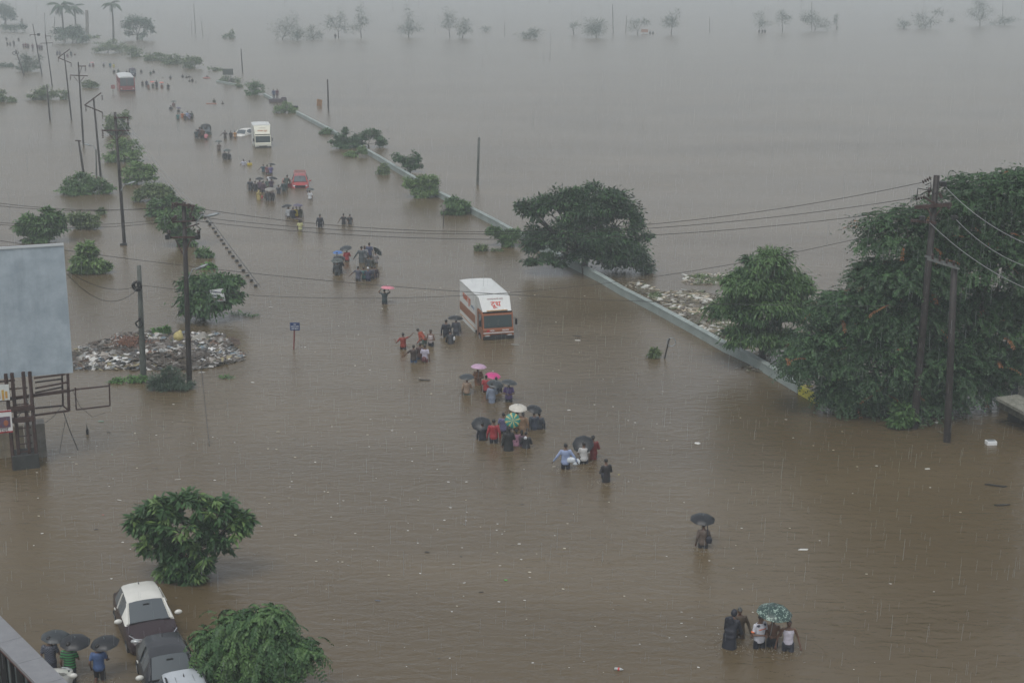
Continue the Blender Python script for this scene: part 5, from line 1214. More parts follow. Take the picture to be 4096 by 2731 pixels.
for k, (bx, by, ty, sh) in enumerate([(26,161,148,DK),(30,182,167,DK),(41,182,167,DK),(56,182,161,DK),(75,164,150,DK),(95,191,172,(.12,.05,.06)),(104,191,170,(.14,.05,.06)),(113,192,172,(.08,.05,.06)),(131,201,174,(.08,.03,.05)),(151,199,176,(.09,.04,.06)),(160,199,177,(.07,.04,.06)),(167,198,178,(.06,.04,.05)),(229,219,202,(.05,.05,.08)),(240,219,203,(.06,.05,.09)),(270,229,214,(.11,.05,.08)),(285,223,203,(.05,.06,.06)),(300,221,212,(.10,.06,.08)),
   (1342,153,134,DK),(3037,131,117,DK),(3050,131,117,DK),(3060,131,117,DK),(2600,138,124,DK),(2612,138,124,DK)]):
    nm = 'dark' if sh == DK else 'reddish'
    L_ = {0:'first hazy figure at the upper left edge',1:'leftmost of three hazy figures at the upper left',2:'middle of three hazy figures at the upper left',3:'right of three hazy figures, an arm raised',4:'hazy figure alone above the three at the upper left',
          5:'left of a tight reddish trio in the haze',6:'middle of a tight reddish trio in the haze',7:'right of a tight reddish trio in the haze',8:'tall hazy plum figure between two trios',9:'left of the trio behind the leaning far pole',10:'middle of the trio behind the leaning far pole',11:'right of the trio behind the leaning far pole',
          12:'left of a hazy pair beside the slant armed far pole',13:'right of a hazy pair beside the slant armed far pole',14:'low reddish figure right of the slant armed far pole',15:'dark green hazy figure right of the slant armed far pole',16:'small pinkish figure rightmost near the slant armed far pole',
          17:'far figure under the ragged shore tree',18:'left of three far figures on the shore right of the middle',19:'middle of three far figures on the shore right of the middle',20:'right of three far figures on the shore right of the middle',21:'left of two far figures under the flat spreading tree',22:'right of two far figures under the flat spreading tree'}[k]
    person('I%d' % k, bx, by, ty, 'walk', rnd.choice([0, 180]), ('tee',sh), ('trousers',DK), L_, group=g)
# couple standing up on the wall end
for key, bx, ty, sh, lab in (('W1',1096,356,(.05,.07,.13),'person in blue standing high on the wall end'),('W2',1110,355,(.09,.04,.06),'person in plum standing high on the wall end')):
    b = G(bx, 408); zt = At(bx, ty, b.y).z; o = person(key, bx, 408, ty, 'walk', 0, ('shirt',sh), ('trousers',NV if key == 'W1' else (.06,.03,.05)), lab, group='couple on the wall', H=1.62, far=True)
mb = MB(); mb.box((0,0,.15), (2.6,.9,.7)); mb.box((.9,0,.5), (.7,.7,.5)); tag(mb.build('masonry_block', mat('dull_block', (.06,.045,.055), .7, var=.3), None, loc=G(1112,409), bevel=.05), 'dark block of masonry the couple stands on', 'masonry')
# three people under umbrellas at the lower left
g = 'three umbrella carriers at the lower left'
person('K1',206,2690,2546,'umb',0,('tee',NV),('trousers',(.02,.02,.04)),'person in a dark checked shirt, leftmost of the three carriers', group=g, H=1.72, smat=CHK)
person('K2',284,2716,2568,'umb',0,('tee',GN),('trousers',BL),'person in a green and black striped shirt, middle carrier', group=g, H=1.70, smat=STR_GB)
person('K3',400,2722,2576,'run',10,('tee',(.055,.10,.22)),('shorts',(.016,.016,.024)),'person in a blue shirt and dark shorts lifting a foot, right carrier', group=g, H=1.62)
umbrella(223,2537,118,'K1','dark umbrella leftmost of the three carriers', U_DG, tilt=(.10,-.02,1), dome=.36)
umbrella(300,2559,122,'K2','dark umbrella of the middle carrier', U_BK, tilt=(.08,-.14,1), dome=.36)
umbrella(418,2563,116,'K3','dark umbrella of the right carrier', U_BK, tilt=(-.06,-.14,1), dome=.36)
# things people carry
def bag(px, py, key, size, m, label, strap=None, name='bag', cat='bag', dy=-.12):
    c = At(px, py, PEOPLE[key]['base'].y + dy); r = empty(name, c, 0, label, cat)
    mb = MB(); mb.ball((0,0,0), (size[0]/2, size[1]/2, size[2]/2), 10, 8); mb.box((0,0,-.02), (size[0]*.8, size[1]*.8, size[2]*.8)); link('pouch', remeshed(mb, .03, 'pouch', m, 3), r)
    if strap: mb = MB(); mb.tube([V((-.05,0,size[2]*.4)), At(*strap, PEOPLE[key]['base'].y + dy*.5) - c], .018, 5); mb.build('strap', m, r)
    return r
bag(2836,2158,'L1',(.27,.16,.30), cmat(BL), 'black shoulder bag of the lone person', strap=(2830,2100))
bag(2284,1838,'B1',(.42,.22,.25), cmat((.55,.60,.64)), 'white bag under the arm of the person in pale blue', dy=-.1)
bag(2410,1900,'B5',(.16,.2,.24), cmat(BL), 'black handbag of the stout person in black')
bag(2102,1750,'C15',(.16,.14,.16), cmat(WT), 'white bundle held in the crowd')
bag(1696,1436,'D6',(.30,.2,.30), cmat(MR), 'dark red bag carried by the white shirt')
bag(1817,1353,'D9',(.14,.12,.26), cmat(WT), 'white carrier bag of the stooping person')
bag(1048,789,'F12',(.22,.2,.34), cmat((.30,.05,.04)), 'red bag beside the yellow raincoat')
bag(1230,765,'F17',(.2,.2,.22), cmat(BL), 'black bag carried on the shoulder right of the jeep')
mb = MB(); mb.box((0,0,.05), (1.6,.35,.10)); tag(mb.build('plank', cmat((.30,.13,.10)), None, loc=G(846,416)), 'orange brown plank drifting beside the olive person', 'plank')
mb = MB(); mb.ball((0,0,.05), (.75,.45,.2), 12, 6); tag(mb.build('float', cmat((.26,.10,.09)), None, loc=G(826,314)), 'red float carrying a far figure', 'float')
# ------------------------------------------------------------------ vehicles
GLASS = mat('car_glass', (.085,.100,.108), .10, spec=.6); BLK = mat('black_trim', (.012,.012,.013), .45); CHROME = mat('chrome', (.55,.57,.58), .18, metal=.9); LAMP = mat('lamp_glass', (.45,.47,.47), .15, metal=.3)  # car_glass base colour is lifted to carry the grey-blue sky reflection
TYRE = mat('tyre', (.012,.012,.012), .8)
def paint(n, c, r=.22, v=.06): return mat('paint_' + n, c, r, var=v, vscale=1.5, spec=.5)
def wheel(root, x, y, r=.30, w=.2):
    mb = MB(); mb.tube([(x - w/2,y,r), (x + w/2,y,r)], r, 20); o = mb.build('wheel', TYRE, root)
    s = 1 if x > 0 else -1; mb = MB(); mb.tube([(x + s*w*.5,y,r), (x + s*(w*.5 + .012),y,r)], r*.62, 14); mb.build('rim', CHROME, o)
def car(name, px, py, depth, a, label, P, W=1.68, LEN=3.8, H=1.5, boxy=0.0, rails=False, z_override=None, door_open=False, cat='car', hatch=True, origin=None, group=None):
    """(px, py) = where the middle of the car stands on the ground under depth metres of water; a = degrees its nose turns to the right of straight towards the camera"""
    loc = origin if origin is not None else G(px, py, 0); rz = PI + math.radians(a)
    root = empty(name, (loc.x, loc.y, -depth), rz, label, cat, group)
    h = LEN/2; hw = W/2; k = H/1.5
    st = [ # y, half width, bottom, belt, top, half width at roof edge
     (h, hw*.66, .38, .56*k, .60*k, hw*.56), (h - .10, hw*.88, .28, .68*k, .74*k, hw*.72), (h - .42, hw*.985, .24, .82*k, .875*k, hw*.80), (h - .98 + boxy*.15, hw, .22, .93*k, .99*k, hw*.84),
     (h - 1.68 + boxy*.3, hw, .22, .97*k, 1.42*k, hw*.70), (h - 2.1, hw, .22, .98*k, 1.49*k, hw*.69), (h - 2.6, hw, .22, .99*k, 1.50*k, hw*.68), (-h + .72 - boxy*.3, hw*.99, .24, 1.0*k, 1.45*k, hw*.66), (-h + .16, hw*.93, .30, .98*k, 1.06*k, hw*.74), (-h, hw*.84, .36, .80*k, .86*k, hw*.62)]
    sub = 3; S = []
    brk = (3, 4, 7, 8)
    for i in range(len(st) - 1):
        for t in range(sub):
            f = t/sub; S.append((tuple(st[i][c]*(1 - f) + st[i+1][c]*f for c in range(6)), i))
    S.append((st[-1], len(st) - 2))
    def prof(s):
        y, w_, zb, zl, zt, wt = s
        half = [(w_*.86, zb - .02), (w_*.96, zb + .06), (w_, zb + (zl - zb)*.45), (w_*.985, zl - .10), (w_*.94, zl), (wt, zt - .055), (wt*.90, zt - .012), (wt*.5, zt + .018), (0, zt + .026)]
        return [V((x, y, z)) for x, z in half] + [V((-x, y, z)) for x, z in reversed(half[:-1])]
    R = [prof(s) for s, _ in S]; n = len(R[0]); parts = {k_: MB() for k_ in ('body','bonnet','roof','windscreen','side_window','rear_window')}
    def put(part, q): parts[part]._add(q, [(0,1,2,3)])
    for i in range(len(R) - 1):
        seg = S[i][1]
        for j in range(n - 1):
            q = [R[i][j], R[i][j+1], R[i+1][j+1], R[i+1][j]]; jj = j if j < 8 else 15 - j
            if jj <= 3: put('body', q)
            elif jj == 4:
                if seg < 3: put('bonnet', q)
                elif seg == 3: put('roof' if P.get('pillar') else 'body', q)
                elif seg in (4,5,6):
                    edge = (i % (sub*3) == 0)
                    put('side_window', q)
                elif seg == 7: put('body', q)
                else: put('body', q)
            elif jj == 5:
                put('bonnet' if seg < 3 else ('roof' if seg in (3,4,5,6,7) else 'body'), q)
            else: put('bonnet' if seg < 3 else 'windscreen' if seg == 3 else 'roof' if seg in (4,5,6) else 'rear_window' if seg == 7 else 'body', q)
    parts['body']._add(R[0], [tuple(range(n))]); parts['body']._add(R[-1], [tuple(range(n - 1, -1, -1))])
    for nm, mb in parts.items():
        if not mb.f: continue
        m = {'body':P['body'],'bonnet':P.get('bonnet',P['body']),'roof':P['roof'],'windscreen':GLASS,'side_window':GLASS,'rear_window':GLASS}[nm]
        me = mb.mesh(nm, m, True); bm = bmesh.new(); bm.from_mesh(me); bmesh.ops.remove_doubles(bm, verts=bm.verts, dist=.001); bmesh.ops.recalc_face_normals(bm, faces=bm.faces); bm.to_mesh(me); bm.free()
        link(nm, me, root)
    bx = MB(); bx.box((0,-.1,.55*k), (W*.84, LEN*.82, .60*k)); bx.build('cabin_shell', BLK, root)
    yc = st[3][0]
    for sgn in (-1, 1):
        # pillar between the doors, mirror, lamp, wheels
        MB().bar((sgn*hw*.965, st[5][0] - .35, .97*k), (sgn*(hw*.70 + .012), st[5][0] - .35, 1.45*k), .07, .03).build('door_pillar', P['roof'] if P.get('pillar') else BLK, root)
        MB().bar((sgn*(hw*.845), yc, .975*k), (sgn*(hw*.70), st[4][0], 1.40*k), .055, .05).build('windscreen_pillar', P['roof'] if P.get('pillar') else P['body'], root)
        mb = MB(); mb.ball((sgn*(hw + .13), yc - .22, 1.04*k), (.13,.075,.085), 12, 8); mb.build('mirror', P.get('mirror', P['body']), root, smooth=True)
        mb = MB(); mb.ball((sgn*hw*.70, h - .22, .705*k), (.17,.13,.085), 12, 8, Euler((.35,0,-sgn*.55)).to_matrix()); mb.build('headlight', LAMP, root, smooth=True)
        mb = MB(); mb.tube([(sgn*hw*.45, h - .10, .77*k), (sgn*hw*.72, h - .19, .80*k), (sgn*hw*.90, h - .40, .86*k)], .016, 5); mb.build('lamp_strip', CHROME, root)
        for y in (h - .68, -h + .68): wheel(root, sgn*(hw - .10), y)
        MB().bar((sgn*(hw + .004), st[5][0] - .62, .80*k), (sgn*(hw + .004), st[5][0] - .80, .80*k), .03).build('door_handle', P.get('mirror', CHROME), root)
    mb = MB(); mb.box((0,h + .005,.50*k), (W*.5,.05,.10)); mb.build('grille', BLK, root, bevel=.01)
    mb = MB(); mb.box((0,h - .02,.36*k), (W*.62,.10,.12)); mb.build('bumper', P.get('bumper', P['body']), root, bevel=.03)
    mb = MB(); mb.box((0,h + .035,.40*k), (.48,.02,.10)); mb.build('number_plate', WH, root)
    mb = MB(); mb.bar((-.35, yc + .005, 1.012*k), (.28, yc + .03, 1.006*k), .02); mb.bar((.15, yc + .005, 1.012*k), (.62, yc + .03, 1.0*k), .02); mb.build('wiper', BLK, root)
    mb = MB(); mb.bar((-hw*.78, yc + .03, .995*k), (hw*.78, yc + .03, .995*k), .06, .02); mb.build('cowl', BLK, root)
    mb = MB(); mb.box((0,.35*0 + st[4][0] - .0, 1.43*k), (.01,.01,.01))
    mb = MB(); mb.box((0, st[4][0] + .16, 1.34*k), (.20,.05,.06)); mb.build('inner_mirror', BLK, root)
    mb = MB(); mb._add([(-.02,-h + 1.0,1.48*k),(.02,-h + 1.0,1.48*k),(.02,-h + .84,1.47*k),(-.02,-h + .84,1.47*k),(0,-h + .84,1.57*k)], [(0,1,4),(1,2,4),(2,3,4),(3,0,4),(3,2,1,0)]); mb.build('roof_aerial', BLK, root)
    if rails:
        for sgn in (-1, 1):
            mb = MB(); mb.tube([(sgn*hw*.62, st[4][0] - .1, 1.47*k), (sgn*hw*.63, st[4][0] - .3, 1.555*k), (sgn*hw*.61, -h + 1.0, 1.56*k), (sgn*hw*.60, -h + .8, 1.48*k)], .028, 6); mb.build('roof_rail', BLK, root, smooth=True)
            mb = MB(); mb.tube([(sgn*hw*.30, st[4][0] - .12, 1.512*k), (sgn*hw*.29, -h + .9, 1.50*k)], .010, 4); mb.build('roof_rib', GALV, root)
    if door_open:
        mb = MB(); d = (V((-.95,-.25,0))).normalized(); o_ = V((hw*.98, yc - .12, 0)); d.x = abs(d.x)
        mb.poly([o_ + V((0,0,.42)), o_ + d*.95 + V((0,0,.42)), o_ + d*.95 + V((0,0,.98)), o_ + V((0,0,.98))], .06, (0,1,0)); do = mb.build('door', P['body'], root)
        mb = MB(); mb.tube([o_ + V((0,0,.98)), o_ + d*.18 + V((0,0,1.42)), o_ + d*.85 + V((0,0,1.42)), o_ + d*.95 + V((0,0,.98))], .03, 6); mb.build('window_frame', P['body'], do)
    return root
WHITE = paint('white', (.62,.62,.57)); PLUM = paint('dark_plum', (.034,.021,.024), .25); CHAR = paint('charcoal', (.034,.036,.041), .25); SILV = paint('silver', (.46,.50,.53), .22); REDP = paint('jeep_red', (.33,.05,.05), .3)
CG = 'cars stranded at the lower left'
car('parked_car', 584, 2516, .30, 23, 'two tone car with a white roof and dark plum body', dict(body=PLUM, bonnet=PLUM, roof=WHITE, mirror=WHITE, pillar=True), W=1.70, LEN=3.85, H=1.54, group=CG)
car('parked_car', 678, 2732, .30, 21, 'charcoal grey car nosed in front of the white roofed one', dict(body=CHAR, bonnet=CHAR, roof=CHAR, mirror=WHITE), W=1.66, LEN=3.9, H=1.47, group=CG)
car('parked_car', 772, 2948, .25, 21, 'silver car roof with black rails at the bottom edge', dict(body=SILV, roof=SILV), W=1.74, LEN=4.2, H=1.62, boxy=1, rails=True, group=CG)
wc = car('parked_car', 0, 0, .25, 184, 'white car nose showing past the roof walkway corner', dict(body=WHITE, roof=WHITE), W=1.7, LEN=3.9, H=1.45, group=CG, origin=G(222,2722) + V((0,-1.95,0)))
mb = MB()
for k in range(7): mb.bar((-.10 + .035*k, 1.32 - .03*k, .862 + .004*k), (-.02 + .04*k, 1.18 - .02*k, .872 + .005*k), .014, .01)
mb.box((.10,1.12,.885), (.14,.12,.012), Euler((-.35,0,.3)).to_matrix()); mb.build('bonnet_decal', mat('decal_ink', (.03,.03,.03), .5), wc)
car('sedan', 976, 538, .74, -14, 'white saloon sunk to its bonnet beside the white truck', dict(body=WHITE, roof=WHITE), W=1.65, LEN=4.3, H=1.42)
jeep = car('jeep', 1201, 742, .62, 8, 'red jeep with a roof rack and its door open', dict(body=REDP, bonnet=REDP, roof=REDP, bumper=REDP), W=1.66, LEN=3.9, H=1.72, boxy=1, door_open=True, cat='jeep')
mb = MB()
for sx in (-.55, .55): mb.tube([(sx,.35,1.74), (sx*1.02,.30,1.92), (sx*1.02,-1.3,1.92), (sx,-1.35,1.74)], .022, 6)
for y in (.30,-.3,-.9,-1.3): mb.tube([(-.56,y,1.92), (.56,y,1.92)], .018, 5)
mb.build('roof_rack', REDP, jeep)
mb = MB(); mb.box((0,1.965,.80), (1.0,.06,.22))
mb.build('front_grille', BLK, jeep)
# --- lorries
def glyph_paint(name, c): return mat(name, c, .45)
def truck(name, px, py, depth, a, label, cabm, boxm, fair, stripe=None, box_len=4.3, side_text=None, front_text=None, W=1.98, zbox=(.75,2.98), small=None, cabW=1.86):
    """(px, py) = middle of the front bumper at the waterline"""
    f0 = G(px, py); rz = PI + math.radians(a); root = empty(name, (f0.x, f0.y, -depth), rz, label, 'lorry')
    # local frame: +y = nose, front of cab at y = 0
    hb = W/2; y0, y1 = -1.55 - box_len, -1.55; z0, z1 = zbox
    mb = MB(); n = 10
    prof = [(-hb, z0), (hb, z0), (hb, z1 - .10)] + [(hb*math.cos(t), z1 - .10 + .07*math.sin(t)) for t in [PI*i/n for i in range(1, n)]] + [(-hb, z1 - .10)]
    mb.poly([(x, y0, z) for x, z in prof], y1 - y0, (0,1,0)); mb.build('cargo_box', boxm, root, bevel=.015)
    rm = MB()
    for x in (-hb, hb): rm.bar((x, y0, z1 - .10), (x, y1, z1 - .10), .035)
    for x in (-hb, hb): rm.bar((x, y1 + .012, z0), (x, y1 + .012, z1 - .1), .04)
    rm.build('box_trim', mat('box_trim', (.45,.46,.44), .4), root)
    # cab: loft in side view
    w = cabW/2; side = [(-1.45,.45),(0,.45),(.06,.62),(.05,1.12),(0,1.16),(-.17,1.98),(-.30,2.12),(-1.45,2.12)]
    mb = MB(); mb.poly([(-w, y, z) for y, z in side], cabW, (1,0,0)); mb.build('cab', cabm, root, bevel=.04)
    def front(z):  # y of the cab face at height z
        pts = [(.06,.62),(.05,1.12),(0,1.16),(-.17,1.98)]
        for (ya, za), (yb, zb) in zip(pts, pts[1:]):
            if za <= z <= zb: return ya + (yb - ya)*(z - za)/(zb - za)
        return pts[0][0] if z < .62 else pts[-1][0]
    tilt = Euler((math.atan2(.17, .82), 0, 0)).to_matrix()
    mb = MB(); zc = 1.57; mb.box((0, front(zc) + .012, zc), (cabW*.90, .03, .72), tilt); mb.build('windscreen', mat('truck_glass', (.014,.030,.031), .12), root, bevel=.01)
    mb = MB(); mb.bar((-.5, front(1.25) + .04, 1.24), (.1, front(1.4) + .04, 1.38), .02); mb.bar((.05, front(1.25) + .04, 1.24), (.6, front(1.4) + .04, 1.38), .02); mb.build('wiper', BLK, root)
    for s in (-1, 1):
        mb = MB(); mb.poly([(s*(w + .004), -.25, 1.22),(s*(w + .004), -.95, 1.22),(s*(w + .004), -.95, 1.90),(s*(w + .004), -.38, 1.90)], .012, (s,0,0)); mb.build('side_window', GLASS, root)
        MB().bar((s*(w + .01), -1.0, .55), (s*(w + .01), -1.0, 2.0), .02).build('door_seam', BLK, root)
        mb = MB(); mb.tube([(s*w, -.10, 1.75), (s*(w + .14), .02, 1.72)], .015, 5); a_ = mb.build('mirror_arm', BLK, root)
        mb = MB(); mb.box((s*(w + .15), .02, 1.52), (.14,.07,.36)); mb.build('mirror', BLK, a_, bevel=.02)
        mb = MB(); mb.box((s*w*.72, .085, .74), (.27,.04,.14)); mb.build('headlight', LAMP, root, bevel=.02)
        for yy in (-.75, y0 + 1.0): wheel(root, s*(w - .1), yy, .40, .24)
        mb = MB(); mb.box((s*(hb - .03), (y0 + y1)/2 + .1, z0 - .16), (.05, box_len*.78, .30)); mb.build('side_skirt', boxm, root)
    mb = MB(); mb.box((0, .06, .64), (cabW*1.0,.14,.20)); mb.build('bumper', BLK, root, bevel=.02)
    mb = MB(); mb.box((0, .068, .74), (cabW*.52,.03,.16)); mb.build('grille', BLK, root)
    MB().box((0, .075, .93), (cabW*.98,.03,.045)).build('chrome_strip', WH, root)
    # fairing above the cab
    zf0, zf1, yf0, yf1 = 2.10, z1 - .12, -.22, -1.50
    mb = MB(); vs = []; xs0, xs1 = w*.94, hb*.95
    vs = [(-xs0,yf0,zf0),(xs0,yf0,zf0),(xs1,yf1 + .55,zf1),(-xs1,yf1 + .55,zf1),(-xs0,yf1,zf0),(xs0,yf1,zf0),(xs1,yf1 + .01,zf1 + .02),(-xs1,yf1 + .01,zf1 + .02)]
    mb._add(vs, [(0,1,2,3),(1,5,6,2),(5,4,7,6),(4,0,3,7),(3,2,6,7),(4,5,1,0)]); mb.build('wind_deflector', fair, root, bevel=.05)
    MB().bar((-xs0, yf0 + .02, zf0 + .01), (xs0, yf0 + .02, zf0 + .01), .05, .06).build('visor', BLK, root)
    up = V((0, yf1 + .55 - yf0, zf1 - zf0)).normalized(); ang = math.atan2(up.z, -up.y*-1) ; tl = math.atan2(up.z, up.y)   # slope of the deflector face
    def onface(x, t): return V((x, yf0 + (yf1 + .55 - yf0)*t, zf0 + (zf1 - zf0)*t)) + V((0, up.z, -up.y))*.02
    def face_text(tx, size, m, t, x=0.0, bold=.0):
        o = link('lettering', text_mesh(tx, size, m, bold=bold), root); X = V((-1,0,0)); Z = X.cross(up); M = Matrix((X, up, Z)).transposed().to_4x4(); M.translation = onface(x, t); o.matrix_local = M; return o
    if front_text:
        for tx, size, m, t, x, bold in front_text: face_text(tx, size, m, t, x, bold)
    if stripe:
        for s in (-1, 1):
            mb = MB(); mb.box((s*(hb + .006), (y0 + y1)/2, z0 + (z1 - z0)*.27), (.012, box_len - .02, .52)); mb.build('brown_stripe', stripe, root)
            mb = MB(); mb.box((s*(hb + .006), (y0 + y1)/2, z0 + .05), (.012, box_len - .02, .035)); mb.build('thin_stripe', glyph_paint('orange_line', (.42,.18,.03)), root)
        mb = MB(); p0_, p1_ = onface(-.62,.10), onface(.62,.10); mb.bar(p0_, p1_, .16, .02); mb.build('front_stripe', glyph_paint('amber_paint', (.45,.22,.03)), root)
        mb = MB(); mb.poly([(w*.80,.075,.99),(w*.52,.075,.99),(w*.66,.075,1.17)], .012, (0,1,0)); mb.build('red_triangle', glyph_paint('triangle_red', (.42,.03,.03)), root)
    if side_text:
        for tx, size, m, yy, zz, bold in side_text:
            for s in (-1, 1):
                o = link('lettering', text_mesh(tx, size, m, bold=bold), root, (s*(hb + .016), yy, zz)); o.rotation_euler = (PI/2, 0, PI/2*s)
    if small:
        for tx, x in small: o = link('lettering', text_mesh(tx, .13, WH, bold=.004), root, (x, .075, 1.06)); o.rotation_euler = (PI/2, 0, PI)
    return root
ORG = glyph_paint('letter_orange', (.55,.10,.02)); LRED = glyph_paint('letter_red', (.55,.05,.03)); FAINT = glyph_paint('letter_faint', (.36,.24,.24))
BROWN = paint('cab_brown', (.24,.080,.030), .3); OFFW = paint('box_white', (.60,.62,.60), .35); CREAM = paint('cream_white', (.60,.60,.50), .35)
truck('milk_truck', 1993, 1356, .52, 14.5, 'brown and white milk truck with red lettering over its cab', BROWN, OFFW, OFFW, stripe=BROWN,
   side_text=[('गजबर दूध', .56, ORG, -3.9, 2.14, .006), ('आपले दूध', .22, glyph_paint('letter_blue', (.20,.26,.36)), -2.25, 1.98, .0)],
   front_text=[('दूध', .52, LRED, .50, .0, .004), ('आपल्यासाठी खास', .14, FAINT, .84, .0, .0)], small=[('HQR', .38), ('TRUCK', -.42)])
truck('white_truck', 1053, 592, .58, 13, 'plain white box truck standing in the far flood', CREAM, OFFW, CREAM, box_len=3.4, zbox=(.8,3.15), W=2.05, cabW=1.86,
   front_text=[('गजबर दूध', .30, glyph_paint('letter_rust', (.42,.20,.10)), .42, .0, .006), ('आपल्यासाठी', .14, FAINT, .74, .0, .0)])
# --- bus
def bus(px, py, depth, a, label):
    f0 = G(px, py); root = empty('red_bus', (f0.x, f0.y, -depth), PI + math.radians(a), label, 'bus'); W, Ln, H = 2.55, 9.5, 2.95
    rd = paint('bus_red', (.22,.042,.045), .35); cr = paint('bus_cream', (.55,.57,.56), .4)
    mb = MB(); mb.box((0,-Ln/2,.98), (W, Ln, 1.36)); mb.build('lower_body', rd, root, bevel=.10)
    mb = MB(); mb.box((0,-Ln/2 - .03,2.16), (W*.97, Ln - .1, 1.02)); mb.build('window_band', GLASS, root, bevel=.06)
    for k in range(9):
        for s in (-1, 1): MB().box((s*W*.487,-.5 - k*1.06,2.16), (.03,.12,1.0)).build('window_pillar', rd, root)
    for s in (-1, 1): MB().box((s*W*.46,-.005,2.16), (.14,.05,1.02)).build('corner_pillar', rd, root)
    mb = MB(); mb.rings([(2.66, W*.49, Ln/2, -Ln/2), (2.80, W*.46, Ln/2*.985, -Ln/2), (2.90, W*.34, Ln/2*.95, -Ln/2), (2.94, W*.15, Ln/2*.9, -Ln/2)], 4)
    mb = MB(); n = 8; prof = [(W*.485*math.cos(t), 2.66 + .26*math.sin(t)) for t in [PI*i/n for i in range(n + 1)]]; mb.poly([(x, -Ln + .05, z) for x, z in prof], Ln - .1, (0,1,0)); mb.build('roof', cr, root, bevel=.03)
    mb = MB(); mb.box((0,.035,1.98), (W*.86,.05,1.22)); mb.build('windscreen', GLASS, root, bevel=.04); MB().box((0,.065,1.98), (.05,.02,1.2)).build('screen_bar', rd, root)
    for s in (-1, 1):
        mb = MB(); mb.ball((s*.95,.03,.92), (.14,.06,.12), 12, 8); mb.build('headlight', LAMP, root, smooth=True)
        for yy in (-1.9, -Ln + 2.4): wheel(root, s*(W/2 - .15), yy, .48, .26)
    mb = MB(); mb.box((0,.05,.62), (W*.98,.14,.18)); mb.build('bumper', BLK, root, bevel=.03)
bus(510, 367, .45, 17, 'red bus with a pale roof stranded far up the road')
# --- three wheelers
def three_wheeler(px, py, depth, a, label, hood, body):
    f0 = G(px, py); root = empty('three_wheeler', (f0.x, f0.y, -depth), PI + math.radians(a), label, 'rickshaw')
    mb = MB(); mb.rings([(.35,.62,1.15,-1.25),(.75,.68,1.22,-1.25),(1.05,.66,1.20,-1.25)], 20); mb.build('tub', body, root, smooth=False)
    mb = MB(); mb.rings([(1.05,.66,1.12,-1.32),(1.45,.68,1.12,-1.32),(1.72,.58,1.0,-1.32),(1.84,.30,.65,-1.32)], 20); mb.build('hood', hood, root, smooth=True)
    mb = MB(); mb.poly([(-.55,-.16,1.02),(.55,-.16,1.02),(.48,-.38,1.62),(-.48,-.38,1.62)], .05, (0,1,0)); mb.build('windscreen', GLASS, root)
    mb = MB(); mb.ball((0,-.05,.80), (.12,.08,.12), 10, 8); mb.build('headlight', LAMP, root, smooth=True)
    wheel(root, .0, -.25, .22, .12); wheel(root, -.55, -2.0, .22, .12); wheel(root, .55, -2.0, .22, .12)
three_wheeler(825, 541, .62, 12, 'black hooded three wheeler crowded by waders', mat('hood_black', (.018,.018,.017), .6), paint('three_wheeler_green', (.05,.075,.07), .4))
three_wheeler(533, 305, .45, 18, 'violet grey covered three wheeler behind the red bus', mat('hood_violet', (.045,.035,.055), .6), paint('three_wheeler_violet', (.05,.045,.07), .4))
# ------------------------------------------------------------------ rubbish heap, drifting litter
TRASH = [(.66,.66,.64),(.55,.55,.52),(.03,.03,.03),(.045,.04,.03),(.50,.50,.47),(.26,.24,.22),(.10,.085,.065),(.05,.045,.04),(.34,.31,.27),(.14,.11,.08),(.58,.59,.58),(.07,.06,.05),(.20,.18,.16),(.13,.17,.20),(.12,.10,.075),(.09,.075,.06),(.04,.04,.04),(.15,.085,.055),(.28,.29,.28),(.10,.11,.07),(.16,.14,.12),(.42,.41,.38),(.06,.055,.05),(.30,.26,.15)]
def clumped(m, dark, scale):
    """whole patches of the heap are sodden dark stuff"""
    N = m.node_tree.nodes; L = m.node_tree.links; b = N['Principled BSDF']; src = b.inputs['Base Color'].links[0].from_socket
    tc = N.new('ShaderNodeTexCoord'); n = N.new('ShaderNodeTexNoise'); n.inputs['Scale'].default_value = scale; n.inputs['Detail'].default_value = 4; L.new(tc.outputs['Object'], n.inputs['Vector'])
    mr = N.new('ShaderNodeMapRange'); mr.inputs['From Min'].default_value = .46; mr.inputs['From Max'].default_value = .58; mr.inputs['To Max'].default_value = .85; L.new(n.outputs['Fac'], mr.inputs['Value'])
    mx = N.new('ShaderNodeMix'); mx.data_type = 'RGBA'; L.new(mr.outputs['Result'], mx.inputs[0]); L.new(src, mx.inputs[6]); mx.inputs[7].default_value = (*dark, 1); L.new(mx.outputs[2], b.inputs['Base Color']); return m
HEAP = clumped(island_palette('rubbish', TRASH), (.055,.042,.030), .55); SOIL = mat('heap_soil', (.055,.042,.03), .8, col2=(.12,.07,.045), vscale=1.2, bump=.6)
def scraps(mb, pts, smin, smax, zf, tilt=.6):
    for x, y in pts:
        s = smin + (smax - smin)*rnd.random()**2.2*1.7; z = zf(x, y)
        R = Euler((rnd.uniform(-tilt, tilt), rnd.uniform(-tilt, tilt), rnd.uniform(0, PI))).to_matrix()
        mb.box((x, y, z + s*.12), (s*rnd.uniform(.6,2.0), s*rnd.uniform(.35,1), s*rnd.uniform(.03,.22)), R, rnd.uniform(.6,1))
hc = G(600,1435)
def heap_h(x, y):
    u = x/5.2; v = y/3.0; b = max(0, 1 - (u*u*.9 + v*v)); return .55*b**.8*(.7 + .3*math.sin(x*1.7 + 1)*math.cos(y*2.1)) - .05
LEFT, RIGHT = G(270,1440).x - hc.x, G(955,1440).x - hc.x
y_far, y_near = G(600,1335).y - hc.y, G(600,1478).y - hc.y
pts = []
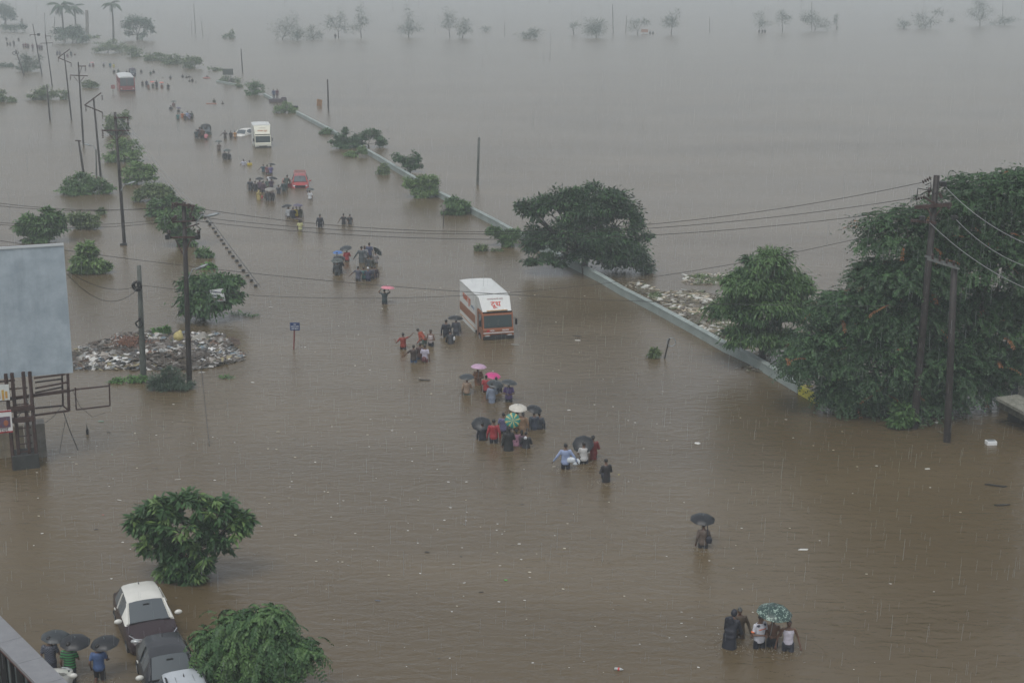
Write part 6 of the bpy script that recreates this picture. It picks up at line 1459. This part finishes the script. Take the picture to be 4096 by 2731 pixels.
while len(pts) < 8500:
    x = rnd.uniform(LEFT, RIGHT); t = (x - LEFT)/(RIGHT - LEFT)
    top = (1 - max(0, (.35 - t)/.35)*.55)*(1 - max(0, (t - .72)/.28)*.85); bot = 1 - max(0, (t - .8)/.2)*.8
    y = rnd.uniform(y_near*bot, y_far*top)
    # trim the far corner so that the pile is highest near the middle poles
    pts.append((x, y))
def hz_(x, y):
    t = (x - LEFT)/(RIGHT - LEFT); v = (y - y_near)/(y_far - y_near)
    e = min(1, 4*min(t, 1 - t) + .1)*min(1, 5*v + .05)*min(1, 4*(1 - v) + .1)
    return -.04 + .50*e*(.55 + .45*math.sin(x*1.1 + .5)*math.sin(y*.9 + 1) * .8)
mb = MB(); nx, ny = 60, 24; vs = []
for j in range(ny + 1):
    for i in range(nx + 1):
        x = LEFT + (RIGHT - LEFT)*i/nx; y = y_near + (y_far - y_near)*j/ny; e = hz_(x, y) - .10; edge = i in (0, nx) or j in (0, ny)
        vs.append((x, y, -.4 if edge else e + rnd.uniform(-.04,.04)))
mb._add(vs, [(j*(nx+1) + i, j*(nx+1) + i + 1, (j+1)*(nx+1) + i + 1, (j+1)*(nx+1) + i) for j in range(ny) for i in range(nx)])
mb.m = [1]*len(mb.f)
mb.cur = 0; scraps(mb, pts, .06, .30, hz_, .45)
tag(mb.build('rubbish_heap', [HEAP, SOIL], None, loc=hc), 'long heap of mixed rubbish rising from the water behind the near poles', 'rubbish', kind='stuff')
# drift of litter trapped behind the wall
dc = G(2760,1260); mb = MB(); n = 0; pts = []
poly_px = [(2480,1135),(2560,1120),(2640,1165),(2780,1160),(2900,1190),(2960,1250),(3010,1330),(3060,1420),(3110,1490),(2990,1440),(2900,1370),(2790,1300),(2680,1235),(2590,1190)]
def inside(x, y, P):
    c = False
    for i in range(len(P)):
        x1, y1 = P[i]; x2, y2 = P[i-1]
        if (y1 > y) != (y2 > y) and x < (x2 - x1)*(y - y1)/(y2 - y1) + x1: c = not c
    return c
while len(pts) < 2600:
    px, py = rnd.uniform(2480,3110), rnd.uniform(1120,1490)
    if inside(px, py, poly_px) and rnd.random() < .35 + .65*min(1, (px - 2480)/300): q = G(px, py) - dc; pts.append((q.x, q.y))
for k in range(520):
    q = G(2735 + 160*rnd.random()**.8, 1098 + 40*rnd.random()) - dc; pts.append((q.x, q.y))
scraps(mb, pts, .05, .26, lambda x, y: 0.0, .2)
DRIFT = clumped(island_palette('drift_litter', [(.50,.49,.44),(.36,.33,.27),(.20,.17,.12),(.12,.10,.07),(.42,.36,.26),(.09,.11,.05),(.55,.56,.52),(.16,.15,.09),(.10,.08,.06)]), (.075,.065,.04), .4)
tag(mb.build('litter_drift', DRIFT, None, loc=dc), 'mat of pale drifting litter trapped behind the pale wall', 'litter', kind='stuff')
def mat_weed(name, px_list, n, label, m='weed', leaf=.2):
    c = G(*px_list[0][:2]); P = []
    for (x, y, rx, ry) in px_list:
        for k in range(n//len(px_list)):
            a_ = rnd.uniform(0, 2*PI); r_ = math.sqrt(rnd.random()); q = G(x + rx*r_*math.cos(a_), y + ry*r_*math.sin(a_)) - c; P.append((q.x, q.y, rnd.uniform(.0,.10)))
    P = np.array(P); k = len(P); A = npr.normal(size=(k,3)); A[:,2] = np.abs(A[:,2])*.4 + .15; Nn = npr.normal(size=(k,3))*.4; Nn[:,2] += 1
    o = link(name, leaves_mesh(name, P, A, Nn, leaf*(.6 + .8*npr.rand(k)), leaf*.35*(.6 + .8*npr.rand(k)), LEAF[m]), None, c); return tag(o, label, 'weeds', kind='stuff')
mat_weed('floating_weed', [(2835,1125,60,12),(2800,1110,40,8)], 900, 'green floating weed in the litter beyond the wall', 'olive')
mat_weed('floating_weed', [(2900,1290,50,25),(2620,1185,25,12),(2960,1370,30,30)], 700, 'scattered weed in the litter behind the pale wall', 'olive')
mat_weed('floating_weed', [(590,1445,40,8),(545,1452,20,8),(660,1450,40,7)], 500, 'bright green weeds at the foot of the rubbish heap', 'fresh', .16)
mat_weed('floating_weed', [(905,1512,30,5),(955,1260,40,5),(1010,1265,30,4)], 260, 'thin strips of weed drifting right of the near poles', 'weed', .16)
# distinct pieces lying on and beside the heap
def slab(px, py, size, rot, col, label, z=.45, name='board', cat='board'):
    mb = MB(); mb.box((0,0,0), size, Euler(rot).to_matrix()); p = At(px, py, G(px, py + 14).y) ; return tag(mb.build(name, mat('slab_%02d%02d%02d' % tuple(int(c*99) for c in col), col, .5, var=.15), None, loc=p, bevel=.01), label, cat)
slab(588,1344,(.95,.7,.05),(.35,.10,.3),(.52,.53,.50),'white board propped at the top of the heap')
slab(656,1399,(.62,.25,.22),(.1,.05,.15),(.58,.60,.60),'white foam block in the middle of the heap', name='foam_block', cat='foam')
slab(697,1398,(.85,.35,.06),(.3,-.35,.25),(.36,.35,.27),'tan board leaning in the middle of the heap')
slab(678,1437,(.55,.35,.12),(.25,.1,.2),(.45,.55,.52),'pale curved sheet at the front of the heap', name='plastic_sheet', cat='sheet')
mb = MB(); mb.ball((0,0,.15), (.62,.45,.38), 14, 10); mb.ball((.15,0,.5), (.18,.15,.2), 10, 8); o = link('sack', remeshed(mb, .06, 'sack', mat('sack_grey', (.26,.25,.22), .7, var=.25, bump=.6, bscale=4), 2), None, G(806,1372)); tag(o, 'big pale tied sack at the right end of the heap', 'sack')
mb = MB(); mb.ball((0,0,.1), (.30,.3,.30), 12, 8); mb.ball((.1,.05,.35), (.12,.12,.14), 10, 8); o = link('plastic_bag', remeshed(mb, .05, 'plastic_bag', mat('bag_yellow', (.42,.36,.14), .5, var=.3), 2), None, G(715,1376) + V((0,0,.35))); tag(o, 'yellow plastic bag on the heap', 'bag')
mb = MB(); mb.ball((0,0,.08), (.30,.25,.2), 12, 8); o = link('tyre_bundle', remeshed(mb, .05, 'bundle', mat('bundle_dark', (.06,.06,.055), .7, var=.4), 2), None, G(478,1468)); tag(o, 'dark bundle in front of the heap', 'bundle')
mb = MB()
for k in range(500):
    px, py = rnd.gauss(520, 28), rnd.gauss(1390, 12); q = G(px, py) - G(520,1390); mb.box((q.x, q.y, .36 + rnd.uniform(0,.15)), (rnd.uniform(.05,.2), .04, .03), Euler((rnd.uniform(-1,1), rnd.uniform(-1,1), rnd.uniform(0,PI))).to_matrix())
tag(mb.build('brown_brush', island_palette('brush', [(.16,.07,.04),(.12,.06,.04),(.20,.10,.06)]), None, loc=G(520,1390)), 'patch of reddish brown brush on the left half of the heap', 'brush', kind='stuff')
# --- single pieces drifting on the water
SH = []
for k in range(7):
    mb = MB(); n = rnd.randint(5, 7); pts_ = []
    for i in range(n):
        a_ = 2*PI*i/n; r_ = rnd.uniform(.7, 1.1); pts_.append((r_*math.cos(a_), r_*.6*math.sin(a_), .0 + rnd.uniform(-.05,.12)))
    mb.poly(pts_, .16, (0,0,1)); SH.append(mb.mesh('scrap', DARK))
LM = {'white': mat('scrap_white', (.66,.66,.63), .5), 'cream': mat('scrap_cream', (.52,.48,.38), .55), 'dark': mat('scrap_dark', (.03,.03,.028), .6), 'grey': mat('scrap_grey', (.22,.22,.21), .6), 'green': mat('scrap_green', (.08,.42,.06), .5), 'yellow': mat('scrap_yellow', (.48,.42,.08), .5), 'red': mat('scrap_red', (.35,.05,.05), .5), 'blue': mat('scrap_blue', (.10,.14,.22), .5), 'pale green': mat('scrap_teal', (.20,.38,.30), .5)}
def piece(px, py, w, col, label, group, name='litter_scrap', cat='litter', asp=1.0):
    o = link(name, rnd.choice(SH)); s = w/ppm(px, py)/2; o.location = G(px, py) + V((0,0,.004)); o.scale = (s, s*asp, s*.7); o.rotation_euler = (0,0,rnd.uniform(-.4,.4)); setm(o, [LM[col]]); return tag(o, label, cat, group)
SPEC = [
 (2790,1774,30,'white','white crumpled sheet floating alone in the middle right',1.4),(3214,2199,46,'white','long white plastic strip below the lone umbrella carrier',.5),(3711,1875,26,'white','white scrap in the dark water below the flowering tree',.8),(2276,1641,16,'white','white scrap right of the rightmost crowd umbrella',.8),(1112,1727,16,'cream','cream scrap far left of the crowd',.8),
 (1793,1927,14,'white','white scrap left below the family group',.9),(1865,1927,14,'white','white folded scrap below the crowd',.9),(1801,2030,14,'white','white scrap below the folded one',.8),(1182,2139,12,'cream','cream lump right of the round leafy tree',1.4),(2023,2320,15,'green','bright green scrap in the lower middle',1.6),
 (1709,2208,22,'dark','dark lump left of the bright green scrap',1.0),(1925,2368,22,'dark','thin dark stick below the bright green scrap',.4),(2088,2017,16,'dark','dark lump at the middle of the water',1.0),(2088,1950,14,'dark','dark round scrap below the cloaked person',1.1),(386,2117,20,'dark','dark red sandal like scrap above the white roofed car',.8),
 (412,2059,14,'red','small red scrap left of the round leafy tree',.5),(3233,1545,40,'yellow','yellow strip floating by the yellow wall end',.5),(2655,1260,18,'yellow','yellow green scrap at the foot of the wall',.6),(2475,1898,10,'yellow','small yellow scrap behind the stout person in black',1),(2253,2355,12,'cream','cream lump in the lower middle',1.3),
 (2118,2288,18,'cream','pair of cream lumps in the lower middle',1.0),(2119,2309,9,'white','small white scrap under the cream pair',1.0),(2258,2193,13,'cream','pale lump right of the cream pair',1.3),(2077,2175,15,'white','white cap like scrap above the cream pair',1.0),(1857,2331,15,'white','white curved scrap left of the bright green one',.6),
 (3985,1945,95,'dark','long dark log in the lower right water',.16),(4005,2022,70,'dark','dark sunken board below the long log',.3),(3515,1911,22,'dark','dark blot of debris in the right water',.5),(3275,1919,20,'dark','thin dark twig in the right water',.3),(1696,1522,50,'dark','dark curved branch left of the crowd',.25),
 (2310,1345,36,'dark','dark floating plank right of the milk truck',.4),(2312,1362,26,'white','white scrap under the dark plank right of the truck',.5),(2062,1380,40,'grey','grey floating bundle in front of the milk truck bumper',.35),(1082,1229,16,'white','white cup like scrap above the blue sign',.8),(435,1729,22,'dark','dark stick in the water right of the billboard tower',.35),
 (405,1686,26,'pale green','pale green scrap under the empty frame',.4),(448,1818,10,'pale green','tiny green scrap below the empty frame',.6),(307,1855,12,'cream','cream scrap right of the tower plinth',.5),(806,1491,30,'white','white tangle right of the fuse pole foot',.4),(1010,1530,18,'white','white scrap right of the fuse pole',.9),
 (477,2000,22,'white','white slip above the round leafy tree',.4),(710,1918,26,'white','thin white slip above the round leafy tree',.15),(626,1875,10,'dark','dark crumb above the thin white slip',.7),(2345,1788,10,'grey','grey tin beside the person in pale blue',1.2),(2215,1866,18,'cream','cream floating box by the hand of the person in pale blue',.6),
 (2170,1706,10,'white','white scrap beside the crowd',.8),(2440,2478,8,'grey','small curl of wire in the lower water',.6),(1510,2402,26,'blue','faint blue sunken strip in the lower middle',.3),(2490,370,8,'dark','tiny far speck in the empty flood',.6),(2571,290,7,'blue','tiny blue far speck in the empty flood',.9),(3965,1774,1,'white','',1)]
for s in SPEC[:-1]: piece(s[0], s[1], s[2], s[3], s[4], None, asp=s[5])
# plastic bottle and foam box
b = G(2475,2679); root = empty('plastic_bottle', b + V((0,0,.02)), .35, 'clear plastic bottle with a red band drifting at the bottom', 'bottle'); root.rotation_euler = (0,0,-.25)
mb = MB(); mb.tube([(-.14,0,.02),(-.13,0,.02),(.06,0,.02),(.11,0,.02),(.14,0,.02)], [.03,.05,.05,.02,.02], 10); mb.build('bottle_body', mat('clear_plastic', (.40,.42,.41), .2), root, smooth=True)
mb = MB(); mb.tube([(-.03,0,.02),(.03,0,.02)], .053, 10); mb.build('band', RED, root)
b = G(3963,1776); root = empty('foam_box', b, .1, 'white foam box floating under the concrete deck', 'box'); mb = MB(); mb.box((0,0,.05), (.46,.35,.26)); mb.build('box', WH, root, bevel=.02); mb = MB(); mb.box((0,0,.185), (.34,.24,.02)); mb.build('hollow_shade', GALV, root)  # grey plate on top paints the shade of a recess in the box
p = At(350,1728,G(350,1860).y); mb = MB(); mb.box((0,0,0), (.10,.10,.24)); mb.box((0,0,.18), (.05,.05,.14)); mb.tube([(0,0,.2),(-.04,0,.42)], .012, 5)
tag(mb.build('hanging_fuse', DARK, None, loc=G(350,1735) + V((0,0,.1))), 'black float with a short stem right of the tower', 'float')
for px, py, lab in ((3045,1478,'tangle of litter at the foot of the rounded tree'),(3700,1690,'pale heap of foam at the foot of the dark pole')):
    mb = MB(); scraps(mb, [(rnd.gauss(0,.6), rnd.gauss(0,.4)) for k in range(60)], .06, .2, lambda x, y: .02, .4); tag(mb.build('litter_tangle', DRIFT, None, loc=G(px, py)), lab, 'litter', kind='stuff')
# the rest: pale specks that nothing tells apart, one object each
SG = 'pale specks of litter spread over the flood'
EX = [(2540,1690),(3145,1678),(3368,1726),(3505,1863),(3430,1866),(3171,1751),(3254,1782),(3332,1800),(2728,1558),(3412,1973),(3840,2048),(3467,2295),(2965,2112),(2725,2447),(2725,2492),(2368,2475),(2602,2408),(2795,2668),(2275,2669),(2335,2645),(2560,2575),(2745,2545),(2678,2550),(1570,1722),(1482,1677),(1605,1679),(1180,1829),(1260,1848),(1310,1968),(1072,1795),(1106,1797),(1725,1575),(1600,1521),(1393,1495),(1420,1462),(1422,1463),(1480,1480),(1130,1605),(860,1920),(690,1688),(850,1748),(940,1770),(625,1740),(540,1733),(716,1830),(1060,1990),(1078,2013),(1375,2002),(1545,2000),(1674,2000),(1420,2133),(1308,2238),(1264,2244),(1394,2261),(1345,2210),(1490,2185),(1778,2080),(1866,2082),(1858,2096),(1780,2194),(1815,2256),(1850,2190),(1990,2210),(2000,2262),(1829,2423),(1995,2406),(2450,2410),(2452,2436),(2100,2400),(2130,2650),(1990,2095),(1985,2120),(2010,2135),(2083,2237),(520,2105),(490,2168),(155,2063),(167,2133),(445,2314),(707,2390),(1020,2218)]
i = 0
for px, py in EX: piece(px + rnd.uniform(-2,2), py, rnd.uniform(7.5,13), rnd.choice(['white','white','cream','grey']), 'pale speck of litter drifting on the brown flood', SG, asp=rnd.uniform(.6,1.3)); i += 1
while i < 285:
    px = rnd.gauss(1750, 900); py = rnd.uniform(1150, 2700)
    if not (60 < px < 4000): continue
    if py < 1500 and px > 2350: continue
    if px < 560 and py > 2250: continue
    if 540 < px < 1300 and py > 2300: continue
    if px > 3150 and py < 1650: continue
    if px < 950 and py < 1600: continue
    piece(px, py, rnd.uniform(5, 10.5), rnd.choice(['white','white','cream','grey','white','dark']), 'pale speck of litter drifting on the brown flood', SG, asp=rnd.uniform(.6,1.4)); i += 1

# ------------------------------------------------------------------ low rings of ripple and froth round the nearer waders
mb = MB(); fr = MB()
for k_, d_ in PEOPLE.items():
    b = d_['base']
    if b.y > 105 or k_.startswith('W'): continue
    for R_, h_ in ((.30,.022),(.52,.018),(.78,.013),(1.06,.009)):
        R2 = R_*rnd.uniform(.9,1.1); a0 = rnd.uniform(0, 2*PI); span = rnd.uniform(2.6, 5.2); m_ = 22; vs = []; fs = []; ox, oy = rnd.uniform(-.08,.08), rnd.uniform(-.08,.08)
        for i_ in range(m_ + 1):
            a_ = a0 + span*i_/m_; t_ = math.sin(PI*i_/m_)**.6; rr_ = R2*(1 + .05*math.sin(3*a_ + R_*9))
            for q_, z_ in ((-.075,-.004),(-.02,h_*t_),(.02,h_*t_*.9),(.085,-.004)): vs.append((b.x + ox + (rr_ + q_)*math.cos(a_), b.y + oy + (rr_ + q_)*math.sin(a_), z_))
        for i_ in range(m_):
            for j_ in range(3): fs.append((i_*4 + j_, (i_+1)*4 + j_, (i_+1)*4 + j_ + 1, i_*4 + j_ + 1))
        mb._add(vs, fs)
    if k_[0] in 'AKBL':
        for i_ in range(24):
            a_ = rnd.uniform(PI*.9, PI*2.1); r_ = rnd.gauss(.42,.07) if rnd.random() < .7 else rnd.gauss(.75,.1); fr.box((b.x + r_*math.cos(a_), b.y + r_*math.sin(a_), .012), (rnd.uniform(.02,.08), rnd.uniform(.012,.022), .012), Euler((0,0,a_ + PI/2)).to_matrix())
tag(mb.build('ripples', WATER, None, smooth=True), 'low rings of ripples spreading round the waders', 'ripples', kind='stuff')
tag(fr.build('froth', mat('froth', (.25,.22,.18), .5), None), 'flecks of froth round the legs of the nearest waders', 'froth', kind='stuff')
# ------------------------------------------------------------------ falling rain: thin threads of water all through the near air
n = 26000
X = npr.uniform(-45, 45, n); Y = 15 + 78*npr.rand(n)**.8; Z = npr.uniform(.1, 21.3, n); Lr = npr.uniform(.12, .34, n); r = .0017
T = np.stack([npr.normal(.03, .02, n), npr.normal(0, .02, n), np.ones(n)], 1); T /= np.linalg.norm(T, axis=1, keepdims=True)
P = np.stack([X, Y, Z], 1); Q = P + T*Lr[:, None]; vs = []
for a in (0, 2.09, 4.19):
    o = np.array([math.cos(a)*r, math.sin(a)*r, 0]); vs += [P + o, Q + o]
Vv = np.stack(vs, 1).reshape(-1, 3); fq = np.array([[0,2,3,1],[2,4,5,3],[4,0,1,5]])
F = (np.arange(n)[:, None, None]*6 + fq[None]).reshape(-1, 4)
me = bpy.data.meshes.new('rain'); me.vertices.add(len(Vv)); me.vertices.foreach_set('co', Vv.astype(np.float32).ravel())
me.loops.add(F.size); me.loops.foreach_set('vertex_index', F.astype(np.int32).ravel()); me.polygons.add(len(F))
me.polygons.foreach_set('loop_start', np.arange(0, F.size, 4, dtype=np.int32)); me.polygons.foreach_set('loop_total', np.full(len(F), 4, dtype=np.int32))
me.materials.append(mat('rain_water', (.34,.37,.39), .3)); me.update(calc_edges=True)
tag(link('rain', me), 'thin threads of falling rain all through the air', 'rain', kind='stuff')
